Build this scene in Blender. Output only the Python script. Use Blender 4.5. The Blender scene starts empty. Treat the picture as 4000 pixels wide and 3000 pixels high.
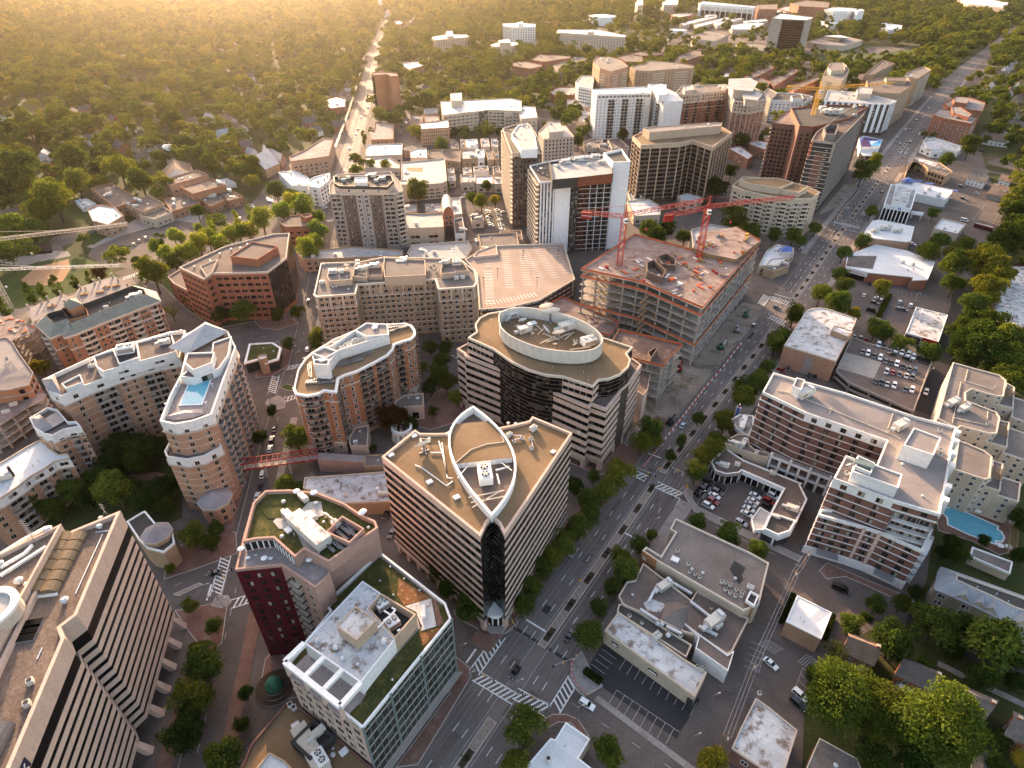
import bpy,bmesh,math,random
import numpy as np
from mathutils import Vector,Matrix
random.seed(11)
S=bpy.context.scene
C=S.collection
PI=math.pi
R=math.radians
FL=2420.0
TH=math.atan2(FL,3350.0)
HC=180.0
FR={'o':(0,0,.553),'e':(1700,1100,2.07375),'d':(2500,1500,2.37),'k':(3000,500,3.318),'m':(0,1000,2.37),'q':(1500,500,3.318),'w':(0,1500,3.318),'r':(3500,500,3.318),'n':(2500,0,3.318)}
for _c in range(4):
 for _r in range(3):
  FR['%d%d'%(_c,_r)]=(_c*1000,_r*1000,1.659)
def at(fr,x,y,h=0.0):
 ox,oy,k=FR[fr]
 u=ox+x/k-2000;v=oy+y/k-1500
 dx,dy,dz=u,FL*math.cos(TH)-v*math.sin(TH),-FL*math.sin(TH)-v*math.cos(TH)
 t=(h-HC)/dz
 return Vector((dx*t,dy*t,h))
def pl(fr,pts,h=0.0):
 return[at(fr,x,y,h).to_2d()for x,y in pts]
def depth_at(p):
 return p.y*math.cos(TH)-(p.z-HC)*math.sin(TH)
CAM=Vector((0,0,HC))
MATS={}
def newmat(name):
 m=bpy.data.materials.new(name);m.use_nodes=True
 nt=m.node_tree;nt.nodes.clear()
 out=nt.nodes.new('ShaderNodeOutputMaterial')
 b=nt.nodes.new('ShaderNodeBsdfPrincipled')
 nt.links.new(b.outputs[0],out.inputs[0])
 return m,nt,b
def noise_node(nt,scale,detail=4,rough=.6,vec=None,stretch=None):
 n=nt.nodes.new('ShaderNodeTexNoise');n.inputs['Scale'].default_value=scale
 n.inputs['Detail'].default_value=detail;n.inputs['Roughness'].default_value=rough
 g=nt.nodes.new('ShaderNodeNewGeometry')
 src=g.outputs['Position']
 if stretch:
  mp=nt.nodes.new('ShaderNodeMapping');mp.inputs['Scale'].default_value=stretch
  nt.links.new(src,mp.inputs[0]);src=mp.outputs[0]
 nt.links.new(src,n.inputs['Vector'])
 return n
def ramp(nt,src,stops):
 r=nt.nodes.new('ShaderNodeValToRGB')
 el=r.color_ramp.elements
 while len(el)<len(stops):el.new(.5)
 for e,(p,c)in zip(el,stops):
  e.position=p;e.color=(c[0],c[1],c[2],1)
 nt.links.new(src,r.inputs[0]);return r
def mixc(nt,fac,a,b,mode='MIX'):
 m=nt.nodes.new('ShaderNodeMix');m.data_type='RGBA';m.blend_type=mode
 for s,v in((0,fac),(6,a),(7,b)):
  if hasattr(v,'links'):nt.links.new(v,m.inputs[s])
  elif s==0:m.inputs[0].default_value=v
  else:m.inputs[s].default_value=(v[0],v[1],v[2],1)
 return m.outputs[2]
def mottled(name,c1,c2,scale=.3,rough=.9,grain=.25,gscale=2.5,lo=.35,hi=.65,stretch=None,stain=None,metal=0,spec=.14,seam=None):
 m,nt,b=newmat(name)
 n=noise_node(nt,scale,6,.65,stretch=stretch)
 r=ramp(nt,n.outputs[0],[(lo,c1),(hi,c2)])
 col=r.outputs[0]
 if stain:
  sc,sl,sh,scs=stain
  n3=noise_node(nt,scs,7,.7)
  f=ramp(nt,n3 .outputs[0],[(sl,(0,0,0)),(sh,(1,1,1))])
  col=mixc(nt,f.outputs[0],col,sc)
 if seam:
  w,h,an,k=seam;bt=nt.nodes.new('ShaderNodeTexBrick');mp=nt.nodes.new('ShaderNodeMapping');g_=nt.nodes.new('ShaderNodeNewGeometry');mp.inputs['Rotation'].default_value=(0,0,an)
  nt.links.new(g_.outputs['Position'],mp.inputs[0]);nt.links.new(mp.outputs[0],bt.inputs['Vector'])
  for nm,v in(('Scale',1),('Brick Width',w),('Row Height',h),('Mortar Size',.09),('Mortar Smooth',.6)):bt.inputs[nm].default_value=v
  bt.inputs['Color1'].default_value=(1,1,1,1);bt.inputs['Color2'].default_value=(1-(1-k)*.6,)*3+(1,);bt.inputs['Mortar'].default_value=(k,k,k,1);col=mixc(nt,1.0,col,bt.outputs[0],'MULTIPLY')
 n2=noise_node(nt,gscale,3,.7)
 g=ramp(nt,n2 .outputs[0],[(.3,(1-grain,)*3),(.7,(1+grain,)*3)])
 col=mixc(nt,1.0,col,g.outputs[0],'MULTIPLY')
 nt.links.new(col,b.inputs['Base Color'])
 b.inputs['Roughness'].default_value=rough;b.inputs['Metallic'].default_value=metal
 b.inputs['Specular IOR Level'].default_value=spec
 MATS[name]=m;return m
def d(c,k):return tuple(v*k for v in c)
def simple(name,c,rough=.8,v=.8,scale=.4,**kw):
 return mottled(name,d(c,v),c,scale,rough,.12,1.5,**kw)
simple('white_panel',(0.756,0.756,0.756),.6,.93)
simple('white_stucco',(0.726,0.704,0.682),.8,.86)
simple('cream_stucco',(.50,.41,.315),.85,.85)
simple('pale_stone',(0.525,0.425,0.344),.85,.85)
simple('pink_precast',(.55,.41,.335),.85,.86,stretch=(1,1,.25))
simple('tan_precast',(.46,.345,.255),.85,.86,stretch=(1,1,.25))
simple('tan_brick',(.38,.27,.175),.9,.82)
simple('buff_brick',(.42,.25,.165),.9,.82)
simple('orange_brick',(.38,.18,.10),.9,.8)
simple('red_brick',(0.299,0.121,0.0713),.9,.78)
simple('dark_brick',(.19,.10,.078),.9,.78)
simple('maroon_panel',(.085,.012,.018),.5,.8)
simple('pink_brick',(0.408,0.258,0.21),.9,.85)
simple('grey_cladding',(.32,.28,.255),.7,.85)
simple('brown_cladding',(.135,.095,.078),.8,.85)
simple('charcoal',(.05,.048,.048),.7,.8)
simple('rust_panel',(.20,.068,.035),.7,.85)
simple('tan_wood',(.36,.22,.12),.8,.8)
simple('concrete',(.36,.32,.285),.9,.78,scale=.2)
simple('raw_concrete',(.47,.41,.36),.92,.6,scale=.25,stain=((.2,.15,.11),.45,.7,.6))
simple('beige_metal',(.56,.53,.48),.5,.9)
simple('teal_glass_frame',(.16,.2,.2),.4,.9)
simple('white_paint',(.78,.77,.75),.5,.93)
simple('ivory_trim',(.54,.47,.39),.7,.9)
simple('red_paint',(.30,.022,.02),.5,.8)
simple('orange_net',(.62,.13,.055),.85,.7,scale=.5)
simple('yellow_paint',(.60,.33,.04),.5,.85)
simple('blue_canvas',(.11,.17,.42),.8,.85)
simple('green_paint',(.05,.17,.10),.5,.85)
simple('bronze_skylight',(.20,.145,.09),.35,.7,scale=.8)
simple('navy_panel',(.035,.03,.06),.5,.8)
simple('sign_red',(.55,.03,.03),.5,.9)
simple('sign_blue',(.05,.14,.45),.5,.9)
simple('sign_pale',(.55,.58,.66),.5,.9)
simple('black_metal',(.02,.02,.021),.4,.8)
simple('steel',(.35,.35,.36),.4,.85,metal=.5)
simple('galvanised',(.55,.56,.58),.45,.85,metal=.3)
simple('timber',(.30,.19,.10),.85,.7,scale=1.5)
simple('bark',(.10,.075,.055),.95,.7,scale=1.0)
mottled('tan_gravel',(.16,.102,.056),(.235,.158,.095),.06,.95,.22,3.0,stain=((.20,.13,.075),.52,.75,.16))
mottled('brown_gravel',(.115,.087,.076),(.17,.133,.117),.08,.95,.3,3.0,stain=((.14,.105,.09),.55,.8,.2))
mottled('tile_roof_brown',(.14,.103,.083),(.20,.15,.12),.1,.9,.28,1.6,stain=((.33,.24,.17),.62,.8,.1),seam=(3,1.5,.95,.75))
mottled('grey_gravel',(.15,.125,.113),(.21,.18,.164),.07,.95,.22,3.0,stain=((.11,.09,.08),.55,.8,.25))
mottled('pale_gravel',(.205,.175,.165),(.28,.245,.23),.06,.95,.15,3.0,stain=((.165,.14,.13),.56,.8,.15))
mottled('white_membrane',(.54,.54,.55),(.63,.63,.64),.06,.6,.06,1.2,stain=((.47,.44,.40),.6,.8,.3),seam=(22,2.6,.6,.84))
mottled('stained_membrane',(.44,.43,.43),(.60,.60,.61),.1,.7,.1,1.2,stain=((.20,.15,.12),.5,.62,.28),seam=(18,2.2,.6,.8))
mottled('grey_membrane',(.33,.31,.30),(.43,.41,.395),.08,.8,.12,1.5,stain=((.26,.235,.215),.54,.7,.3),seam=(16,2.4,.6,.82))
mottled('dark_membrane',(.055,.05,.047),(.085,.076,.07),.1,.85,.2,1.5,stain=((.15,.13,.115),.6,.8,.2))
mottled('metal_roof_grey',(.27,.28,.30),(.34,.35,.37),.15,.45,.08,1.0)
mottled('slate_green',(.155,.165,.14),(.21,.22,.19),.3,.7,.15,2.0)
mottled('metal_roof_mauve',(.24,.215,.225),(.30,.27,.28),.3,.5,.12,2.0)
mottled('shingle_grey',(.10,.088,.082),(.15,.13,.12),.3,.95,.3,3.0)
mottled('shingle_brown',(.15,.105,.08),(.21,.15,.115),.3,.95,.3,3.0)
mottled('green_roof',(.034,.04,.013),(.066,.066,.022),.12,1,.4,2.5,stain=((.12,.095,.03),.5,.66,.3))
mottled('red_sedum',(.22,.085,.035),(.15,.09,.04),.6,1,.4,3.0,stain=((.36,.22,.13),.55,.62,1.2))
mottled('roof_pavers',(.24,.20,.19),(.32,.275,.26),.5,.9,.12,2.0)
mottled('deck_formwork',(.21,.145,.125),(.34,.265,.235),.12,.9,.2,1.0,stain=((.16,.085,.07),.5,.68,.25),seam=(4.8,2.4,.62,.68))
mottled('deck_brown',(.135,.085,.07),(.20,.135,.11),.15,.9,.25,1.2,stain=((.36,.27,.22),.58,.72,.3),seam=(3.6,1.8,.62,.7))
mottled('parking_concrete',(.29,.215,.172),(.38,.29,.24),.05,.9,.1,1.2,stain=((.33,.255,.205),.5,.75,.12),seam=(12,6,.1,.88))
mottled('ground_soil',(.035,.045,.014),(.06,.062,.022),.05,1,.4,1.5,stain=((.10,.085,.05),.55,.75,.03))
mottled('lawn',(.038,.058,.014),(.062,.078,.02),.06,1,.3,2.0,stain=((.095,.085,.03),.55,.8,.08))
mottled('asphalt',(.098,.078,.071),(.135,.11,.10),.05,.9,.16,2.0,stain=((.07,.062,.06),.5,.7,.1))
mottled('avenue_asphalt',(.15,.122,.110),(.20,.165,.15),.04,.85,.12,2.0,stain=((.095,.085,.081),.5,.72,.05))
mottled('tyre_wear',(.12,.098,.09),(.165,.137,.125),.05,.85,.14,2.0,stain=((.16,.135,.125),.5,.62,.12))
mottled('fresh_asphalt',(.035,.032,.034),(.05,.046,.047),.06,.85,.14,2.0,stain=((.07,.06,.058),.55,.8,.12))
mottled('city_paving',(.105,.083,.073),(.15,.122,.108),.05,.95,.2,1.5,stain=((.085,.07,.064),.5,.7,.06))
mottled('pavement',(.25,.215,.195),(.32,.28,.255),.12,.95,.15,1.5,stain=((.19,.15,.135),.5,.7,.2))
mottled('brick_paving',(.15,.082,.063),(.205,.118,.093),.15,.95,.2,2.0,stain=((.24,.165,.135),.55,.75,.2))
mottled('site_dirt',(.22,.17,.13),(.33,.27,.22),.07,1,.3,1.0,stain=((.15,.115,.08),.5,.62,.12))
mottled('infield',(.33,.19,.105),(.38,.23,.13),.06,1,.1,1.0)
mottled('mulch',(.045,.03,.022),(.07,.05,.036),.3,1,.3,2.0)
mottled('cobble',(.22,.175,.145),(.34,.27,.22),1.2,.95,.3,4.0)
mottled('kerb_stone',(.38,.33,.29),(.46,.40,.36),.3,.9,.1,1.0)
mottled('road_paint',(.62,.60,.57),(.74,.72,.69),.5,.7,.12,2.0,stain=((.34,.31,.29),.62,.8,.9))
mottled('faded_paint',(.42,.38,.35),(.52,.48,.44),.5,.8,.15,2.0)
def glass(name,base,rough=.12,var=.9,bright=(.30,.27,.23),sp=.45):
 m,nt,b=newmat(name)
 oi=nt.nodes.new('ShaderNodeObjectInfo');g=nt.nodes.new('ShaderNodeNewGeometry')
 a=nt.nodes.new('ShaderNodeMath');a.operation='ADD'
 nt.links.new(oi.outputs['Random'],a.inputs[0]);nt.links.new(g.outputs['Random Per Island'],a.inputs[1])
 f=nt.nodes.new('ShaderNodeMath');f.operation='FRACT';nt.links.new(a.outputs[0],f.inputs[0])
 r=ramp(nt,f.outputs[0],[(0,d(base,.6)),(.55,base),(var-.05,d(base,1.7)),(min(.995,var+.03),bright)])
 nt.links.new(r.outputs[0],b.inputs['Base Color'])
 b.inputs['Roughness'].default_value=rough;b.inputs['Specular IOR Level'].default_value=sp
 MATS[name]=m
glass('window_glass',(.02,.018,.017),.1,.84)
glass('dark_glass',(.006,.0055,.006),.2,.86,(.07,.06,.05),.2)
glass('green_glass',(.022,.03,.026),.08,.9,(.07,.08,.065))
glass('bronze_glass',(.016,.012,.009),.15,.93,(.09,.065,.04),.3)
def tinted(name,rough=.4,coat=0,spec=.5,metal=0):
 m,nt,b=newmat(name)
 oi=nt.nodes.new('ShaderNodeObjectInfo')
 nt.links.new(oi.outputs['Color'],b.inputs['Base Color'])
 b.inputs['Roughness'].default_value=rough;b.inputs['Coat Weight'].default_value=coat
 b.inputs['Coat Roughness'].default_value=.05
 MATS[name]=m
tinted('car_paint',.3,.8)
def leafmat(name,c1,c2,tr=.42):
 m=bpy.data.materials.new(name);m.use_nodes=True;nt=m.node_tree;nt.nodes.clear()
 out=nt.nodes.new('ShaderNodeOutputMaterial')
 oi=nt.nodes.new('ShaderNodeObjectInfo');g=nt.nodes.new('ShaderNodeNewGeometry')
 r1=ramp(nt,g.outputs['Random Per Island'],[(0,d(c1,.8)),(.55,c1),(1,c2)])
 r2=ramp(nt,oi.outputs['Random'],[(0,(.62,.66,.7)),(.4,(.92,.92,.9)),(.75,(1.2,1.08,.9)),(1,(1.65,1.25,.95))])
 c=mixc(nt,1.0,r1 .outputs[0],r2 .outputs[0],'MULTIPLY')
 c=mixc(nt,1.0,c,oi.outputs['Color'],'MULTIPLY')
 df=nt.nodes.new('ShaderNodeBsdfDiffuse');t=nt.nodes.new('ShaderNodeBsdfTranslucent');mx=nt.nodes.new('ShaderNodeMixShader')
 nt.links.new(c,df.inputs[0])
 ct=mixc(nt,1.0,c,(1.35,1.25,.6),'MULTIPLY');nt.links.new(ct,t.inputs[0])
 mx.inputs[0].default_value=tr
 nt.links.new(df.outputs[0],mx.inputs[1]);nt.links.new(t.outputs[0],mx.inputs[2]);nt.links.new(mx.outputs[0],out.inputs[0])
 MATS[name]=m
leafmat('leaf',(.085,.12,.026),(.16,.19,.045))
leafmat('hedge_leaf',(.028,.042,.012),(.05,.068,.02),.25)
def water():
 m,nt,b=newmat('pool_water')
 n=noise_node(nt,1.2,3,.6)
 r=ramp(nt,n.outputs[0],[(.3,(.10,.36,.46)),(.7,(.17,.46,.56))]);nt.links.new(r.outputs[0],b.inputs['Base Color'])
 b.inputs['Roughness'].default_value=.08;MATS['pool_water']=m
water()
def emis(name,c,k):
 m,nt,b=newmat(name);b.inputs['Base Color'].default_value=(*c,1)
 b.inputs['Emission Color'].default_value=(*c,1);b.inputs['Emission Strength'].default_value=k;MATS[name]=m
emis('lit_lamp',(1,.85,.6),6.0)
class MB:
 def __init__(s):s.v=[];s.f=[];s.m=[];s.mats=[]
 def mi(s,m):
  if m not in s.mats:s.mats.append(m)
  return s.mats.index(m)
 def face(s,pts,m):
  i=len(s.v);s.v+=[tuple(p)for p in pts];s.f.append(tuple(range(i,i+len(pts))));s.m.append(s.mi(m))
 def faces(s,vs,fs,m):
  i=len(s.v);s.v+=[tuple(p)for p in vs];k=s.mi(m)
  for f in fs:s.f.append(tuple(i+j for j in f));s.m.append(k)
 def prism(s,P,z0,z1,side,top=None,bottom=None):
  n=len(P);vs=[(p[0],p[1],z0)for p in P]+[(p[0],p[1],z1)for p in P]
  if side:s.faces(vs,[(i,(i+1)%n,n+(i+1)%n,n+i)for i in range(n)],side)
  if top:s.face([(p[0],p[1],z1)for p in P],top)
  if bottom:s.face([(p[0],p[1],z0)for p in reversed(P)],bottom)
 def box(s,c,sx,sy,sz,ang=0,m='concrete',top=None):
  u=Vector((math.cos(ang),math.sin(ang)));w=Vector((-u.y,u.x));c2=Vector((c[0],c[1]))
  P=[c2+u*a*sx/2+w*b*sy/2 for a,b in((-1,-1),(1,-1),(1,1),(-1,1))]
  s.prism(P,c[2],c[2]+sz,m,top or m,m)
 def cyl(s,c,r,h,n=12,m='steel',r2=None,top=None,cap=True):
  r2=r if r2 is None else r2
  a=[2*PI*i/n for i in range(n)]
  vs=[(c[0]+r*math.cos(t),c[1]+r*math.sin(t),c[2])for t in a]+[(c[0]+r2*math.cos(t),c[1]+r2*math.sin(t),c[2]+h)for t in a]
  s.faces(vs,[(i,(i+1)%n,n+(i+1)%n,n+i)for i in range(n)],m)
  if cap:s.face(vs[n:],top or m)
 def beam(s,a,b,w,m,w2=None):
  a=Vector(a);b=Vector(b);t=(b-a)
  if t.length<1e-5:return
  t.normalize();q=Vector((0,0,1))if abs(t.z)<.9 else Vector((1,0,0))
  u=t.cross(q).normalized();x=t.cross(u);w2=w if w2 is None else w2
  vs=[]
  for p,k in((a,w/2),(b,w2/2)):
   vs+=[p+u*k+x*k,p-u*k+x*k,p-u*k-x*k,p+u*k-x*k]
  s.faces(vs,[(0,1,5,4),(1,2,6,5),(2,3,7,6),(3,0,4,7),(0,3,2,1),(4,5,6,7)],m)
 def mesh(s,name,origin=None):
  me=bpy.data.meshes.new(name)
  v=s.v
  if origin is not None:
   ox,oy,oz=origin;v=[(a-ox,b-oy,c-oz)for a,b,c in v]
  me.from_pydata(v,[],s.f)
  for m in s.mats:me.materials.append(MATS[m])
  me.polygons.foreach_set('material_index',s.m)
  me.update();return me
def link(o,parent=None):
 C.objects.link(o)
 if parent is not None:o.parent=parent
 return o
ORIG={}
def obj(name,mb,parent=None,kind=None,smooth=False):
 og=wloc(parent)if parent is not None else None
 me=mb.mesh(name,og)
 if smooth:me.polygons.foreach_set('use_smooth',[True]*len(me.polygons))
 o=bpy.data.objects.new(name,me);link(o,parent)
 if kind:o['kind']=kind
 return o
def wloc(o):
 l=Vector((0,0,0))
 while o is not None:l+=o.location;o=o.parent
 return l
LM=[]
AUTO=[]
def thing(name,label,cat,loc,group=None,rz=0,mark=None):
 o=bpy.data.objects.new(name,None);o.location=loc;o.rotation_euler=(0,0,rz);o.empty_display_size=.5
 link(o);o['label']=label;o['category']=cat
 if group:o['group']=group
 if mark:LM.append((mark,Vector((loc[0],loc[1]))))
 return o
def tag(o,label,cat,group=None):
 o['label']=label;o['category']=cat
 if group:o['group']=group
 return o
def auto(o,phrase,cat,group):
 0
 o['category']=cat;o['group']=group;AUTO.append((o,phrase));return o
def area(P):
 return sum(P[i][0]*P[(i+1)%len(P)][1]-P[(i+1)%len(P)][0]*P[i][1]for i in range(len(P)))/2
def inset(P,dist):
 0
 n=len(P);sg=1 if area(P)>0 else-1;out=[]
 for i in range(n):
  a,b,c=Vector(P[i-1]),Vector(P[i]),Vector(P[(i+1)%n])
  t1=(b-a).normalized();t2=(c-b).normalized()
  n1=Vector((-t1 .y,t1 .x))*sg;n2=Vector((-t2 .y,t2 .x))*sg
  k=n1+n2
  if k.length<1e-4:out.append(b+n1*dist);continue
  k.normalize();q=max(.35,k.dot(n1));out.append(b+k*dist/q)
 return out
def inside(P,x,y):
 r=False;j=len(P)-1
 for i in range(len(P)):
  xi,yi=P[i][0],P[i][1];xj,yj=P[j][0],P[j][1]
  if(yi>y)!=(yj>y)and x<(xj-xi)*(y-yi)/(yj-yi)+xi:r=not r
  j=i
 return r
FOOT=[]
def foot(P,m=1.5):
 xs=[p[0]for p in P];ys=[p[1]for p in P]
 FOOT.append((min(xs)-m,max(xs)+m,min(ys)-m,max(ys)+m,inset(P,-m)if m else P))
def blocked(x,y):
 return any(a<=x<=b and c<=y<=e and inside(P,x,y)for a,b,c,e,P in FOOT)
def arc(a,b,bulge,n=8):
 0
 a=Vector(a);b=Vector(b);t=b-a;nn=Vector((-t.y,t.x)).normalized()
 return[a.lerp(b,i/n)+nn*bulge*4*(i/n)*(1-i/n)for i in range(1,n)]
UNITS={}
def win_unit(frame='white_paint',gl='window_glass',cols=2,rail=0):
 k=('w',frame,gl,cols,rail)
 if k in UNITS:return UNITS[k]
 mb=MB();t=.07
 for c in range(cols):
  x0=-.5+c/cols;x1=x0+1/cols
  mb.face([(x0,-.02,0),(x1,-.02,0),(x1,-.02,1),(x0,-.02,1)],gl)
 def bar(x0,x1,z0,z1):
  mb.faces([(x0,-.06,z0),(x1,-.06,z0),(x1,-.06,z1),(x0,-.06,z1),(x0,0,z0),(x1,0,z0),(x1,0,z1),(x0,0,z1)],[(0,1,2,3),(0,4,5,1),(3,2,6,7),(1,5,6,2),(4,0,3,7)],frame)
 bar(-.5,.5,-.02,t*.6);bar(-.5,.5,1-t*.5,1.02);bar(-.52,-.52+t,0,1);bar(.52-t,.52,0,1)
 for c in range(1,cols):bar(-.5+c/cols-.02,-.5+c/cols+.02,0,1)
 UNITS[k]=mb;return mb
def balc_unit(slab='pale_stone',rail='black_metal',solid=True,curve=0):
 k=('b',slab,rail,solid,curve)
 if k in UNITS:return UNITS[k]
 mb=MB()
 n=8 if curve else 1
 P=[(-.5,0)]+([(-.5+i/n,-(1-curve)-curve*4*(i/n)*(1-i/n))for i in range(n+1)]if curve else[(-.5,-1),(.5,-1)])+[(.5,0)]
 mb.prism(P,0,.22,slab,slab,slab)
 for i in range(len(P)-1):
  a,b=P[i],P[i+1]
  if solid:mb.face([(*a,.22),(*b,.22),(*b,1.2),(*a,1.2)],rail)
  mb.beam((*a,1.2),(*b,1.2),.07,rail)
  if not solid:mb.beam((*a,.7),(*b,.7),.05,rail)
 UNITS[k]=mb;return mb
UMESH={}
def umesh(mb,name):
 if id(mb)not in UMESH:UMESH[id(mb)]=mb.mesh(name)
 return UMESH[id(mb)]
BLD=[]
def runs(edges,n):
 E_=list(edges);out=[]
 for e in E_:
  if out and(out[-1][-1]+1)%n==e%n:out[-1].append(e)
  else:out.append([e])
 if len(out)>1 and(out[-1][-1]+1)%n==out[0][0]%n:out[0]=out.pop()+out[0]
 return out
class Bld:
 def __init__(s,name,label,cat,fr,pts,h,wall=None,roof=None,pw=.35,ph=.9,pm=None,z0=0,group=None,mark=None,world=None,wname='wall'):
  s.P=world if world else pl(fr,pts,h)
  c=sum(s.P,Vector((0,0)))/len(s.P)
  s.h=h;s.z0=z0
  s.root=thing(name,label,cat,(c.x,c.y,z0),group,mark=mark)
  s.sg=1 if area(s.P)>0 else-1
  s.items={}
  foot(s.P,2.0);BLD.append(s)
  if wall:s.vol(None,s.P,h,z0,wall,roof,pw,ph,pm,wname=wname)
  s.deck=h-ph
 def vol(s,name,P,h,z0,wall,roof=None,pw=.3,ph=.6,pm=None,parent=None,wname='wall'):
  0
  mb=MB();mb.prism(P,z0,h,wall)
  o=obj(name or wname,mb,parent or s.root)
  par=o if name else s.root
  if roof:
   d1=inset(P,pw*.5);mb=MB();mb.face([(p[0],p[1],h-ph)for p in(d1 if area(d1)>0 else d1[::-1])],roof)
   obj('roof',mb,par)
   if ph>.05:
    mb=MB();s.ring(mb,inset(P,-.06),inset(P,pw),h-ph-.3 if pm else h-.25,h+.04,pm or wall,inner0=h-ph)
    obj('parapet',mb,par)
  return o
 def ring(s,mb,A,B,z0,z1,m,inner0=None):
  n=len(A);i0=z0 if inner0 is None else inner0
  for i in range(n):
   a,b,c,e=A[i],A[(i+1)%n],B[(i+1)%n],B[i]
   mb.face([(*a,z0),(*b,z0),(*b,z1),(*a,z1)],m);mb.face([(*a,z1),(*b,z1),(*c,z1),(*e,z1)],m)
   mb.face([(*e,z1),(*c,z1),(*c,i0),(*e,i0)],m);mb.face([(*a,z0),(*e,z0),(*c,z0),(*b,z0)],m)
 def edge(s,i,P=None):
  P=P or s.P;n=len(P);a,b=Vector(P[i%n]),Vector(P[(i+1)%n]);t=(b-a);L=t.length;t=t/L
  sg=1 if area(P)>0 else-1
  nn=Vector((t.y,-t.x))*sg
  return a,b,t,nn,L
 def seen(s,i,P=None,tol=-.1):
  a,b,t,nn,L=s.edge(i,P);m=(a+b)/2
  return nn.dot((Vector((0,0))-m).normalized())>tol
 def put(s,unit,name,p,ang,sx,sy,sz):
  s.items.setdefault(name,[]).append((unit,p,ang,sx,sy,sz))
 def wins(s,edges,zs,pitch=3,w=1.4,wh=1.6,frame='white_paint',gl='window_glass',cols=2,ins=1.0,P=None,skip=None,name='window',xs=None,all_=False):
  u=win_unit(frame,gl,cols)
  for i in edges if edges is not None else range(len(P or s.P)):
   if not all_ and not s.seen(i,P):continue
   a,b,t,nn,L=s.edge(i,P)
   if xs is not None:pos=[x*L for x in xs]
   else:
    n=int((L-2*ins+.3)/pitch)
    if n<1 and L>w+.6:n=1
    pos=[L/2+(k-(n-1)/2)*((L-2*ins)/max(n,1))for k in range(n)]
   ang=math.atan2(nn.x,-nn.y)
   for k,x in enumerate(pos):
    for j,z in enumerate(zs):
     if skip and skip(k,j,len(pos),i):continue
     q=a+t*x+nn*.015
     s.put(u,name,Vector((q.x,q.y,z)),ang,w,1,wh)
 def balcs(s,i,x0,x1,zs,dep=1.5,slab='pale_stone',rail='black_metal',solid=True,curve=0,P=None,door=True,gl='window_glass',hgt=1.0):
  0
  a,b,t,nn,L=s.edge(i,P);w=(x1-x0)*L;q=a+t*(x0+x1)/2*L+nn*.01
  ang=math.atan2(nn.x,-nn.y)
  for z in zs:
   s.put(balc_unit(slab,rail,solid,curve),'balcony',Vector((q.x,q.y,z)),ang,w,dep,hgt)
   if door:
    n=max(1,int(w/3.2))
    for k in range(n):
     qq=a+t*(x0*L+w*(k+.5)/n)+nn*.02
     s.put(win_unit('grey_cladding',gl,2),'window',Vector((qq.x,qq.y,z+.25)),ang,w/n*.8,1,2.2)
 def belt(s,zs,hh,dep,m,edges=None,P=None,name='string_course',top=None):
  0
  P=P or s.P;n=len(P)
  if edges is not None and len(runs(edges,n))>1:
   for r in runs(edges,n):s.belt(zs,hh,dep,m,r,P,name)
   return
  if name in('top_storey','stone_base'):dep=.008
  O=inset(P,-dep)
  for z in zs:
   mb=MB()
   for i in(edges if edges is not None else range(n)):
    j=(i+1)%n;a,b,c,e=O[i],O[j],P[j],P[i]
    mb.face([(*a,z),(*b,z),(*b,z+hh),(*a,z+hh)],m)
    mb.face([(*a,z+hh),(*b,z+hh),(*c,z+hh),(*e,z+hh)],m)
    mb.face([(*a,z),(*e,z),(*c,z),(*b,z)],m)
   obj(name,mb,s.root)
 def glaze(s,z0,z1,fh,bay,gl,edges=None,P=None,name='curtain_wall',off=.03,mull=None,mw=.12,md=.12):
  P=P or s.P;n=len(P)
  if edges is not None and len(runs(edges,n))>1:
   for r in runs(edges,n):s.glaze(z0,z1,fh,bay,gl,r,P,name,off,mull,mw,md)
   return
  O=inset(P,-off);mb=MB();mm=MB();nf=max(1,round((z1-z0)/fh));fh=(z1-z0)/nf
  for i in(edges if edges is not None else range(n)):
   a=Vector(O[i]);b=Vector(O[(i+1)%n]);L=(b-a).length;k=max(1,round(L/bay))
   nn=s.edge(i,P)[3]
   for c in range(k):
    p=a.lerp(b,c/k);q=a.lerp(b,(c+1)/k)
    for f in range(nf):
     z=z0+f*fh;mb.face([(*p,z),(*q,z),(*q,z+fh),(*p,z+fh)],gl)
    if mull:mm.beam((*(p+nn*md/2),z0),(*(p+nn*md/2),z1),mw,mull)
  obj(name,mb,s.root)
  if mull:obj('mullion',mm,s.root)
 def piers(s,i,xs,z0,z1,w,dep,m,P=None,name='pier'):
  a,b,t,nn,L=s.edge(i,P);mb=MB()
  for x in xs:
   c=a+t*x*L+nn*dep/2
   mb2=MB();mb2 .box((c.x,c.y,z0),w,dep,z1-z0,math.atan2(t.y,t.x),m);obj(name,mb2,s.root)
 def unit(s,kind,fr,x,y,ang=0,sc=1,z=None):
  z=s.deck if z is None else z
  p=at(fr,x,y,z);kit(kind,s.root,p,ang,sc)
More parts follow.
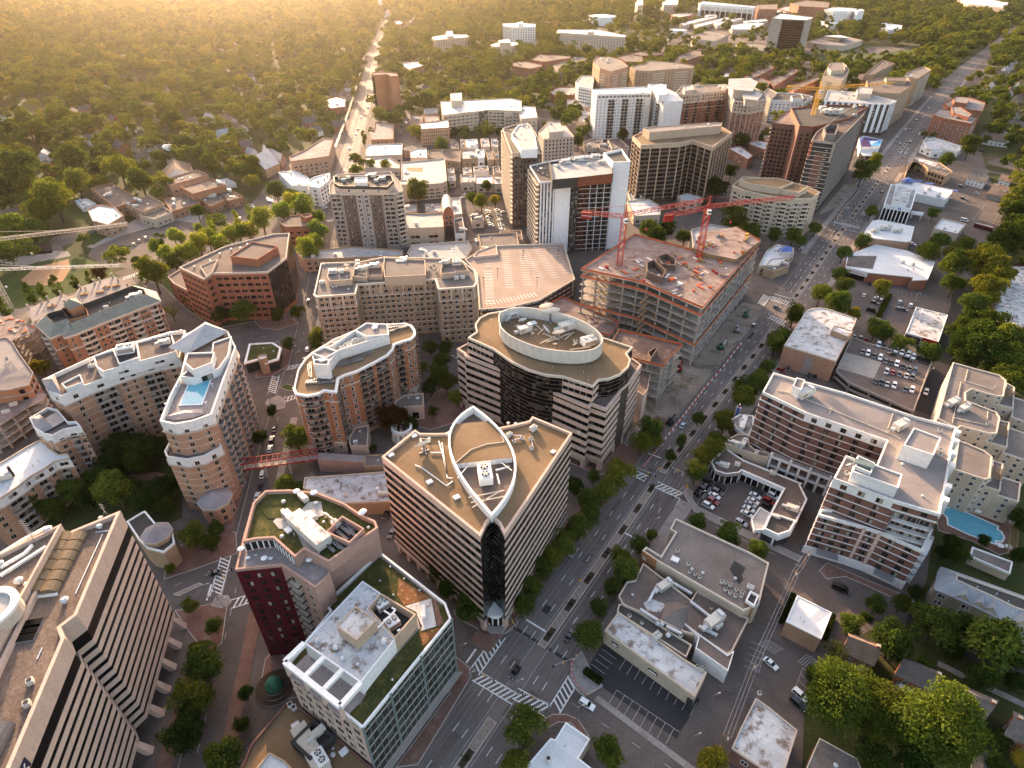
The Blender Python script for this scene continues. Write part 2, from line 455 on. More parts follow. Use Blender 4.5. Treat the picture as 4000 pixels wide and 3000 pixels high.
 def finish(s):
  cap={'window':100,'balcony':100}
  og=wloc(s.root)
  for name,it in s.items.items():
   it.sort(key=lambda q:(q[1]-CAM).length)
   n=cap.get(name,100)
   far=(og.to_2d().length>620)
   if far:n=min(n,60)
   for u,p,ang,sx,sy,sz in it[:n]:
    o=bpy.data.objects.new(name,umesh(u,name));o.location=p-og;o.rotation_euler=(0,0,ang);o.scale=(sx,sy,sz)
    link(o,s.root)
   if len(it)>n:
    mb=MB()
    for u,p,ang,sx,sy,sz in it[n:]:
     ca,sa=math.cos(ang),math.sin(ang)
     vs=[(p.x+x*sx*ca-y*sy*sa,p.y+x*sx*sa+y*sy*ca,p.z+z*sz)for x,y,z in u.v]
     i0=len(mb.v);mb.v+=vs
     idx=[mb.mi(m)for m in u.mats]
     for f,m in zip(u.f,u.m):mb.f.append(tuple(i0+q for q in f));mb.m.append(idx[m])
    obj(name+('_grid' if name=='window' else '_stack'),mb,s.root,'stuff')
def floors(z0,fh,n):return[z0+fh*k for k in range(n)]
KIT={}
def kitmesh(kind):
 if kind in KIT:return KIT[kind]
 mb=MB()
 def fan(x,y,z,r):
  mb.cyl((x,y,z),r,.25,14,'white_paint',r*.96,'charcoal')
  for k in range(5):
   a=k*2*PI/5;mb.beam((x,y,z+.3),(x+r*.85*math.cos(a),y+r*.85*math.sin(a),z+.3),r*.3,'beige_metal')
 if kind=='air_conditioner':
  mb.box((0,0,.25),2.2,1.6,1.3,0,'beige_metal');mb.box((0,0,0),1.8,1.3,.3,0,'steel');fan(-.5,0,1.55,.42);fan(.5,0,1.55,.42)
 elif kind=='cooling_tower':
  mb.box((0,0,.4),5.6,3.6,2.6,0,'white_paint');mb.box((0,0,0),5.2,3.2,.5,0,'steel')
  mb.box((0,-1.82,.8),5.0,.06,1.6,0,'grey_cladding');fan(-1.35,0,3.0,1.15);fan(1.35,0,3.0,1.15)
 elif kind=='condenser':
  mb.box((0,0,.1),.9,.9,.9,0,'beige_metal');mb.cyl((0,0,1.0),.36,.06,12,'charcoal')
 elif kind=='condenser_rack':
  for k in range(6):
   mb.box((k*1.15-2.9,0,.15),.95,.9,.9,0,'steel');mb.cyl((k*1.15-2.9,0,1.05),.36,.06,10,'charcoal')
  mb.box((0,0,0),7,.9,.16,0,'black_metal')
 elif kind=='roof_vent':
  mb.cyl((0,0,0),.35,.6,10,'galvanised');mb.cyl((0,0,.6),.6,.3,10,'galvanised',.3)
 elif kind=='vent_pipe':
  mb.cyl((0,0,0),.13,1.1,8,'galvanised');mb.cyl((0,0,1.1),.2,.15,8,'galvanised')
 elif kind=='skylight':
  mb.box((0,0,0),1.5,1.5,.35,0,'white_paint');mb.faces([(-.7,-.7,.35),(.7,-.7,.35),(.7,.7,.35),(-.7,.7,.35),(0,0,.7)],[(0,1,4),(1,2,4),(2,3,4),(3,0,4)],'grey_membrane')
 elif kind=='roof_hatch':
  mb.box((0,0,0),1.5,1.2,.5,0,'galvanised');mb.box((0,0,.5),1.6,1.3,.08,0,'white_paint')
 elif kind=='air_handler':
  mb.box((0,0,.35),4.4,2.0,1.7,0,'beige_metal');mb.box((0,0,0),4.0,1.6,.4,0,'steel');mb.box((1.6,0,2.05),.9,1.5,.5,0,'galvanised');mb.box((-1.2,-1.02,.7),1.4,.05,1.0,0,'grey_cladding');mb.box((-2.9,0,.5),1.5,.9,.8,0,'galvanised')
 elif kind=='satellite_dish':
  n=16;rings=[(0,0),(.5,.06),(1.0,.25)]
  T=Matrix.Translation((0,0,1.0))@Matrix.Rotation(R(-50),4,'X')
  vs=[T@Vector((0,0,0))]
  for r,z in rings[1:]:
   vs+=[T@Vector((r*math.cos(2*PI*i/n),r*math.sin(2*PI*i/n),z))for i in range(n)]
  fs=[(0,1+i,1+(i+1)%n)for i in range(n)]+[(1+i,1+n+i,1+n+(i+1)%n,1+(i+1)%n)for i in range(n)]
  mb.faces(vs,fs,'white_paint')
  f=T@Vector((0,0,.8))
  for i in(0,5,11):mb.beam(vs[1+n+i],f,.04,'steel')
  mb.beam((0,0,0),(0,0,.95),.18,'steel');mb.beam((-.6,0,.05),(.6,0,.05),.12,'steel');mb.beam((0,-.6,.05),(0,.6,.05),.12,'steel');mb.beam((.5,.5,0),(0,.1,.9),.08,'steel')
 elif kind=='patio_umbrella':
  mb.cyl((0,0,0),.04,2.4,6,'steel');mb.faces([(1.3*math.cos(PI/4*i),1.3*math.sin(PI/4*i),2.1)for i in range(8)]+[(0,0,2.6)],[(i,(i+1)%8,8)for i in range(8)],'white_paint')
 elif kind=='chimney':
  mb.box((0,0,0),.9,.7,1.6,0,'red_brick');mb.box((0,0,1.6),1.05,.85,.15,0,'pale_stone')
 elif kind=='antenna':
  mb.cyl((0,0,0),.07,5,6,'steel')
  for z in(2.8,3.4,4.0,4.6):mb.beam((-.7,0,z),(.7,0,z),.05,'steel')
  for k in range(3):mb.beam((math.cos(k*2.1),math.sin(k*2.1),0),(0,0,2),.06,'steel')
 KIT[kind]=mb.mesh(kind);return KIT[kind]
def kit(kind,parent,p,ang=0,sc=1):
 o=bpy.data.objects.new(kind,kitmesh(kind));o.location=Vector(p)-wloc(parent);o.rotation_euler=(0,0,ang);o.scale=(sc,)*3 if not isinstance(sc,tuple)else sc
 return link(o,parent)
def scatter(b,kinds,P=None,z=None,m=1.5,ang=None):
 0
 P=inset(P or b.P,m);z=b.deck if z is None else z
 xs=[p[0]for p in P];ys=[p[1]for p in P];rnd=random.Random(len(P)*31+int(xs[0]*7)+int(ys[0]*3))
 if ang is None:
  e=max(range(len(b.P)),key=lambda i:b.edge(i)[4]);t=b.edge(e)[2];ang=math.atan2(t.y,t.x)
 for k in kinds:
  for _ in range(60):
   x,y=rnd.uniform(min(xs),max(xs)),rnd.uniform(min(ys),max(ys))
   if inside(P,x,y):kit(k,b.root,(x,y,z),ang+rnd.choice((0,PI/2)),rnd.uniform(.85,1.15));break

def sheet(name,P,z,m,block=True):
 mb=MB();mb.face([(p[0],p[1],z)for p in(P if area(P)>0 else P[::-1])],m)
 if block:foot(P,.5)
 return obj(name,mb,kind='structure')
def slab(name,P,z,m,edge='kerb_stone',zz=0,block=True):
 mb=MB();Q=P if area(P)>0 else P[::-1]
 mb.prism(Q,zz,z,edge,edge);I=inset(Q,.25);mb.face([(p[0],p[1],z+.006)for p in I],m)
 if block:foot(P,.3)
 return obj(name,mb,kind='structure')
def off(L,o):
 0
 out=[]
 for i,p in enumerate(L):
  a=L[max(i-1,0)];b=L[min(i+1,len(L)-1)];t=(Vector(b)-Vector(a)).normalized()
  out.append(Vector(p)+Vector((-t.y,t.x))*o)
 return out
def strip(name,L,o1,o2,z,m,raised=False,block=True):
 A,B=off(L,o1),off(L,o2);mb=MB()
 for i in range(len(L)-1):
  if raised:
   mb.prism([B[i],B[i+1],A[i+1],A[i]],0,z,'kerb_stone',m)
  else:mb.face([(*B[i],z),(*B[i+1],z),(*A[i+1],z),(*A[i],z)],m)
  if block:foot([A[i],A[i+1],B[i+1],B[i]],.6)
 return obj(name,mb,kind='structure')
def along(L,step,start=0):
 0
 d0=start
 for i in range(len(L)-1):
  a,b=Vector(L[i]),Vector(L[i+1]);t=b-a;l=t.length;t/=l
  while d0<l:yield a+t*d0,t;d0+=step
  d0-=l
def dashes(name,L,offs,z,dash=3,gap=9,w=.18,m='road_paint',solid=()):
 mb=MB()
 for o in offs:
  for p,t in along(off(L,o),dash+gap,2):
   n=Vector((-t.y,t.x));a,b=p,p+t*dash
   mb.face([(*(a-n*w/2),z),(*(b-n*w/2),z),(*(b+n*w/2),z),(*(a+n*w/2),z)],m)
 for o in solid:
  A,B=off(L,o-w/2),off(L,o+w/2)
  for i in range(len(L)-1):mb.face([(*A[i],z),(*A[i+1],z),(*B[i+1],z),(*B[i],z)],'faded_paint')
 return obj(name,mb,kind='structure')
def lines(name,segs,z,w=.12,m='road_paint'):
 mb=MB()
 for a,b in segs:
  a,b=Vector(a),Vector(b);t=(b-a).normalized();n=Vector((-t.y,t.x))*w/2
  mb.face([(*(a-n),z),(*(b-n),z),(*(b+n),z),(*(a+n),z)],m)
 return obj(name,mb,kind='structure')
def zebra(fr,a,b,w=3.2,z=.134,diag=True):
 a,b=at(fr,*a).to_2d(),at(fr,*b).to_2d();t=(b-a);L=t.length;t/=L;n=Vector((-t.y,t.x))
 segs=[(a+n*w/2,b+n*w/2),(a-n*w/2,b-n*w/2)]
 o=lines('crosswalk',segs,z,.35)
 k=int(L/1.5);sh=w*.55 if diag else 0
 bars=[]
 for i in range(1,k):
  p=a+t*(i*L/k)
  bars.append((p-n*(w/2-.15)-t*sh/2,p+n*(w/2-.15)+t*sh/2))
 lines('crosswalk',bars,z+.003,.5)
def stalls(fr,a,b,n,dep,z=.075,m='faded_paint',head=True,w=.11,sk=0):
 0
 a,b=at(fr,*a).to_2d(),at(fr,*b).to_2d();t=(b-a);L=t.length;t/=L;nn=Vector((t.y,-t.x))*dep+t*sk
 segs=[(a+t*L*k/n,a+t*L*k/n+nn)for k in range(n+1)]
 if head:segs.append((a,b))
 lines('parking_marking',segs,z,w,m)
V2=lambda*p:[Vector(q)for q in p]
mb=MB();mb.face([(-9000,-600,0),(9000,-600,0),(9000,16000,0),(-9000,16000,0)],'ground_soil');obj('ground',mb,kind='structure')
sheet('city_ground',pl('o',[(-420,1950),(-420,720),(60,640),(330,565),(480,515),(560,420),(620,340),(715,300),(760,240),(800,130),(850,150),(880,215),(900,300),(1050,300),(1180,215),(1260,260),(1290,130),(1500,60),(1640,30),(1760,100),(1770,140),(1880,170),(2000,195),(2130,110),(2160,130),(2110,230),(2060,300),(2120,330),(2170,480),(2140,500),(2130,560),(2060,640),(2040,760),(2040,900),(2100,1000),(2020,1130),(2000,1260),(1950,1330),(1800,1400),(1740,1480),(1720,1950)]),.03,'city_paving',block=False)
AV=V2((-52,18),(-30,50),(-5.6,86.5),(9.2,109),(47.6,164.8),(63.7,188.7),(140.3,291.2),(221.3,407.4),(253.9,453.8),(334,565.5),(367,612),(427,696),(491,785),(594.5,925.7),(722,1103),(863,1277),(1114,1584),(1289,1794),(1500,2060))
strip('avenue',AV,11.2,-11.2,.09,'avenue_asphalt')
strip('avenue_fresh_lane',V2((9.2,109),(47.6,164.8),(63.7,188.7),(140.3,291.2),(165,326)),-1.6,-10.8,.097,'asphalt',block=False)
strip('avenue_fresh_lane',V2((178,345),(221.3,407.4),(253.9,453.8)),10.6,.5,.097,'fresh_asphalt',block=False)
[strip('tyre_track',AV,o+.55,o-.55,.1,'tyre_wear',block=False)for o in(9.9,8.3,6.6,5.0,3.9,2.6,-2.6,-3.9,-5,-6.6,-8.3,-9.9)]
dashes('lane_marking',AV,(7.4,4.2,-4.2,-7.4),.126,w=.2)
dashes('lane_edge_marking',AV,(),.128,w=.12,solid=(2.3,-2.3))
AVN=AV[:13]
strip('pavement',V2((-58,30),(-19,88)),16.5,11.4,.2,'brick_paving',True)
strip('pavement',V2((2,100),(47.6,164.8),(63.7,188.7),(82,213)),19,11.4,.2,'brick_paving',True)
strip('pavement',V2((17,120),(47.6,164.8),(57,178)),-11.4,-17,.2,'pavement',True)
strip('pavement',V2((74,203),(140.3,291.2),(168,331)),-11.4,-16,.2,'pavement',True)
strip('pavement',V2((190,362),(253.9,453.8),(334,565.5),(355,595)),-11.4,-15,.2,'pavement',True)
strip('pavement',V2((215,398),(253.9,453.8),(334,565.5),(355,595)),15,11.4,.2,'pavement',True)
strip('pavement',V2((380,630),(427,696),(491,785),(594.5,925.7)),15,11.4,.2,'pavement',True)
strip('pavement',V2((380,630),(427,696),(491,785),(594.5,925.7),(722,1103)),-11.4,-15,.2,'pavement',True)
def avp(fr,x,y):
 0
 q=at(fr,x,y).to_2d();best=None;s0=0
 for i in range(len(AV)-1):
  a,b=AV[i],AV[i+1];t=b-a;L=t.length;u=max(0,min(1,(q-a).dot(t)/L/L));e=(a+t*u-q).length
  if best is None or e<best[0]:best=(e,s0+u*L)
  s0+=L
 return best[1]
def avsub(s0,s1):
 out=[];s=0
 for i in range(len(AV)-1):
  a,b=AV[i],AV[i+1];L=(b-a).length
  for k in(s0,s1):
   pass
  if s+L>s0 and s<s1:
   if not out:out.append(a.lerp(b,max(0,(s0-s)/L)))
   out.append(a.lerp(b,min(1,(s1-s)/L)))
  s+=L
 return out
rp=random.Random(8)
for _ in range(46):
 i=rp.randrange(1,9);q=AV[i].lerp(AV[i+1],rp.random());t=(AV[i+1]-AV[i]).normalized();n=Vector((-t.y,t.x));q=q+n*rp.choice((-1,1))*rp.uniform(2.5,9.5);l,w=rp.uniform(1,7),rp.uniform(.5,1.6)
 sheet('road_patch',[q-t*l-n*w,q+t*l-n*w,q+t*l+n*w,q-t*l+n*w],.104+.0004*_,rp.choice(('asphalt','tyre_wear','asphalt','fresh_asphalt','city_paving')),False)
SHRUBSPOTS=[]
for p,q in((('12',1300,1720),('12',1535,1350)),(('22',190,875),('21',905,1500)),(('21',962,1400),('31',10,470)),(('31',150,275),('k',1000,1280)),(('k',1070,1165),('k',1440,680)),(('k',1480,600),('k',1575,485)),(('30',875,990),('30',920,900)),(('30',940,862),('30',985,800)),(('30',1090,660),('30',1130,610))):
 s0,s1=avp(*p),avp(*q);L=avsub(s0,s1)
 mb=MB();A,B=off(L,1.5),off(L,-1.5);P=A+B[::-1];P=P if area(P)>0 else P[::-1]
 mb.prism(P,0,.28,'kerb_stone','kerb_stone');I=inset(P,.3);mb.face([(v.x,v.y,.286)for v in I],'cobble')
 s=2.5
 for c,t in along(L,13,5):
  n=Vector((-t.y,t.x));a=c-t*2.6;b=c+t*2.6
  mb.face([(*(a-n*.95),.292),(*(b-n*.95),.292),(*(b+n*.95),.292),(*(a+n*.95),.292)],'mulch');SHRUBSPOTS.append(c)
 obj('median',mb,kind='structure')
zebra('12',(1420,1060),(1680,1215),3.4);zebra('22',(20,1175),(235,1295),3.4)
zebra('12',(1415,1040),(1590,800),3.2);zebra('22',(275,1285),(400,1080),3.4)
zebra('21',(795,1410),(872,1445),3.6);zebra('21',(930,1480),(1105,1560),3.6);zebra('21',(1115,1585),(1030,1740),3.4)
zebra('31',(10,270),(225,340),5,diag=False);zebra('31',(0,390),(120,440),4,diag=False);zebra('21',(1610,320),(1655,255),4)
zebra('k',(840,1215),(1200,1300),4.2,diag=False);zebra('k',(430,1580),(490,1545),3.6)
def stop(fr,a,b):lines('stop_line',[(at(fr,*a).to_2d(),at(fr,*b).to_2d())],.132,.6)
stop('22',(90,697),(225,780));stop('12',(1362,980),(1425,890));stop('22',(715,128),(800,172));stop('21',(880,1278),(968,1312));stop('k',(1000,1318),(1160,1352));stop('k',(890,1188),(1010,1212));stop('31',(35,245),(140,275));stop('31',(50,430),(110,455));stop('d',(410,1228),(465,1155))
lines('trench_patch',[(at('22',0,740).to_2d(),at('22',370,970).to_2d())],.102,1.0,'fresh_asphalt')
ST=pl('o',[(405,1720),(440,1570),(470,1450),(497,1330),(530,1180),(570,1010),(600,905),(622,835),(650,745),(676,630),(697,520),(720,430),(750,345)])
strip('street',ST,5.8,-5.8,.085,'asphalt');dashes('lane_marking',ST,(0,),.11,2.5,6,.16,'faded_paint',solid=(4.2,))
strip('pavement',ST[:4],-6,-10,.2,'brick_paving',True);strip('pavement',ST[:3],10,6,.2,'brick_paving',True);strip('pavement',ST[4:7],-6,-9,.2,'pavement',True);strip('pavement',ST[8:12],-6,-9,.2,'pavement',True);strip('pavement',ST[4:6],9,6,.2,'brick_paving',True)
OG=pl('o',[(735,385),(752,345),(766,300),(785,230),(800,160),(813,100),(828,62),(838,46),(850,36)])
strip('road',OG,9,-9,.095,'avenue_asphalt');dashes('lane_marking',OG,(5,-5),.13,4,10,.3,'faded_paint',solid=(0,))
strip('pavement',OG,12.5,9.2,.2,'city_paving',True);strip('pavement',OG,-9.2,-12.5,.2,'city_paving',True)
ZC=[0]
def street(fr,pts,w,m='asphalt',z=.08,mark=True,name='street'):
 ZC[0]+=.002;z=.062+ZC[0]
 L=pl(fr,pts);strip(name,L,w/2,-w/2,z,m)
 if mark:dashes('lane_marking',L,(0,),z+.02,2.5,7,.14,'faded_paint')
 return L
street('11',[(235,600),(120,545),(0,505),(-120,475),(-260,430),(-380,330),(-480,250)],9);street('11',[(215,745),(100,790),(-40,830)],9)
street('02',[(1090,500),(1200,450),(1330,410),(1500,375)],10);street('11',[(1050,670),(1200,690),(1330,725)],8,mark=False)
street('d',[(440,1205),(900,1420),(1400,1650),(1700,1790)],7);street('32',[(130,330),(300,420),(620,600)],9,mark=False)
street('22',[(1660,500),(1540,880),(1360,1190),(1190,1480),(1080,1700)],8.5,'city_paving',.075,False,'alley')
street('22',[(350,1215),(520,1330),(800,1510),(1150,1740)],9,'city_paving',.082)
street('20',[(1040,1560),(1100,1470),(1200,1390),(1330,1280),(1420,1190),(1540,1120),(1680,1030)],9);street('20',[(1040,1560),(960,1650),(940,1720)],9,mark=False)
street('30',[(560,1010),(730,1035),(900,1055),(960,1075)],11);street('r',[(0,520),(300,560),(760,610),(1150,560),(1700,640)],8,mark=False)
street('r',[(430,1440),(560,1240),(740,1000),(820,860)],9,'city_paving',.075,False,'lane');street('31',[(1245,200),(1235,330),(1180,480),(1130,650),(1080,850),(1010,1020)],8,'fresh_asphalt',.08,False,'lane')
street('10',[(600,1060),(470,1110),(300,1090),(130,1060)],9,mark=False);street('30',[(900,740),(600,690),(400,690)],10,mark=False)
street('20',[(380,90),(480,175),(660,195),(900,215),(1200,280),(1600,250),(1720,230)],12,'city_paving',mark=False)
street('30',[(0,520),(400,470),(680,430)],9,mark=False)
street('32',[(850,620),(1150,820),(1659,1050),(1800,1120)],7,'fresh_asphalt',mark=False);strip('pavement',pl('32',[(1100,980),(1300,1080),(1659,1250),(1800,1320)]),1,-1,.14,'pavement',True)
street('32',[(900,690),(760,620),(680,690)],6,mark=False)
stop('02',(1340,575),(1370,470));zebra('02',(1395,545),(1465,290),3.4);zebra('02',(1495,600),(1640,555),3.4)
zebra('11',(190,730),(305,708),3,diag=True);zebra('11',(130,775),(100,895),3.4);zebra('11',(185,935),(275,905),3.2);zebra('01',(790,150),(900,115),4);zebra('10',(455,1435),(505,1425),4,diag=False);zebra('10',(560,1105),(600,1100),4,diag=False)
slab('pavement',pl('12',[(1455,770),(1480,790),(1620,790),(1700,720),(1640,610),(1480,590),(1420,560),(1280,640),(1300,690)]),.2,'brick_paving')
slab('kerb_ramp',pl('12',[(1480,750),(1520,790),(1600,790),(1640,730),(1590,700),(1520,710)]),.225,'pavement',block=False)
slab('pavement',pl('22',[(380,980),(375,1080),(420,1160),(470,1200),(590,1130),(500,1000),(450,900)]),.2,'pavement')
slab('pavement',pl('22',[(200,1345),(260,1310),(350,1310),(430,1345),(500,1450),(480,1480),(380,1370),(300,1365),(240,1400)]),.2,'brick_paving')
slab('pavement',pl('12',[(1290,930),(1385,1010),(1395,1070),(1360,1130),(1050,1640),(900,1659),(1250,1180)]),.2,'brick_paving')
slab('plaza',pl('11',[(1000,1090),(1130,1130),(1290,1080),(1350,1010),(1340,900),(1180,860),(1090,990)]),.12,'brick_paving',block=False)
slab('plaza',pl('02',[(1060,440),(1300,360),(1540,270),(1530,130),(1350,130),(1100,250)]),.12,'brick_paving',block=False)
slab('plaza',pl('02',[(1130,640),(1350,600),(1480,560),(1440,850),(1350,930),(1240,800)]),.16,'brick_paving',block=False)
slab('kerb_ramp',pl('02',[(1370,610),(1400,545),(1480,540),(1500,590),(1440,625)]),.2,'pavement',block=False)
slab('plaza',pl('12',[(60,950),(130,890),(260,1000),(280,1200),(120,1230),(20,1160)]),.14,'brick_paving',block=False)
slab('traffic_island',pl('11',[(150,850),(200,830),(265,850),(270,880),(190,870)]),.25,'lawn');slab('traffic_island',pl('02',[(1120,535),(1290,460),(1320,470),(1160,550)]),.25,'cobble')
slab('pavement',pl('11',[(75,930),(150,905),(195,940),(185,985),(120,1000),(60,960)]),.2,'pavement');slab('pavement',pl('11',[(0,560),(150,560),(240,610),(215,710),(100,780),(0,790)]),.14,'brick_paving',block=False)
slab('forecourt',pl('11',[(-10,430),(110,400),(230,380),(270,440),(140,480),(40,470)]),.13,'brick_paving',block=False)
slab('forecourt',pl('32',[(330,380),(380,330),(880,540),(950,580),(900,600),(640,480),(500,420),(380,435)]),.13,'brick_paving',block=False)
slab('pavement',pl('d',[(395,1010),(430,960),(500,1000),(480,1060),(540,1140),(1500,1600),(1470,1650),(700,1290),(500,1180)]),.2,'pavement')
slab('plaza',pl('21',[(640,1240),(720,1200),(800,1290),(700,1400),(560,1420),(370,1340),(380,1240)]),.13,'brick_paving',block=False)
sheet('construction_ground',pl('21',[(700,1330),(1000,1100),(1270,830),(1600,480),(1620,330),(1500,300),(1100,640),(780,1010)]),.07,'site_dirt')
sheet('construction_ground',pl('k',[(650,1130),(850,1050),(1240,730),(1120,720),(990,730)]),.07,'site_dirt')
sheet('construction_ground',pl('m',[(0,520),(500,420),(1200,180),(1290,290),(900,700),(300,900),(420,1500),(0,1650)]),.05,'site_dirt')
sheet('car_park',pl('22',[(585,850),(490,1010),(590,1140),(1155,1535),(1280,1250),(1190,1200)]),.07,'fresh_asphalt')
stalls('22',(1105,1440),(680,1155),8,-5.3);stalls('22',(740,950),(1250,1270),10,4.6,head=False);stalls('22',(585,890),(512,985),3,-5,head=False)
strip('pavement',pl('22',[(545,1205),(1140,1650),(1250,1730)]),.9,-.9,.2,'pavement',True)
sheet('car_park',pl('22',[(1660,850),(1640,960),(1560,1050),(1780,1180),(1850,1230),(1960,1000),(1960,930),(1680,800)]),.068,'asphalt')
stalls('32',(225,1010),(165,1170),4,-5,.08,sk=2.0);stalls('22',(1640,880),(1600,1040),4,4.5,.08);stalls('32',(250,925),(330,970),5,4.5,.08,sk=-1.5);stalls('32',(0,830),(100,890),7,3.5,.08,sk=-2)
sheet('car_park',pl('d',[(490,1040),(560,920),(640,880),(760,930),(1330,960),(1240,1130),(1080,1330),(1500,1600),(540,1130)]),.066,'asphalt')
sheet('car_park',pl('31',[(540,170),(640,130),(1040,220),(1240,270),(1170,590),(860,530),(600,450)]),.066,'asphalt')
stalls('31',(700,270),(640,390),5,-4.6,.08);stalls('31',(810,215),(1020,250),7,4.5,.08);slab('planting_strip',pl('31',[(700,400),(770,250),(795,255),(730,410)]),.25,'lawn',block=False)
sheet('car_park',pl('r',[(640,1110),(830,880),(1420,990),(1250,1265)]),.066,'city_paving');stalls('r',(650,1110),(820,920),11,5,.085);stalls('r',(990,1190),(1150,990),11,-5,.085);stalls('r',(1000,1195),(1160,995),11,5,.085);stalls('r',(1240,1260),(1400,1010),12,-5,.085)
sheet('car_park',pl('r',[(790,830),(890,690),(1240,760),(1150,900)]),.066,'asphalt');sheet('car_park',pl('r',[(1170,460),(1230,380),(1659,420),(1659,590)]),.066,'asphalt');sheet('car_park',pl('r',[(760,1600),(960,1260),(1240,1300),(1150,1560)]),.07,'city_paving')
sheet('car_park',pl('q',[(1320,1350),(1330,1050),(1560,1040),(1590,1340)]),.066,'city_paving');sheet('car_park',pl('10',[(930,830),(960,740),(1000,745),(1000,900),(910,910)]),.066,'asphalt')
sheet('park_lawn',pl('01',[(-300,420),(-300,60),(130,60),(520,0),(700,80),(780,130),(500,230),(150,330)]),.04,'lawn',block=False)
sheet('infield',pl('01',[(135,155),(230,75),(445,20),(455,90),(405,165),(300,190),(170,190)]),.055,'infield');sheet('park_path',pl('01',[(0,40),(150,70),(240,40),(460,0),(440,-30),(0,-40)]),.06,'pavement')
sheet('school_drive',pl('00',[(570,1659),(600,1600),(780,1530),(1000,1480),(1150,1430),(1290,1450),(1330,1400),(1560,1330),(1659,1310),(1659,1420),(1420,1480),(1250,1560),(1050,1640),(1000,1700),(860,1750),(640,1700)]),.06,'city_paving')
sheet('school_path',pl('00',[(880,1420),(1100,1340),(1330,1380),(1290,1450),(1150,1430),(780,1530),(600,1610),(560,1600)]),.075,'pavement');stalls('00',(860,1580),(1200,1480),14,-5,.08);stalls('00',(1440,1400),(1640,1330),10,5,.08)
sheet('school_lawn',pl('00',[(550,1560),(640,1490),(720,1520),(600,1590)]),.085,'lawn');slab('traffic_island',pl('00',[(660,1640),(760,1590),(860,1590),(840,1620),(740,1659),(660,1690)]),.2,'lawn');sheet('school_lawn',pl('00',[(370,1360),(560,1340),(600,1430),(500,1455)]),.06,'lawn');sheet('playground',pl('00',[(130,1600),(330,1570),(340,1640),(160,1659)]),.06,'mulch');sheet('play_court',pl('00',[(340,1540),(480,1500),(640,1490),(520,1560),(400,1600),(430,1659),(200,1700)]),.05,'city_paving')
sheet('office_lawn',pl('30',[(300,400),(380,340),(560,300),(720,290),(1040,330),(1010,390),(700,430),(420,440)]),.05,'lawn');sheet('office_drive',pl('30',[(560,320),(720,300),(960,310),(700,350),(620,345)]),.07,'city_paving');sheet('verge',pl('20',[(640,190),(730,195),(990,225),(960,250),(780,225)]),.06,'lawn',block=False)
sheet('courtyard_lawn',pl('01',[(300,1659),(620,1330),(950,1150),(1080,1150),(1180,1500),(1180,1700),(700,1900),(0,2000)]),.06,'ground_soil',block=False);sheet('courtyard_path',pl('01',[(830,1420),(1000,1400),(1130,1420),(1060,1450),(930,1455)]),.08,'brick_paving',block=False)
slab('verge',pl('01',[(870,130),(960,60),(1080,80),(1120,200),(1330,290),(1600,370),(1659,420),(1400,470),(1200,340),(1050,190)]),.14,'lawn',block=False)

def text_part(parent,txt,p,t,n,size,m,name='lettering',panel=None,pm='charcoal',pad=.5,depth=.12):
 0
 cu=bpy.data.curves.new('t','FONT');cu.body=txt;cu.size=size;cu.extrude=depth/2
 to=bpy.data.objects.new('t',cu);C.objects.link(to);dg=bpy.context.evaluated_depsgraph_get();dg.update()
 me=bpy.data.meshes.new_from_object(to.evaluated_get(dg));bpy.data.objects.remove(to)
 me.materials.clear();me.materials.append(MATS[m])
 t=Vector((t[0],t[1],0)).normalized();n=Vector((n[0],n[1],0)).normalized();up=Vector((0,0,1))
 og=wloc(parent);par=parent;p=Vector(p)
 xs=[v.co.x for v in me.vertices];w=max(xs)
 if panel:
  mb=MB();a=p-t*pad-up*pad*.7;W=w+2*pad;Hh=size*.72+2*pad*.7
  q=[a,a+t*W,a+t*W+up*Hh,a+up*Hh];mb.faces([x+n*.02 for x in q]+[x+n*.2 for x in q],[(4,5,6,7),(0,1,5,4),(1,2,6,5),(2,3,7,6),(3,0,4,7)],panel)
  par=obj('sign_panel',mb,parent)
 M=Matrix(((t.x,up.x,n.x,0),(t.y,up.y,n.y,0),(t.z,up.z,n.z,0),(0,0,0,1)))
 M.translation=p+n*(.26 if panel else.1)-wloc(par)
 o=bpy.data.objects.new(name,me);o.matrix_local=M;link(o,par);return o
def pyramid(b,fr,pts,z0,z1,m,apex=None,name='hip_roof',over=.3):
 P=inset(pl(fr,pts,z0),-over);c=sum(P,Vector((0,0)))/len(P)if apex is None else at(fr,*apex,z1).to_2d()
 mb=MB()
 for i in range(len(P)):mb.face([(*P[i],z0),(*P[(i+1)%len(P)],z0),(*c,z1)],m)
 mb.face([(*p,z0)for p in P],m);return obj(name,mb,b.root)
def ngon(c,r,n,a0=0):return[Vector((c[0]+r*math.cos(a0+2*PI*i/n),c[1]+r*math.sin(a0+2*PI*i/n)))for i in range(n)]
b=Bld('office_slab','long pale office slab with black ribbon windows and skylights on its brown roof','office building','02',[(770,0),(490,665),(385,745),(410,818),(55,1659),(-150,2120),(-560,2120),(-300,1660),(0,975),(405,148),(440,134),(460,128)],53,mark='striped office slab')
P=b.P;mb=MB();mb.prism(P,5.2,53,'dark_glass');obj('wall',mb,b.root);b.deck=51.6
mb=MB();mb.face([(*p,51.6)for p in inset(P,.3)],'tile_roof_brown');obj('roof',mb,b.root)
mb=MB();b.ring(mb,inset(P,-.3),inset(P,.5),51,53.05,'pink_precast',51.6);obj('parapet',mb,b.root)
b.belt([46.9],4.4,.25,'pink_precast',range(0,6));b.belt([5.2+3.28*k for k in range(12)],1.8,.14,'pink_precast',range(0,6),name='spandrel')
mb=MB();mb.prism(inset(P,3.2),0,5.2,'charcoal');obj('base',mb,b.root)
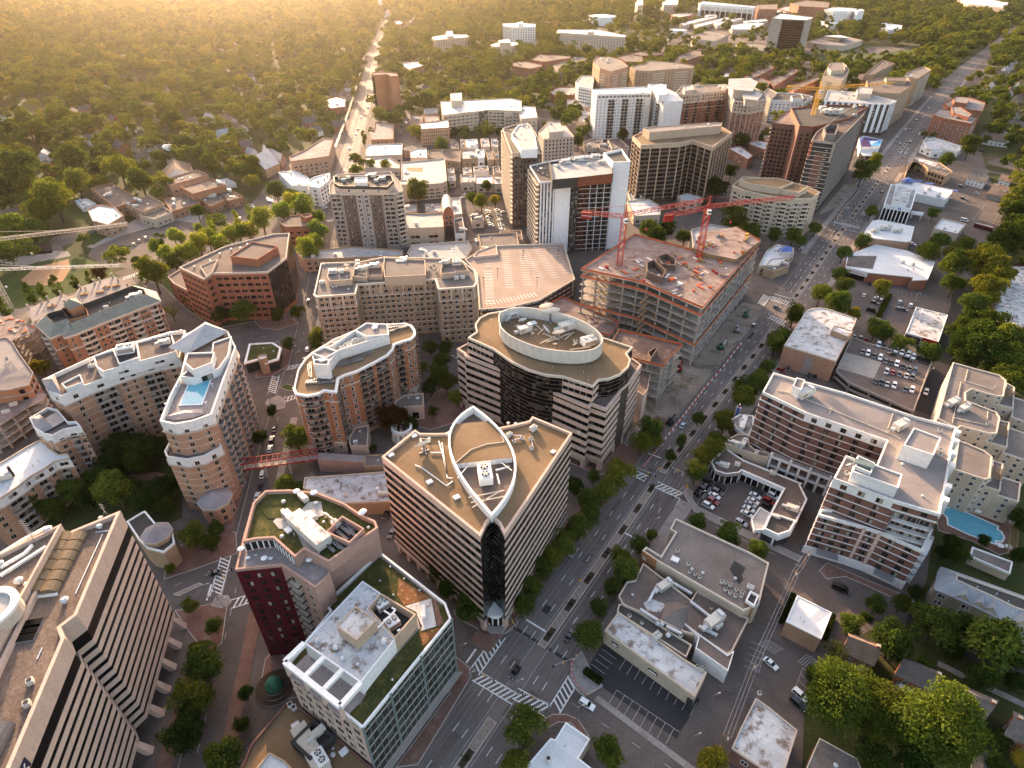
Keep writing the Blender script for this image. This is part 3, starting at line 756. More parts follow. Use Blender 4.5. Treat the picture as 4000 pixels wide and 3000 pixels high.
for i in(0,3):
 a,e,t,nn,L=b.edge(i)
 for k in range(int(L/7)+1):
  mb=MB();c=a+t*min(L-1,1+k*7);mb.beam((*(c-nn*1.0),5.3),(*(c+nn*1.6),0),1.5,'pink_precast',1.9);obj('pillar',mb,b.root)
Q=pl('02',[(395,78),(430,134),(405,160),(10,990),(-300,1700),(-700,1500),(-330,560),(0,270)],55.2)
Q=pl('02',[(395,78),(-5,806),(-420,1560),(-900,1300),(-330,440),(0,268)],55.2)
b.vol('raised_block',Q,55.2,40,'pink_precast','tile_roof_brown',.5,1.2)
Q=pl('02',[(465,128),(770,2),(700,170),(415,150)],53)
for A,Z in((((500,142),(300,530)),0),(((575,142),(378,530)),1)):
 a,e=at('02',*A[0],b.deck),at('02',*A[1],b.deck);t=(e-a).normalized();n=Vector((-t.y,t.x,0))*-1;w=4.4;L=(e-a).length;N=6
 for k in range(N):
  mb=MB();p0=a+t*(L*k/N+.15);p1=a+t*(L*(k+1)/N-.15);ns=7
  for j in range(ns):
   for q0,q1 in(((j)*PI/ns,(j+1)*PI/ns),):
    f=lambda p,q:p+n*(-w/2*math.cos(q)-w/2+w)+Vector((0,0,.3+1.5*math.sin(q)))
    mb.face([f(p0,q0),f(p1,q0),f(p1,q1),f(p0,q1)],'bronze_skylight')
  mb.face([p0+n*(w/2-w/2*math.cos(j*PI/ns))+Vector((0,0,.3+1.5*math.sin(j*PI/ns)))for j in range(ns+1)],'bronze_skylight')
  mb.face([p1+n*(w/2-w/2*math.cos(j*PI/ns))+Vector((0,0,.3+1.5*math.sin(j*PI/ns)))for j in range(ns+1)],'bronze_skylight')
  obj('vaulted_skylight',mb,b.root)
 mb=MB();q=(a+e)/2+n*(w+.45);mb.box((q.x,q.y,b.deck),L,.7,.55,math.atan2(t.y,t.x),'white_paint');q=e+n*w/2+t*.3;mb.box((q.x,q.y,b.deck),.6,w,.55,math.atan2(t.y,t.x),'white_paint');obj('skylight_kerb',mb,b.root)
for i,(x,y)in enumerate(((205,730),(185,770),(160,820))):
 p=at('02',x,y,b.deck);t=(at('02',0,975,53)-at('02',405,148,53)).normalized();mb=MB();mb.box((p.x,p.y,b.deck),2.2,4.6,.5,math.atan2(t.y,t.x),'steel','dark_glass');obj('louvre',mb,b.root)
a,e=at('02',405,160,b.deck),at('02',-30,1040,b.deck);mb=MB();mb.beam(a+Vector((.8,0,.3)),e+Vector((.8,0,.3)),.8,'white_paint');obj('gutter',mb,b.root)
for x,y,s in((650,105,1.5),(655,45,1.0),(425,585,1.7)):b.unit('roof_vent','02',x,y,0,s)
for x,y,s in((320,125,1.8),(130,460,1.8),(180,475,1.2),(10,345,1.5),(40,550,1.2)):b.unit('roof_vent','02',x,y,0,s,54)
for x,y in((205,1110),(185,1255)):b.unit('condenser','02',x,y,.6,1.4)
b.unit('antenna','02',215,170,0,1.4,54);b.unit('antenna','02',240,210,0,1.2,54);b.unit('antenna','02',55,1370,.5,.8);b.unit('antenna','02',690,20,0,.9)
for A in(((0,275),(150,180)),((150,180),(300,100)),((0,415),(300,225)),((210,215),(160,270)),((160,270),(0,360))):
 mb=MB();mb.beam(at('02',*A[0],54.4),at('02',*A[1],54.4),.7,'white_paint');obj('duct',mb,b.root)
for A in(((665,145),(490,530)),((275,880),(240,955)),((575,105),(510,140)),((620,130),(715,122))):
 mb=MB();mb.beam(at('02',*A[0],b.deck+.15),at('02',*A[1],b.deck+.15),.25,'galvanised');obj('pipe',mb,b.root)
P_=ngon(at('02',-40,670,55),5.7,24);mb=MB();mb.prism(P_,54,57.5,'ivory_trim');b.ring(mb,inset(P_,-.15),inset(P_,1.4),57,57.8,'white_paint');mb.face([(*p,57.2)for p in P_],'grey_membrane');obj('round_penthouse',mb,b.root)
mb=MB();p0,p1=at('02',110,1380,51.6),at('02',-60,1720,51.6)
for j in range(8):
 q0,q1=j*PI/8,(j+1)*PI/8;n=Vector((-.85,-.5,0)).normalized();t=(p1-p0).normalized();n=Vector((t.y,-t.x,0));f=lambda p,q:p+n*(3.2-3.2*math.cos(q))+Vector((0,0,.2+2.4*math.sin(q)))
 mb.face([f(p0,q0),f(p1,q0),f(p1,q1),f(p0,q1)],'grey_gravel')
mb.face([p0+n*(3.2-3.2*math.cos(j*PI/8))+Vector((0,0,.2+2.4*math.sin(j*PI/8)))for j in range(9)],'charcoal');obj('vaulted_plant_room',mb,b.root)
a,e,t,nn,L=b.edge(3);q=at('02',152,1620,49).to_2d();s_=(q-a).dot(t);K=a+t*s_
text_part(b.root,'CLARK',(*(K-(-t)*8.6+nn*.28),47.9),-t,nn,2.6,'white_paint',panel='navy_panel',pad=.7)
H=46
L0=pl('11',[(820,1300),(1030,1130),(1062,1150)],H);L1=arc(L0[2],at('e',765,1128,H).to_2d(),-2.2,7)
Rg=pl('e',[(765,1128),(790,1096),(1105,1226)],H);nose=pl('12',[(1612,135),(1580,70),(1528,22),(1490,70),(1452,150)],H)
b=Bld('flatiron_office','wedge-shaped office with gravel roof, lens-shaped white crown and black glass prow','office building','o',None,H,world=L0+L1+Rg+nose,mark='wedge-shaped office')
P=b.P;n=len(P);iR=n-6;mb=MB();mb.prism(P,4.5,H,'dark_glass');obj('wall',mb,b.root)
mb=MB();mb.face([(*p,45.1)for p in inset(P,.3)],'tan_gravel');obj('roof',mb,b.root);b.deck=45.1
mb=MB();b.ring(mb,inset(P,-.25),inset(P,.5),44.6,46.05,'pink_precast',45.1);obj('parapet',mb,b.root)
flat=[iR,n-1]+list(range(0,n-6));prow=[n-5,n-4,n-3,n-2]
b.glaze(4.5,44.5,3.64,2.2,'dark_glass',[iR,n-1],off=.05,mull='brown_cladding',mw=.1,md=.06)
b.belt([7.4+3.64*k for k in range(10)]+[43.3],1.3,.2,'pink_precast',[iR,n-1,0,n-7],name='spandrel')
b.belt([5.0+1.82*k for k in range(22)],.06,.05,'steel',prow,name='glazing_bar');b.glaze(4.5,44.6,1.21,1.2,'dark_glass',prow,off=.04)
b.belt([4.5],1.3,.6,'pink_precast',[iR,n-1]);mb=MB();mb.prism(inset(P,4),0,4.5,'charcoal');obj('base',mb,b.root)
for i in(iR,n-1):
 a,e,t,nn,L=b.edge(i)
 for k in range(9):mb=MB();c=a+t*(1+(L-2)*k/8)-nn*.7;mb.box((c.x,c.y,0),1.5,1.5,4.5,math.atan2(t.y,t.x),'pink_precast');obj('pillar',mb,b.root)
q=sum(nose,Vector((0,0)))/5;Q=ngon(q+Vector((.2,2)),3.6,16);mb=MB();mb.prism(Q,0,5.4,'white_paint','white_paint');obj('entrance_drum',mb,b.root)
mb=MB();q2=q+Vector((.2,2));
for k in range(5):a_=-PI/2+(k-2)*.5;mb.box((q2 .x+3.6*math.cos(a_),q2 .y+3.6*math.sin(a_),.3),1.3,.3,3.6,a_+PI/2,'dark_glass')
obj('entrance_door',mb,b.root)
HV=47.7
tp,lf,rt,bt=at('e',308,1015,HV).to_2d(),at('e',113,1330,HV).to_2d(),at('e',642,1420,HV).to_2d(),at('o',1062,1113,HV).to_2d()
def bez(a,m,c,k):
 q=m*2-(a+c)/2;return[a*(1-u)**2+q*2*u*(1-u)+c*u*u for u in[i/k for i in range(k)]]
LENS=bez(tp,lf,bt,16)+bez(bt,rt,tp,16)
mb=MB();b.ring(mb,inset(LENS,-.15),inset(LENS,.35),44.8,HV,'white_panel',45.1);obj('lens_wall',mb,b.root)
mb=MB();b.ring(mb,inset(LENS,-.25),inset(LENS,.45),HV,HV+.3,'white_paint');obj('lens_rim',mb,b.root)
def clip(P,f):
 out=[]
 for i in range(len(P)):
  a,c=P[i],P[(i+1)%len(P)];fa,fc=f(a),f(c)
  if fa>=0:out.append(a)
  if(fa>=0)!=(fc>=0):out.append(a.lerp(c,fa/(fa-fc)))
 return out
w1=at('e',150,1480,47.3).to_2d();w2=at('e',640,1425,47.3).to_2d();tt=(w2-w1);f1=lambda p:tt.x*(p.y-w1 .y)-tt.y*(p.x-w1 .x)
u1=at('e',200,1150,47.3).to_2d();u2=at('e',470,1125,47.3).to_2d();tu=u2-u1;f2=lambda p:-(tu.x*(p.y-u1 .y)-tu.y*(p.x-u1 .x))
I=inset(LENS,.6);mid=clip(clip(I,f1),f2);low=clip(I,lambda p:-f1(p));up=clip(I,lambda p:-f2(p))
mb=MB();mb.prism(mid,45,47.3,'white_panel','tan_gravel');obj('crown_plant_room',mb,b.root)
mb=MB();mb.face([(*p,45.3)for p in low],'brown_gravel');obj('crown_deck',mb,b.root);mb=MB();mb.face([(*p,45.3)for p in up],'brown_gravel');obj('crown_deck',mb,b.root)
for A,B_ in(((152,1480),(290,1360)),((290,1360),(420,1315)),((420,1315),(560,1298)),((560,1298),(510,1190))):
 mb=MB();mb.beam(at('e',*A,47.5),at('e',*B_,47.5),.22,'ivory_trim');obj('roof_rail',mb,b.root)
ax=math.atan2(tt.y,tt.x);b.unit('cooling_tower','e',405,1600,ax+PI/2,1.15,45.5)
for A,B_ in(((180,1590),(285,1470)),((620,1530),(500,1440))):mb=MB();mb.beam(at('e',*A,47.2),at('e',*B_,46.5),.2,'white_paint');obj('brace',mb,b.root)
for A,B_ in(((270,1750),(560,1690)),((290,1790),(560,1740)),((300,1830),(520,1700)),((440,1860),(330,1720))):mb=MB();mb.beam(at('e',*A,47.5),at('e',*B_,47.5),.28,'ivory_trim');obj('brace',mb,b.root)
for A,B_ in(((490,1530),(600,1500)),((500,1560),(520,1640))):mb=MB();mb.beam(at('e',*A,46.3),at('e',*B_,46.3),.5,'galvanised');obj('duct',mb,b.root)
for A,B_ in(((1030,1355),(1070,1370)),((1070,1370),(1235,1490)),((1235,1490),(1275,1460)),((1185,1200),(1215,1310)),((1215,1310),(1240,1440)),((1240,1440),(1275,1440)),((1130,1275),(1205,1275)),((1205,1210),(1235,1420))):
 mb=MB();mb.beam(at('11',*A,45.5),at('11',*B_,45.5),.32,'galvanised');obj('pipe',mb,b.root)
b.unit('satellite_dish','11',1090,1270,.6,3.0);b.unit('satellite_dish','11',1125,1205,2,1.0)
for x,y in((1025,1170),(875,1295),(1125,1470),(1245,1160),(1300,1570)):b.unit('roof_hatch','11',x,y,.6,1.2)
for x,y,k,s in((795,1205,'air_conditioner',1.1),(600,1255,'air_conditioner',.9),(705,1280,'condenser',1.2),(640,1305,'condenser',1),(780,1360,'condenser',1.2),(775,1285,'condenser',1.2),(592,1155,'roof_vent',1),(652,1160,'roof_vent',1),(955,1385,'roof_hatch',1),(540,1290,'condenser',.8),(1160,1240,'vent_pipe',1)):b.unit(k,'e',x,y,.8,s)
for A,B_ in(((610,1245),(700,1250)),((620,1290),(700,1265)),((785,1300),(790,1350))):mb=MB();mb.beam(at('e',*A,45.9),at('e',*B_,45.9),.35,'steel');obj('duct',mb,b.root)
HU,HL=40.5,32.5
low=pl('e',[(185,538),(275,480)],HL)+pl('e',[(330,410)],HL)+pl('e',[(560,240),(1000,260),(1350,440),(1660,680),(1560,830),(1510,885),(1385,1028),(1262,985),(1245,1008),(820,832),(815,832)],HL)[:-1]
lowP=pl('e',[(183,540),(260,500),(420,300),(900,250),(1400,480),(1665,670),(1565,825),(1500,880),(1385,1028),(1262,985),(1245,1010),(822,832),(618,742),(248,600),(240,578)],HL)
b=Bld('curved_office','office with pale stripe bands, curved black glass and an oval roof screen of dishes','office building','e',None,HL,world=lowP,mark='oval-roofed office')
P=b.P;n=len(P);b.vol(None,P,HL,0,'dark_glass','brown_gravel',.5,.8,'pink_precast')
EF=[n-8,n-7,n-6,n-5,n-3,n-2,n-1,5]
b.glaze(4.4,31.5,3.9,2.4,'dark_glass',EF,off=.04,mull='brown_cladding',mw=.1,md=.06)
b.belt([4.6+3.95*k for k in range(7)],1.9,.35,'pink_precast',EF,name='spandrel');b.belt([31.2],1.3,.4,'pink_precast',EF+[n-4]);b.belt([3.2],1.2,.5,'tan_precast',EF)
for i in EF:
 a,e,t,nn,L=b.edge(i)
 for k in range(max(2,int(L/6))):mb=MB();c=a+t*(.6+(L-1.2)*k/max(1,int(L/6)-1))+nn*.2;mb.box((c.x,c.y,0),1.3,.9,4.4,math.atan2(t.y,t.x),'pink_precast');obj('pillar',mb,b.root)
upF=at('e',272,455,HU).to_2d();up2=at('e',472,540,HU).to_2d()
sw=[at('e',x,y,HU).to_2d()for x,y in((472,545),(620,650),(760,715),(900,755),(1035,768))]
rb=[at('e',x,y,HU).to_2d()for x,y in((1035,768),(1280,848),(1325,795),(1410,785),(1500,750),(1565,690),(1585,630),(1550,580),(1602,530),(1360,450),(1000,290),(640,205),(545,236),(430,255),(360,290),(322,345),(335,405),(265,452))]
UP=sw[:-1]+rb
b.vol('upper_storey',UP,HU,4,'dark_glass','tan_gravel',.6,.7,'ivory_trim')
m_=len(UP);b.belt([5+1.95*k for k in range(18)],.07,.04,'tan_precast',[0,1,2,3]+[6,7,8,9,10],UP,'glazing_bar');b.glaze(4.5,40,1.3,1.4,'dark_glass',[0,1,2,3]+[6,7,8,9,10],UP,off=.03)
b.belt([33.0,36.6],1.7,.25,'pink_precast',[4,5,m_-1],UP,'spandrel');b.glaze(33,40,3.5,2.4,'dark_glass',[4,5,m_-1],UP,mull='ivory_trim',mw=.15)
c1,c2,c3,c4=at('e',515,262,46).to_2d(),at('e',1360,500,46).to_2d(),at('e',860,232,46).to_2d(),at('e',900,545,46).to_2d()
E4=[at('e',x,y,46.5).to_2d()for x,y in((512,270),(530,370),(610,440),(720,492),(860,538),(1020,562),(1160,566),(1280,548),(1345,505),(1360,460),(1330,410),(1250,345),(1130,290),(1000,250),(850,220),(720,205),(620,212),(545,238))]
EL=[]
for i in range(len(E4)):
 a,c,e,f=E4[i-1],E4[i],E4[(i+1)%len(E4)],E4[(i+2)%len(E4)]
 for u in(0,.5):EL.append(.5*((2*c)+(e-a)*u+(2*a-5*c+4*e-f)*u*u+(3*c-a-3*e+f)*u**3))
mb=MB();b.ring(mb,EL,inset(EL,.4),40.6,46.5,'beige_metal',40.6);obj('roof_screen',mb,b.root)
mb=MB();mb.face([(*p,41.2)for p in inset(EL,.3)],'tan_gravel');obj('screen_deck',mb,b.root)
mb=MB()
for i in range(0,len(EL),1):q=inset(EL,-.05)[i];mb.beam((*q,40.3),(*q,46.5),.14,'ivory_trim')
obj('screen_joint',mb,b.root)
for x,y,s,a in((930,320,4.4,.2),(900,255,3.4,.2),(708,345,2.1,.4),(670,385,1.6,.1),(1000,460,2.9,.2),(970,518,1.1,0),(820,285,1.1,.3),(893,420,2.4,-1.3),(603,325,2.2,1.5),(1132,523,1.2,.4),(815,397,.8,0)):b.unit('satellite_dish','e',x,y+8,a,s,41.2)
for x,y,k,s,a in((610,290,'cooling_tower',1,.45),(1240,510,'cooling_tower',1.1,.45),(1070,390,'air_handler',1.8,.5),(725,410,'air_handler',1.4,.5),(1030,330,'condenser_rack',1,-.4),(1060,315,'condenser_rack',1,-.4),(790,350,'roof_hatch',2,.4),(690,310,'condenser',1.5,0),(1135,500,'condenser',1.6,.3),(785,425,'condenser',1.2,.3)):b.unit(k,'e',x,y,a,s,41.2)
p=at('e',1010,390,41.2);mb=MB();mb.box(p,5,2.4,2.2,.9,'green_paint');obj('generator',mb,b.root)
for A,B_ in(((870,420),(1000,470)),((850,500),(980,440)),((905,490),(1090,420)),((780,320),(870,400)),((880,380),(830,430)),((1120,410),(1050,470)),((780,300),(600,260)),((1090,550),(1260,530))):mb=MB();mb.beam(at('e',*A,41.9),at('e',*B_,41.9),.35,'ivory_trim');obj('steel_frame',mb,b.root)
for x,y in((730,625),(950,700),(1200,740),(1410,545),(1240,810),(455,320),(430,465),(590,535)):b.unit('vent_pipe','e',x,y,0,.8,39.8)
b=Bld('glass_building','green glass corner building with planted roof edge and white pergola penthouse','office building','12',[(690,1400),(1265,690),(1228,588),(800,255),(445,590),(480,640),(190,1000)],31,'green_glass','green_roof',.5,.8,'white_paint',mark='green glass corner building')
b.glaze(.2,30.2,1.95,2.0,'green_glass',[0,1,2],off=.06,mull='teal_glass_frame',mw=.12);b.belt([4.6+3.9*k for k in range(7)],.8,.14,'grey_cladding',[0,1],name='floor_edge')
b.belt([4.2],.5,1.6,'grey_cladding',[0],name='canopy');b.piers(0,[.0,.28,.62,1],0,31.2,.5,.35,'teal_glass_frame')
mb=MB();a,e=b.P[6],b.P[0];t=(e-a).normalized();nn=Vector((t.y,-t.x));nn=nn if nn.dot(-a)>0 else-nn
mb.face([(*(a+nn*.008),0),(*(e+nn*.008),0),(*(e+nn*.008),31),(*(a+nn*.008),31)],'pink_precast');obj('stone_facade',mb,b.root)
b.wins([6],floors(1.5,3.9,8),3.4,2.3,2.3,'pale_stone','window_glass',2)
b.belt([8.2,20,30],.35,.2,'ivory_trim',[6])
UPP=pl('12',[(185,970),(545,1255),(680,1105),(900,825),(1038,665),(690,447),(312,848)],36);U1=pl('12',[(312,848),(680,1105),(900,825),(765,745),(722,628),(808,528),(690,447)],36)
roofP=pl('12',[(312,848),(680,1105),(900,825),(725,628),(808,528),(690,447)],36)
b.vol('penthouse',roofP,36,30.5,'white_panel','stained_membrane',.3,.2)
wl=pl('12',[(725,628),(900,825),(1038,665),(808,528)],36);mb=MB();b.ring(mb,wl,inset(wl,.4),30.4,36.3,'tan_precast',33);o_=obj('plant_well',mb,b.root);mb=MB();mb.face([(*p,33)for p in inset(wl,.3)],'charcoal');obj('well_floor',mb,o_)
for x,y in((820,615),(885,735)):b.unit('cooling_tower','12',x,y,.7,(.6,.85,.8),33.05)
for A,B_ in(((790,750),(905,635)),((830,640),(870,665)),((905,635),(880,620)),((935,760),(915,770))):mb=MB();mb.beam(at('12',*A,37.2),at('12',*B_,37.2),.35,'white_paint');obj('pipe',mb,b.root)
Bx=pl('12',[(525,742),(650,830),(778,702),(645,610)],40);b.vol('lift_house',Bx,40,35.8,'tan_precast','stained_membrane',.25,.15)
for x,y in((610,600),(640,655),(685,660),(675,690),(610,770),(635,800),(640,715)):b.unit('vent_pipe','12',x,y,0,.7,39.9 if x>600 and y>630 else 35.8)
for x,y,s in((400,840,1.2),(520,885,1.5),(565,955,1.1),(830,850,1.6),(660,990,.8),(435,890,.6),(490,855,.6),(790,850,.6),(770,540,1)):b.unit('roof_vent','12',x,y,0,s,35.8)
PG=pl('12',[(185,970),(545,1255),(680,1105),(312,848)],36)
for A,B_,w in((0,1,1.3),(0,3,1.3),(1,2,1.3)):mb=MB();mb.beam((*PG[A],35.6),(*PG[B_],35.6),w,'white_paint');obj('pergola_beam',mb,b.root)
for u in(.36,.68):mb=MB();mb.beam((*PG[0].lerp(PG[1],u),35.6),(*PG[3].lerp(PG[2],u),35.6),1.1,'white_paint');obj('pergola_beam',mb,b.root)
for u in(0,.36,.68,1):q=PG[0].lerp(PG[1],u);mb=MB();mb.box((q.x,q.y,30.2),1,1,5,.6,'pink_precast');obj('pergola_post',mb,b.root)
mb=MB();mb.face([(*p,30.5)for p in inset(PG,-.5)],'roof_pavers');obj('terrace',mb,b.root)
def patch(b,fr,pts,z,m,name='roof_patch'):mb=MB();P=pl(fr,pts,z);mb.face([(*p,z)for p in(P if area(P)>0 else P[::-1])],m);return obj(name,mb,b.root)
patch(b,'12',[(925,425),(1140,560),(960,605),(915,540)],30.28,'red_sedum','sedum_bed');patch(b,'12',[(965,610),(1135,560),(1170,740),(1070,770),(1040,650)],30.3,'stained_membrane','terrace');patch(b,'12',[(1060,790),(1180,750),(1200,760),(1080,870)],30.3,'red_sedum','sedum_bed');patch(b,'12',[(580,1270),(690,1110),(930,820),(1050,680),(1075,740),(930,900),(730,1140),(680,1240),(600,1290)],30.3,'roof_pavers','walkway');patch(b,'12',[(1140,560),(1160,555),(1215,720),(1180,745)],30.32,'brick_paving','terrace')
A=[(465,612),(800,270),(815,285),(480,625)]
for A in([(450,592),(800,262),(812,280),(465,610)],[(800,262),(1225,592),(1205,605),(800,290)]):patch(b,'12',A,30.33,'roof_pavers','gravel_margin')
mb=MB();mb.box(at('12',1085,650,30.3),1.2,3.6,1.0,.2,'white_paint');obj('planter',mb,b.root)
for x,y in((805,448),(890,540),(1030,715),(940,820),(850,930),(745,1055),(870,358),(960,435),(885,1090),(1060,510)):b.unit('roof_vent','12',x,y,0,.55,30.3)
lo=pl('12',[(-134,372),(160,342),(200,365),(385,490),(480,400),(470,320),(790,105),(775,60),(690,20),(570,-60),(400,-128),(215,-145),(60,-140),(-20,-60),(-85,170)],42)
b=Bld('maroon_building','apartment house of maroon panels and pink brick with green roof gardens','apartment building','12',None,42,'pink_brick','roof_pavers',.5,1.0,world=lo,mark='maroon and pink apartment house')
a,e,t,nn,L=b.edge(0);mb=MB();mb.face([(*(a+nn*.008),0),(*(e+nn*.008),0),(*(e+nn*.008),41),(*(a+nn*.008),41)],'maroon_panel');obj('maroon_facade',mb,b.root)
a2,e2,t2,n2,L2=b.edge(len(lo)-1);mb=MB();mb.face([(*(a2+n2*.1),0),(*(e2+n2*.1),0),(*(e2+n2*.1),41),(*(a2+n2*.1),41)],'maroon_panel');obj('maroon_facade',mb,b.root)
b.wins([0],floors(2.5,3.2,12),3.3,1.9,1.8,'maroon_panel','window_glass',2,.6)
b.wins([2],floors(2.5,3.2,12),3.2,1.5,1.8,'pale_stone','window_glass',2);b.balcs(2,.05,.45,floors(2,3.2,12),1.5,'pale_stone','black_metal',False)
uP=pl('12',[(-85,190),(0,172),(112,165),(250,290),(312,240),(470,322),(790,100),(770,55),(690,20),(570,-60),(400,-128),(215,-145),(60,-140),(-20,-60)],45.5)
b.vol('upper_storey',uP,45.5,41,'pink_brick','green_roof',.55,1.3)
b.glaze(41.6,44.4,2.8,1.4,'window_glass',[0,1,2],uP,mull='white_paint',mw=.3,md=.2)
patch(b,'12',[(250,110),(340,65),(460,190),(400,290),(310,235)],44.32,'roof_pavers');patch(b,'12',[(450,130),(565,40),(710,110),(610,210),(520,170)],44.32,'charcoal');patch(b,'12',[(110,60),(250,-60),(420,-70),(440,20),(340,60),(220,110),(150,110)],44.33,'grey_membrane');patch(b,'12',[(300,310),(380,470),(465,390),(440,320)],41.05,'roof_pavers')
W=pl('12',[(455,140),(560,35),(705,118),(608,212)],46);mb=MB();b.ring(mb,W,inset(W,.4),44.4,46.8,'pink_brick');obj('plant_screen',mb,b.root)
p=at('12',350,140,44.4);mb=MB();mb.box(p,15,4.6,3.2,-.72,'beige_metal','stained_membrane');obj('plant_room',mb,b.root)
for x,y,k,s in((470,230,'condenser_rack',1),(510,210,'condenser_rack',1),(540,225,'condenser_rack',1),(575,120,'condenser_rack',1),(600,100,'condenser_rack',1),(630,150,'condenser_rack',1),(560,160,'condenser_rack',.9),(520,90,'air_conditioner',1.4),(220,45,'air_handler',1.3),(365,40,'air_handler',1.0),(210,125,'roof_hatch',1.6),(455,30,'satellite_dish',1.2),(485,50,'satellite_dish',1),(440,70,'roof_vent',1),(330,60,'roof_vent',1.2),(170,165,'roof_vent',1.3),(250,155,'vent_pipe',1.2),(690,30,'patio_umbrella',1),(700,20,'patio_umbrella',1),(730,105,'roof_vent',1),(310,-80,'air_handler',1),(390,-50,'roof_vent',1.4),(180,-60,'roof_vent',1.4),(270,-110,'patio_umbrella',1),(380,-100,'patio_umbrella',1)):b.unit(k,'12',x,y,-.72,s*.8,44.4)
for x,y,k in((60,320,'patio_umbrella'),(95,305,'roof_hatch'),(350,330,'patio_umbrella'),(-90,260,'patio_umbrella'),(0,280,'condenser'),(-50,300,'roof_hatch')):b.unit(k,'12',x,y,0,.7,41.1)
patch(b,'11',[(0,1610),(60,1540),(225,1530),(380,1545),(300,1640),(200,1700),(80,1700)],44.34,'green_roof','roof_garden')
b=Bld('brown_low_building','low brown flat-roofed building with sunken black plant court','low building','12',[(-30,1500),(215,1215),(500,1440),(790,1690),(560,1900),(-200,1900)],12,'dark_brick','tan_gravel',.4,.7,mark='brown low building')
W=pl('12',[(222,1490),(372,1345),(515,1450),(350,1610)],14);b.vol('plant_court',W,14,11,'charcoal','dark_membrane',.8,1.2)
p=at('12',365,1560,11.3);mb=MB();mb.box(p,15,4,2.6,-.85,'tan_precast','ivory_trim');obj('plant_room',mb,b.root)
b.unit('cooling_tower','12',425,1610,-.85,.8,12);b.unit('air_handler','12',405,1440,.8,.9,13);b.unit('condenser','12',225,1260,.6,1.4);b.unit('condenser','12',250,1278,.6,1.4);b.unit('roof_hatch','12',260,1390,.6,1.3);b.unit('roof_hatch','12',570,1560,.8,1.3);b.unit('roof_vent','12',500,1580,0,1.2);b.unit('roof_vent','12',500,1535,0,.7)
b=Bld('white_roof_annexe','small white-roofed annexe at the bottom edge beside the brown low building','low building','12',[(-30,1700),(85,1558),(185,1612),(290,1720),(100,1850)],15,'tan_precast','white_membrane',.3,.5);scatter(b,['roof_vent','vent_pipe'])
b=Bld('curved_apartments','long curved brick apartment wing with a white top storey','apartment building','01',[(275,800),(310,868),(395,908),(550,838),(720,775),(900,715),(1030,680),(1165,655),(1200,480),(1100,490),(890,550),(730,600),(600,650),(350,765)],36.5,'buff_brick','brown_gravel',.5,1.6,'white_stucco',mark='curved brick apartment wing')
b.belt([32.0],4.2,.18,'white_stucco',range(0,7),name='top_storey');b.belt([31.6],.4,.5,'pale_stone',range(0,7),name='cornice')
b.belt([4.5+3.1*k for k in range(9)],.22,.1,'ivory_trim',[2,3,4,5,6])
Z=floors(2.0,3.1,10);b.wins([0,1,2],floors(2,3.1,11),4.2,1.7,1.7,'pale_stone',xs=None);b.balcs(3,.12,.98,floors(1.6,3.1,10),1.5,'concrete','grey_cladding');b.wins([4],floors(2,3.1,11),3.9,1.7,1.7,'pale_stone');b.balcs(5,.0,.98,floors(1.6,3.1,10),1.5,'concrete','grey_cladding');b.wins([6],floors(2,3.1,11),4.4,1.7,1.7,'pale_stone');b.wins([3,5],[33.2],4.5,2.4,1.8,'pale_stone')
Q=pl('01',[(605,648),(622,715),(668,748),(900,682),(1140,618),(1110,500),(890,556),(730,606)],40);b.vol('set_back_storey',Q,40,35,'white_stucco','brown_gravel',.4,.7);b.wins([2,3],[36.6],7,4,1.2,'white_stucco',P=Q)
W=pl('01',[(728,602),(768,700),(905,655),(888,555)],40.8);mb=MB();b.ring(mb,W,inset(W,.5),39,40.9,'white_stucco');mb.face([(*p,39.4)for p in W],'dark_membrane');obj('plant_screen',mb,b.root);b.unit('cooling_tower','01',825,625,.35,1.15,39.5)
Q=pl('01',[(400,830),(430,860),(540,820),(520,770)],37.5);b.vol('lift_house',Q,37.8,35,'white_stucco','brown_gravel');pyramid(b,'01',[(275,800),(310,868),(392,890),(350,770)],36.6,40,'metal_roof_mauve',(335,795));pyramid(b,'01',[(1095,592),(1215,630),(1478,490),(1330,430)],41.4,46,'metal_roof_grey',(1330,440))
for k in range(7):b.unit('roof_vent','01',995+30*k,540-8*k,0,1.2,39.4)
b.unit('air_handler','01',1070,570,.3,1,39.4);b.unit('air_conditioner','01',598,722,.3,1);b.unit('vent_pipe','01',670,755,0,.8);b.unit('vent_pipe','01',665,700,0,.8,39.4);b.unit('vent_pipe','01',950,630,0,.8,39.4)
b=Bld('pool_tower','brick apartment tower with white top and a blue swimming pool on its roof','apartment building','01',[(1035,1068),(1130,1090),(1250,1068),(1372,1025),(1450,800),(1528,590),(1478,490),(1330,440),(1180,520),(1200,650),(1170,770),(1100,900)],41,'buff_brick','roof_pavers',.6,2.2,'white_stucco',mark='roof pool tower')
b.belt([36.6],3.9,.2,'white_stucco',[0,1,2,3,4,5,10,11],name='top_storey');b.belt([36.1],.45,.55,'pale_stone',[0,1,2,3,4,5],name='cornice');b.belt([4.5+3.1*k for k in range(10)],.2,.1,'ivory_trim',[0,1,2])
b.wins([0,1,2],floors(2,3.1,12),3.4,1.6,1.7,'pale_stone');b.wins([3,4],floors(2,3.1,12),4.2,1.7,1.7,'pale_stone');b.wins([5],floors(2,3.1,12),4,1.6,1.7,'pale_stone')
for x in(.12,.42,.72):b.balcs(3,x,x+.16,floors(1.6,3.1,11),1.4,'concrete','grey_cladding');b.balcs(4,x,x+.16,floors(1.6,3.1,11),1.4,'concrete','grey_cladding')
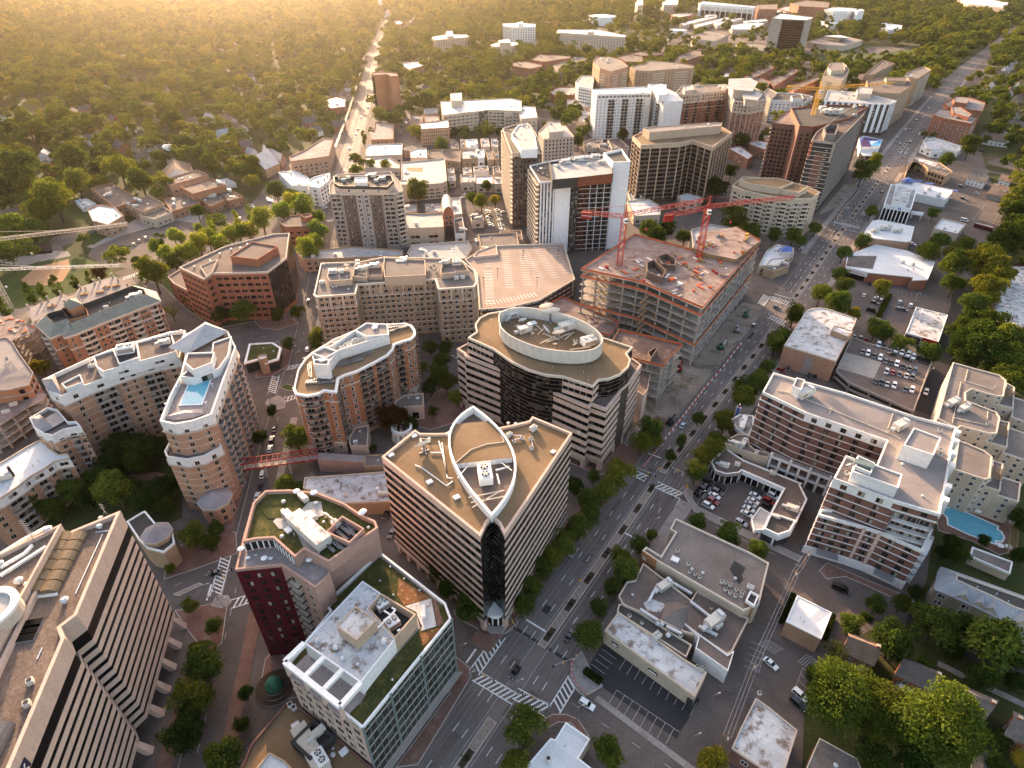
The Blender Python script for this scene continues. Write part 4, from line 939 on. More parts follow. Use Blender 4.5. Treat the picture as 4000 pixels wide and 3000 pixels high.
def pool(b,fr,pts,z,rim=.5):
 P=pl(fr,pts,z);P=P if area(P)>0 else P[::-1];mb=MB();b_ring(mb,inset(P,-rim),P,z-.1,z+.12,'white_paint');r=obj('pool_kerb',mb,b);mb=MB();mb.face([(*p,z+.03)for p in P],'pool_water');obj('pool_water',mb,b)
def b_ring(mb,A,B,z0,z1,m):Bld.ring(None,mb,A,B,z0,z1,m)
pool(b.root,'01',[(1235,808),(1362,800),(1345,850),(1305,960),(1170,965),(1195,905)],39.0)
pyramid(b,'01',[(1062,1045),(1130,1062),(1250,1048),(1318,1020),(1310,995),(1200,1000)],39.2,41.6,'metal_roof_mauve',(1210,1012))
Q=pl('01',[(1195,690),(1250,738),(1372,690),(1390,622),(1215,628)],45.5);b.vol('lift_house',Q,45.5,38.8,'white_stucco','brown_gravel',.4,.6)
Q=pl('01',[(1170,780),(1245,790),(1420,725),(1480,640),(1500,520),(1380,560),(1370,640),(1260,700)],42.5);b.vol('pool_house',Q,42.5,38.8,'white_stucco','brown_gravel',.4,.5);b.wins([1],[39.2],5,4,2.2,'charcoal',P=Q)
for x,y in((1150,880),(1385,860),(1345,980),(1085,990),(1430,580),(1410,660)):b.unit('vent_pipe','01',x,y,0,2.0,38.9)
c=pl('01',[(1065,1265),(1080,1300),(1210,1318),(1320,1295),(1432,1235),(1425,1140),(1100,1200)],27.2)
b=Bld('stepped_tower_front','lower stepped front of the pool tower with a white top storey','apartment building','01',None,27.2,'buff_brick','brown_gravel',.5,1.3,'white_stucco',world=c)
b.belt([23.6],3.4,.2,'white_stucco',[0,1,2,3,4],name='top_storey');b.belt([23.2],.4,.5,'pale_stone',[0,1,2,3,4],name='cornice');b.belt([4.5+3.1*k for k in range(6)],.2,.1,'ivory_trim',[1,2,3]);b.wins([0,1,2,3,4],floors(2,3.1,8),3.3,1.6,1.7,'pale_stone')
c=at('01',1395,1575,8).to_2d()
b=Bld('octagon_pavilion','octagonal tan pavilion with mauve tent roof at the foot of the pool tower','pavilion','01',None,8,'buff_brick',None,world=ngon(c,5.9,8,.39),mark='octagonal pavilion by the pool tower');Q=ngon(c,5.7,8,.39)
mb=MB();[mb.face([(*inset(Q,-.3)[i],8.6),(*inset(Q,-.3)[(i+1)%8],8.6),(*c,12)],'metal_roof_mauve')for i in range(8)];obj('tent_roof',mb,b.root);b.belt([7.6],.9,.4,'pale_stone',name='cornice');b.wins(None,[1,4.6],3,1.6,2.2,'pale_stone');b.finish_=1
b=Bld('stepped_wing','mid-height stepped brick wing with mauve round-ended roof','apartment building','w',[(385,435),(440,560),(560,640),(670,665),(830,585),(980,500),(1045,560),(900,500),(760,330),(610,300),(480,380)][:5]+[(1045,545),(985,480),(880,490),(740,330),(615,300),(480,380)],28.5,'buff_brick','brown_gravel',.4,1.2,'white_stucco')
b.belt([24.9],3.4,.18,'white_stucco',[0,1,2,3,4,5],name='top_storey');b.belt([24.5],.4,.45,'pale_stone',[0,1,2,3,4],name='cornice');b.belt([4.5+3.1*k for k in range(7)],.2,.1,'ivory_trim',[3,4]);b.wins([0,1,2,3],floors(2,3.1,8),3.6,1.6,1.7,'pale_stone');b.balcs(4,.15,.62,floors(1.6,3.1,8),1.4,'concrete','grey_cladding');b.wins([4],floors(2,3.1,8),3,1.6,1.7,'pale_stone',xs=(.82,));pyramid(b,'w',[(385,440),(440,560),(560,625),(690,560),(500,395)],28,31,'metal_roof_mauve',(520,450));patch(b,'w',[(580,445),(730,360),(850,470),(690,565)],28.4,'metal_roof_mauve','metal_roof')
b=Bld('white_roof_wing','low curved brick wing under a large white roof','apartment building','w',[(-260,1600),(0,1478),(260,1300),(400,1185),(560,1100),(700,1000),(905,960),(870,900),(760,915),(640,830),(520,720),(330,820),(0,1020),(-300,1180)],20.5,'buff_brick','white_membrane',.4,.5,'pale_stone',mark='white-roofed wing')
b.belt([16.6],3.3,.15,'white_stucco',range(0,6),name='top_storey');b.belt([16.2],.4,.4,'pale_stone',range(0,6),name='cornice');b.wins([0,2,4],floors(2,3.1,6),3.8,1.7,1.7,'pale_stone');b.balcs(1,.1,.9,floors(1.6,3.1,5),1.4,'concrete','grey_cladding');b.balcs(3,.1,.9,floors(1.6,3.1,5),1.4,'concrete','grey_cladding');b.balcs(5,.1,.7,floors(1.6,3.1,5),1.4,'concrete','grey_cladding');b.wins([1,3,5],[17.6],5,3,1.6,'pale_stone')
b.unit('air_handler','w',50,1240,.5,1.3);mb=MB();p=at('w',175,1190,20);mb.cyl(p,.5,4.5,10,'black_metal');obj('flue',mb,b.root);scatter(b,['vent_pipe']*10)
b=Bld('corner_pavilion','tan brick corner building with grey octagonal tent roof and dark flat roof','low building','02',[(820,60),(920,0),(940,-8),(1010,75),(1120,130),(1130,200),(1060,260),(950,230),(900,180)],10,'tan_brick','dark_membrane',.5,.5,'white_paint',mark='octagonal corner pavilion');c=at('02',1015,135,12).to_2d();Q=ngon(c,4.6,8,.39);mb=MB();mb.prism(Q,0,12,'tan_brick');obj('octagon_wall',mb,b.root);mb=MB();[mb.face([(*inset(Q,-.5)[i],12),(*inset(Q,-.5)[(i+1)%8],12),(*c,15.2)],'metal_roof_mauve')for i in range(8)];obj('tent_roof',mb,b.root);b.belt([11.3],.8,.5,'pale_stone',P=Q,name='cornice');b.wins(None,[1,6],3,2.4,3,'pale_stone','dark_glass',2,.3,P=Q)
E_=[(345,640),(470,760),(580,715),(605,755),(700,725),(980,610),(1290,490),(1480,420),(1440,340),(1270,290),(800,470),(410,575)]
b=Bld('mansard_apartments','orange brick apartments with a green-grey slate mansard and curved pale balconies','apartment building','m',E_,23,'orange_brick',None,mark='slate mansard apartments')
A=b.P;B1=inset(A,4.6);mb=MB();n=len(A)
for i in range(n):j=(i+1)%n;mb.face([(*inset(A,-.6)[i],23.3),(*inset(A,-.6)[j],23.3),(*B1[j],27),(*B1[i],27)],'slate_green');
obj('mansard_roof',mb,b.root);mb=MB();b.ring(mb,B1,inset(A,5.0),24,27.1,'charcoal');obj('parapet',mb,b.root);mb=MB();mb.face([(*p,24.4)for p in B1],'dark_membrane');obj('roof',mb,b.root);b.deck=24.4
b.belt([22.4],1.0,.6,'ivory_trim',name='cornice');b.belt([15.6],.7,.25,'ivory_trim');
for e,xs in((4,((.08,.55),)),(5,((.02,.4),(.62,.95))),(6,((.42,.82),)),(0,((.35,.65),))):
 for x0,x1 in xs:b.balcs(e,x0,x1,floors(1.5,3,7),1.8,'ivory_trim','ivory_trim',True,.6)
b.wins([1,3,7,0],floors(1.8,3,7),3.2,1.3,1.6,'ivory_trim');b.wins([5],floors(1.8,3,7),3,1.4,1.7,'ivory_trim',xs=(.46,.54));b.wins([6],floors(1.8,3,7),3,1.4,1.7,'ivory_trim',xs=(.06,.2,.3,.9));b.wins([4],floors(1.8,3,7),3,1.4,1.7,'ivory_trim',xs=(.7,.9))
Q=pl('m',[(570,480),(640,590),(810,540),(790,470)],27.5);b.vol('stair_tower',Q,27.5,24,'orange_brick');pyramid(b,'m',[(590,450),(645,490),(765,450),(700,395)],29,33,'slate_green',(640,395));Q=pl('m',[(590,450),(645,492),(765,452),(720,395)],29);b.vol('roof_tower',Q,29.1,24.5,'orange_brick')
b.unit('air_handler','m',1270,390,.4,1.4);b.unit('air_conditioner','m',640,625,.4,1);b.unit('air_conditioner','m',985,487,.4,1);scatter(b,['vent_pipe']*4,B1,24.4)
def frame(b,P,zs,slab_m='raw_concrete',top_m='deck_formwork',net=None,sp=7,inner=True,th=.4,col=.75):
 for k,z in enumerate(zs):
  mb=MB();mb.prism(P,z-th,z,slab_m,top_m if k==len(zs)-1 else 'raw_concrete','raw_concrete');obj('floor_slab',mb,b.root)
  if net and k in net:
   mb=MB();I=inset(P,.25)
   for i in range(len(P)):
    if not b.seen(i,P,-.6)and k<len(zs)-1:continue
    a,e=I[i],I[(i+1)%len(P)];mb.face([(*a,z+.1),(*e,z+.1),(*e,z+1.15),(*a,z+1.15)],'orange_net');mb.beam((*a,z+1.2),(*e,z+1.2),.12,'timber')
    L=(e-a).length
    for c in range(int(L/2.5)+1):q=a.lerp(e,c*2.5/max(L,.1));mb.beam((*q,z),(*q,z+1.3),.1,'timber')
   obj('safety_net',mb,b.root)
 I=inset(P,1.2);spots=[]
 for i in range(len(P)):
  a,e=I[i],I[(i+1)%len(P)];L=(e-a).length;k=max(1,round(L/sp));spots+=[a.lerp(e,c/k)for c in range(k)]
 if inner:
  xs=[p[0]for p in P];ys=[p[1]for p in P];J=inset(P,5);t=(P[1]-P[0]).normalized();u=Vector((-t.y,t.x));o=P[0]
  for i in range(-30,30):
   for j in range(-30,30):
    q=o+t*i*sp+u*j*sp
    if inside(J,q.x,q.y):spots.append(q)
 mb=MB()
 for q in spots[:90]:
  m2=MB();m2 .box((q.x,q.y,b.z0),col,col,zs[-1]-th-b.z0,.6,'raw_concrete');obj('column',m2,b.root)
b=Bld('unfinished_block','unfinished concrete block with a white formwork deck and stub columns behind the mansard','construction site','m',[(250,490),(590,350),(660,395),(740,285),(1060,185),(1195,300),(800,470),(420,570),(300,610)],17)
frame(b,b.P,[4,8,12.5,17],top_m='pale_gravel')
for x,y in((270,470),(390,420),(450,395),(570,345),(750,290),(880,240),(930,220),(1045,180),(1190,280),(1100,230),(990,290),(800,310),(500,460),(610,430)):p=at('m',x,y+20,17);mb=MB();mb.box(p,.9,.9,3,.4,'raw_concrete');obj('stub_column',mb,b.root)
for x,y in((930,340),(480,470),(780,360),(990,290),(1080,280),(700,420)):p=at('m',x,y,17);mb=MB();mb.box(p,4,2,.9,.4,'timber');obj('timber_stack',mb,b.root)
b=Bld('unfinished_wing','unfinished concrete wing with tan littered deck left of the slate mansard','construction site','m',[(-120,600),(100,545),(210,620),(350,650),(300,710),(130,770),(70,830),(-120,900)],15);frame(b,b.P,[4,7.7,11.4,15],top_m='deck_formwork');b.wins
for k in range(22):p=b.P[0].lerp(b.P[3],random.uniform(.1,.9))+Vector((random.uniform(-3,8),random.uniform(-9,3)));mb=MB();mb.box((p.x,p.y,15),random.uniform(1,3),random.uniform(.6,1.5),random.uniform(.2,.8),random.uniform(0,3),random.choice(['timber','ivory_trim','orange_net']));obj('timber_stack',mb,b.root)
b=Bld('unfinished_brick_block','unfinished orange brick block with white deck and open floors at the left edge','construction site','m',[(-150,790),(60,755),(110,800),(170,900),(250,1010),(300,1080),(260,1190),(100,1230),(-150,1260)],20);b.vol(None,b.P,19.6,0,'orange_brick','pale_gravel',.3,.1);b.belt([4.5,8.3,12.1,15.9,19.6],.45,.3,'raw_concrete',name='floor_slab');b.wins([1,2,3,4,5,6],floors(1,3.8,5),3.6,2,2.2,'charcoal','dark_glass',1)
b=Bld('unfinished_slab','unfinished concrete frame with bare tan decks at the left edge below the brick block','construction site','m',[(-150,1270),(260,1215),(430,1275),(400,1340),(250,1400),(0,1570),(-150,1640)],13);frame(b,b.P,[3.2,6.4,9.7,13],top_m='deck_formwork')
for x,y in((130,1380),(60,1450),(250,1300)):p=at('m',x,y,13);mb=MB();mb.box(p,3,1.6,1.2,.5,'ivory_trim');obj('crate',mb,b.root)

b=Bld('tan_apartments','broad ten-storey tan apartment block with cluttered roof and recessed centre','apartment building','11',[(375,245),(392,262),(640,242),(655,182),(1165,148),(1185,212),(1412,196),(1432,166),(1415,95),(1320,15),(830,5),(680,35),(420,45)],33,'tan_brick','grey_gravel',.5,.9,'ivory_trim',mark='broad tan apartment block')
b.belt([32.2],.9,.55,'ivory_trim',[0,1,2,3,4,5,6,7],name='cornice');b.belt([25.4,8],.5,.35,'ivory_trim',[0,1,2,3,4,5,6,7]);b.belt([5+3.15*k for k in range(6)],.22,.12,'ivory_trim',[1,3,5,6])
for e in(1,3,5):
 L=b.edge(e)[4];k=max(2,round(L/6));b.piers(e,[i/k for i in range(k+1)],26,32.2,.7,.3,'ivory_trim')
 b.wins([e],floors(1.8,3.15,10),3.0,2.0,1.75,'ivory_trim','window_glass',2,.4)
 for i in range(k):b.balcs(e,(i+.35)/k,(i+.65)/k,floors(1.5,3.15,9),.9,'ivory_trim','black_metal',False,.3,door=False)
b.wins([2,4,6,0,7],floors(1.8,3.15,10),3.0,1.5,1.75,'ivory_trim')
for q,z in(([(460,130),(475,162),(620,152),(612,100),(475,80)],35.5),([(625,130),(720,140),(720,45),(640,55)],35),([(825,70),(832,135),(1100,122),(1095,25),(830,8)],37.5),([(1195,85),(1200,115),(1380,95),(1340,35),(1215,30)],35.2),([(720,60),(725,130),(820,128),(818,60)],34.5)):
 b.vol('plant_room',pl('11',q,z),z,32,'tan_precast','grey_gravel',.4,.8 if z>35.3 else 1.6)
for x,y,k,s in((500,110,'cooling_tower',.7),(590,80,'satellite_dish',1.6),(555,110,'air_conditioner',1.2),(945,55,'air_handler',1.3),(960,30,'air_handler',1.0),(1300,55,'cooling_tower',.8),(1060,60,'roof_vent',1),(690,90,'air_handler',1),(770,75,'air_handler',1.2),(660,65,'air_conditioner',1),(1230,50,'air_handler',1)):b.unit(k,'11',x,y,.1,s,35 if k!='air_handler' else 34.6)
for x,y in((430,180),(500,205),(520,200),(490,195),(510,185),(600,218),(640,140),(800,140),(820,145),(1030,130),(1050,130),(1130,70),(1150,60),(1160,90),(1290,130),(1300,150),(1320,135),(1340,145),(1290,155),(1120,100),(1170,110),(1330,130),(1240,120),(440,60),(660,45),(750,30)):b.unit(random.choice(['condenser','roof_vent','air_conditioner','condenser']),'11',x,y,.1,1.1)
b=Bld('curved_brick_apartments','orange brick apartment block with bowed balconies and rows of black condensers on its roof','apartment building','11',[(245,850),(260,890),(330,902),(400,890),(440,868),(515,877),(530,790),(570,770),(650,745),(760,690),(850,640),(885,600),(890,570),(965,545),(1002,535),(1027,510),(1025,480),(1003,450),(955,435),(850,440),(712,435),(640,480),(500,540),(360,625),(320,660),(270,740)],34,'orange_brick','tan_gravel',.5,.9,'white_stucco',mark='bowed brick apartment block')
b.belt([33.2],.9,.6,'white_stucco',range(0,18),name='cornice');b.belt([28.4,6.5],.5,.3,'ivory_trim',range(0,18));b.belt([0],6.5,.15,'pink_precast',range(0,18),name='stone_base')
Z=floors(3.2,3.1,10)
b.balcs(2,-.35,1.35,Z,1.6,'tan_precast','brown_cladding',True,.6);b.balcs(5,.1,.7,Z,1.2,'tan_precast','brown_cladding',True,.4);b.balcs(8,.1,.9,Z,1.7,'tan_precast','brown_cladding',True,.6);b.balcs(9,.1,.95,Z,1.7,'tan_precast','brown_cladding',True,.6);b.balcs(12,.1,.75,Z,1.4,'tan_precast','brown_cladding',True,.4);b.balcs(15,.1,.9,Z,1.4,'tan_precast','brown_cladding',True,.4)
b.wins([7,10,4,13,14,11,6],Z,3.2,1.5,1.9,'white_paint');b.wins([1,3,0],Z,3.2,1.3,1.8,'white_paint')
PH=pl('11',[(358,628),(375,690),(470,690),(535,610),(862,508),(850,440),(713,432),(638,480),(500,570)],38);mb=MB();b.ring(mb,PH,inset(PH,.5),33,38,'white_stucco',34.5);mb.face([(*p,34.6)for p in inset(PH,.4)],'grey_membrane');obj('roof_enclosure',mb,b.root)
for q,z in(([(375,668),(372,700),(468,706),(475,670)],41),([(640,480),(712,520),(862,508),(850,440),(713,432)],38.6),([(358,628),(450,660),(530,615),(440,585)],38.4)):b.vol('lift_house',pl('11',q,z),z,34,'white_stucco','pale_gravel',.4,.7)
def rack(fr,p,q,n,z):
 for k in range(n):b.unit('condenser_rack',fr,p[0]+(q[0]-p[0])*k/max(1,n-1),p[1]+(q[1]-p[1])*k/max(1,n-1),math.atan2(*(lambda t:(t.y,t.x))(at(fr,*q)-at(fr,*p))),.95,z)
rack('11',(380,812),(460,795),2,33.1);rack('11',(375,828),(470,822),2,33.1);rack('11',(345,740),(348,760),2,33.1);rack('11',(355,725),(358,770),2,33.1);rack('11',(580,705),(650,685),3,33.1);rack('11',(585,690),(640,672),2,33.1);rack('11',(660,665),(720,640),2,33.1);rack('11',(750,600),(810,575),2,33.1);rack('11',(760,585),(800,565),2,33.1);rack('11',(890,490),(940,475),2,33.1);rack('11',(895,470),(945,465),2,33.1);rack('11',(540,560),(580,545),2,33.1)
for x,y in((590,590),(620,575),(640,565),(605,600),(560,610),(680,555)):b.unit('air_conditioner','11',x,y,.4,1.3,34.7)
for x,y,z in((430,680,40.4),(770,470,38),(775,455,38),(350,820,33.1),(480,790,33.1)):b.unit('roof_hatch','11',x,y,.4,1.4,z)
B2=Bld('podium','low tan podium roofs at the foot of the bowed brick apartment block','low building','11',[(600,1180),(640,1110),(730,1090),(720,1230),(610,1230)],8,'pink_precast','grey_gravel',.4,.7);scatter(B2,['condenser','roof_hatch','condenser'])
B2=Bld('entrance_wing','low entrance wing with brown roof between bowed brick block and brick plaza','low building','11',[(890,985),(1085,970),(1085,888),(960,900),(900,940)],8,'pink_precast','grey_gravel',.4,.7);scatter(B2,['condenser','roof_hatch']);B2 .wins([0],[1],4,2.8,3.5,'charcoal','dark_glass')
b=Bld('brick_office','angular red brick office with ribbon windows and brown roof','office building','o',[(387,577),(440,602),(458,590),(578,587),(618,557),(625,503),(590,505),(487,531)],30,'red_brick','brown_gravel',.5,.8,'pale_stone',mark='angular red brick office')
b.wins([0,1,2],floors(2.2,3.9,7),3.7,2.9,1.7,'dark_brick','dark_glass',3,.8);b.glaze(3,29,1.95,1.5,'bronze_glass',[3],mull='brown_cladding',mw=.15);b.glaze(3,26,1.95,2,'bronze_glass',[4],off=.05);b.wins([4],floors(2.2,3.9,7),3.7,2.9,1.7,'dark_brick','dark_glass',3)
b.vol('penthouse',pl('o',[(497,553),(556,560),(600,532),(545,522)],34),34,29,'red_brick','brown_gravel',.4,.7);b.vol('low_terrace',pl('o',[(432,575),(446,598),(458,588),(470,560)],30.6),30.6,29.2,'pale_stone','brown_gravel',.3,.4)
for x,y in((455,565),(475,550),(500,540),(520,538),(535,530),(560,545),(420,578)):b.unit('roof_vent','o',x,y,0,1.2,29.3)
b=Bld('brick_low_wing','low red brick wing with pale coping left of the angular brick office','low building','o',[(362,597),(376,612),(432,640),(470,610),(440,592),(400,575)],14,'red_brick','brown_gravel',.4,.7,'pale_stone');b.wins([0,1],floors(1.5,3.9,3),4,2.9,1.7,'dark_brick','dark_glass',3)
b=Bld('brick_corner_office','small angular red brick building with brown roof beside the yellow poplar row','low building','10',[(150,1440),(190,1470),(350,1465),(365,1400),(340,1385),(220,1400)],15,'red_brick','brown_gravel',.4,.6,'dark_brick');b.vol('lift_house',pl('10',[(285,1395),(320,1412),(365,1400),(350,1380)],18),18,14,'red_brick','brown_gravel');b.wins([0,1],floors(2,3.8,3),4,2.6,1.5,'dark_brick','dark_glass')
b=Bld('small_planted_pavilion','small glass bank pavilion with a green planted roof on a corner lawn','pavilion','11',[(-40,570),(105,562),(158,595),(140,665),(60,690),(20,665),(-70,690)],6.5,'green_glass','green_roof',.5,.5,'white_paint',mark='green-roofed corner pavilion');b.belt([5.6],.8,.6,'white_paint',name='fascia');b.vol('entrance_tower',pl('11',[(10,655),(25,672),(70,662),(68,635),(20,640)],9),9,0,'tan_brick','white_membrane')
b.unit('roof_vent','11',115,620,0,.8);b.unit('roof_vent','11',50,600,0,.6)
b=Bld('stained_flat_roof','low building with a stained white roof behind the wedge-shaped office','low building','11',[(315,1435),(305,1500),(575,1600),(870,1588),(855,1395)],7,'tan_brick','stained_membrane',.4,.5,'pale_stone');scatter(b,['air_conditioner','condenser','roof_vent','condenser','air_handler','roof_hatch','condenser','roof_vent','condenser'])
b=Bld('plaza_annexe','small brown-roofed annexe with ivy wall beside the pedestrian bridge','low building','11',[(700,1365),(835,1360),(828,1285),(705,1290)],7,'tan_brick','grey_gravel',.4,.5);scatter(b,['roof_vent'])
o=thing('footbridge','long rust red steel truss footbridge crossing the street to the bowed brick block','footbridge',at('11',250,1340),mark='red footbridge');A,B_=at('11',-230,1345,6.5),at('11',400,1300,6.5);A2,B2_=at('01',1560,1370,6.5),at('11',700,1320,6.5);t=(B_-A2).normalized();n=Vector((-t.y,t.x,0))*1.7
mb=MB();mb.face([A2-n,B_-n,B_+n,A2+n],'concrete');mb.face([A2-n-Vector((0,0,.5)),B_-n-Vector((0,0,.5)),B_-n,A2-n],'red_paint');obj('deck',mb,o)
for s in(-1,1):
 mb=MB();L=(B_-A2).length;k=int(L/3)
 for z in(0,3):mb.beam(A2+n*s+Vector((0,0,z)),B_+n*s+Vector((0,0,z)),.3,'red_paint')
 for i in range(k+1):p=A2 .lerp(B_,i/k)+n*s;mb.beam(p,p+Vector((0,0,3)),.18,'red_paint')
 for i in range(k):mb.beam(A2 .lerp(B_,i/k)+n*s,A2 .lerp(B_,(i+1)/k)+n*s+Vector((0,0,3)),.14,'red_paint')
 obj('truss',mb,o)
mb=MB();k=14
for i in range(k+1):p=A2 .lerp(B_,i/k)+Vector((0,0,3));mb.beam(p-n,p+n,.16,'red_paint')
obj('top_bracing',mb,o);mb=MB();mb.prism([B_.to_2d()-n.to_2d()*1.2,B2_.to_2d()-n.to_2d()*1.2,B2_.to_2d()+n.to_2d()*1.2,B_.to_2d()+n.to_2d()*1.2],0,7,'pink_brick','roof_pavers');obj('ramp',mb,o)
for u in(.3,.62):p=A2 .lerp(B_,u);mb=MB();mb.box((p.x,p.y,0),1,2.5,6,math.atan2(t.y,t.x),'concrete');obj('pillar',mb,o)
c=at('11',952,1175);o=thing('rotunda','round white open garden pavilion of columns beside the dark red tree','rotunda',c,mark='round white pavilion');mb=MB();Q=ngon(c,4.6,24);b_ring(mb,Q,ngon(c,3.6,24),4.6,6.2,'white_paint');obj('entablature',mb,o);mb=MB();mb.cyl(c,5,.3,24,'pale_stone');obj('base',mb,o)
for k in range(10):a=k*PI/5;mb=MB();mb.box((c.x+4.1*math.cos(a),c.y+4.1*math.sin(a),.3),1.1,.8,4.4,a+PI/2,'white_paint');obj('column',mb,o)
DK=pl('o',[(1005,560),(1030,590),(1036,668),(1100,664),(1165,648),(1242,603),(1218,525),(1075,530),(1030,545)],13)
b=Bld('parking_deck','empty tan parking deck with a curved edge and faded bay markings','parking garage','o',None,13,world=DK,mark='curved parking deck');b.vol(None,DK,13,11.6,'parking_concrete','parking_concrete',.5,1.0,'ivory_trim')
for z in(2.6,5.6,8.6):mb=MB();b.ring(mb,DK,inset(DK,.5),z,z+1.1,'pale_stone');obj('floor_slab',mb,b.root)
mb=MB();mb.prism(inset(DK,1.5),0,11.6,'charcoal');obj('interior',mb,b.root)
for i in(2,3,4,5):L=b.edge(i)[4];k=int(L/4);b.piers(i,[j/k for j in range(k+1)],0,12.6,.9,.3,'brown_cladding')
def hstalls(fr,a,e,n,dep,h,sk=0):
 a,e=at(fr,*a,h).to_2d(),at(fr,*e,h).to_2d();t=(e-a);L=t.length;t/=L;nn=Vector((t.y,-t.x))*dep+t*sk;mb=MB()
 for k in range(n+1):
  p=a+t*L*k/n;q=p+nn;w=nn.normalized();w=Vector((-w.y,w.x))*.2;mb.face([(*(p-w),h),(*(q-w),h),(*(q+w),h),(*(p+w),h)],'road_paint')
 return mb
for a,e,n,dp in(((1100,545),(1110,620),16,5),((1120,545),(1130,615),14,-5),((1140,540),(1175,600),14,5),((1150,535),(1190,600),14,-5),((1045,570),(1050,650),14,-5),((1062,580),(1070,655),12,5),((1185,530),(1215,590),10,-5),((1055,660),(1160,640),14,-5)):obj('bay_marking',hstalls('o',a,e,n,dp,12.03),b.root)
b.vol('upper_ramp',pl('o',[(1022,555),(1075,550),(1072,528),(1030,543)],13.6),13.6,11,'ivory_trim','parking_concrete',.4,.5)
for x,y in((1045,620),(1075,600),(1130,560),(1160,620),(1205,560)):mb=MB();p=at('o',x,y,12);mb.cyl(p,.12,6,6,'black_metal');mb.box((p.x,p.y,18),1.6,.4,.25,0,'charcoal');obj('lamp_post',mb,b.root)
FP=pl('o',[(1254,583),(1371,508),(1493,541),(1590,492),(1643,522),(1518,668),(1396,616),(1376,610)],35)
b=Bld('concrete_frame','open concrete frame under construction with orange-netted decks and reddish formwork top','construction site','o',None,35,world=FP,mark='big concrete frame');frame(b,FP,[5,9.3,13.6,17.9,22.2,26.5,30.8,35],net=(2,6,7),sp=8.5)
mb=MB();mb.prism(inset(FP,13),.1,34,'charcoal');obj('core_wall',mb,b.root)  # charcoal colour puts the shade of the open floors into this core
for q,z,m in(([(870,40),(875,100),(975,140),(1000,90),(920,20)],39,'brown_cladding'),([(940,0),(975,50),(1060,60),(1065,20),(1000,-20)],38,'brown_cladding')):W=pl('21',q,z);mb=MB();b.ring(mb,W,inset(W,.6),35,z,m);obj('lift_core',mb,b.root)
rnd=random.Random(5)
for k in range(110):
 i,j,l=rnd.random(),rnd.random(),rnd.random();p=FP[0]+(FP[5]-FP[0])*i+(FP[2]-FP[0])*j
 if not inside(inset(FP,1.5),p.x,p.y):continue
 mb=MB();mb.box((p.x,p.y,35),rnd.uniform(1,5),rnd.uniform(.3,1.6),rnd.uniform(.15,1.2),rnd.choice((.6,2.17)),rnd.choice(['timber','ivory_trim','red_paint','orange_net','steel','timber','white_paint']));obj('material_stack',mb,b.root)
UP=pl('o',[(1497,535),(1515,502),(1590,490),(1641,521),(1590,560),(1530,548)],37.5);mb=MB();mb.prism(UP,35.05,37.5,'timber','deck_formwork');obj('upper_formwork',mb,b.root)
for k in range(40):
 p=UP[0]+(UP[3]-UP[0])*rnd.random()+(UP[1]-UP[0])*rnd.uniform(-.7,.9)
 if inside(UP,p.x,p.y):mb=MB();mb.box((p.x,p.y,37.5),rnd.uniform(.6,3),rnd.uniform(.3,1),rnd.uniform(.3,1.8),rnd.choice((.6,2.17)),rnd.choice(['timber','tan_wood','yellow_paint','ivory_trim','orange_net']));obj('material_stack',mb,b.root)
a,e=at('21',840,180,34).to_2d(),at('21',1215,360,34).to_2d()
for s,(c,dd)in enumerate((((770,300),(900,440)),((800,190),(900,300)))):
 mb=MB();p=at('21',845,430,14);
 for k in range(7):z0=1+4.2*k;mb.beam((p.x-3+s*7,p.y-2,z0),(p.x+3+s*7,p.y+2,z0+4.2),.9,'timber')
 obj('stair',mb,b.root)
def deck(name,lab,fr,pts,h,mark=None,top='deck_brown',levels=None,net=True):
 P=pl(fr,pts,h);q=Bld(name,lab,'construction site',fr,None,h,world=P,mark=mark);lv=levels or[h];frame(q,P,lv,top_m=top,net=(len(lv)-1,)if net else None,sp=7);return q
q=deck('formwork_deck','low pinkish formwork deck with orange netting behind the oval-roofed office','21',[(155,350),(330,268),(490,345),(700,440),(640,520),(480,500),(330,440)],9,top='deck_formwork',levels=[4.5,9])
for k in range(16):
 p=q.P[0]+(q.P[3]-q.P[0])*rnd.random()+(q.P[1]-q.P[0])*rnd.uniform(-.2,.5)
 if inside(inset(q.P,1),p.x,p.y):mb=MB();mb.box((p.x,p.y,9),rnd.uniform(1,4),rnd.uniform(.4,1.2),rnd.uniform(.2,.9),rnd.uniform(0,3),rnd.choice(['timber','ivory_trim','tan_wood']));obj('material_stack',mb,q.root)
q=deck('lower_deck','dark brown unfinished deck with orange guard netting beside the oval-roofed office','21',[(640,560),(690,482),(1112,580),(1030,655),(985,722),(770,670)],22,levels=[4.5,9,13.4,17.7,22]);W=pl('21',[(880,620),(900,665),(945,600),(925,590)],25);mb=MB();q.ring(mb,W,inset(W,.5),22,25,'brown_cladding');obj('lift_core',mb,q.root);mb=MB();mb.prism(inset(q.P,6),0,21.5,'dark_brick');obj('core_wall',mb,q.root)
q=Bld('brick_core','bare brown block walls under construction beside the boulevard barrier','construction site','21',[(770,690),(905,715),(880,860),(850,900),(790,860)],17,'pink_precast','deck_brown',.3,.2)
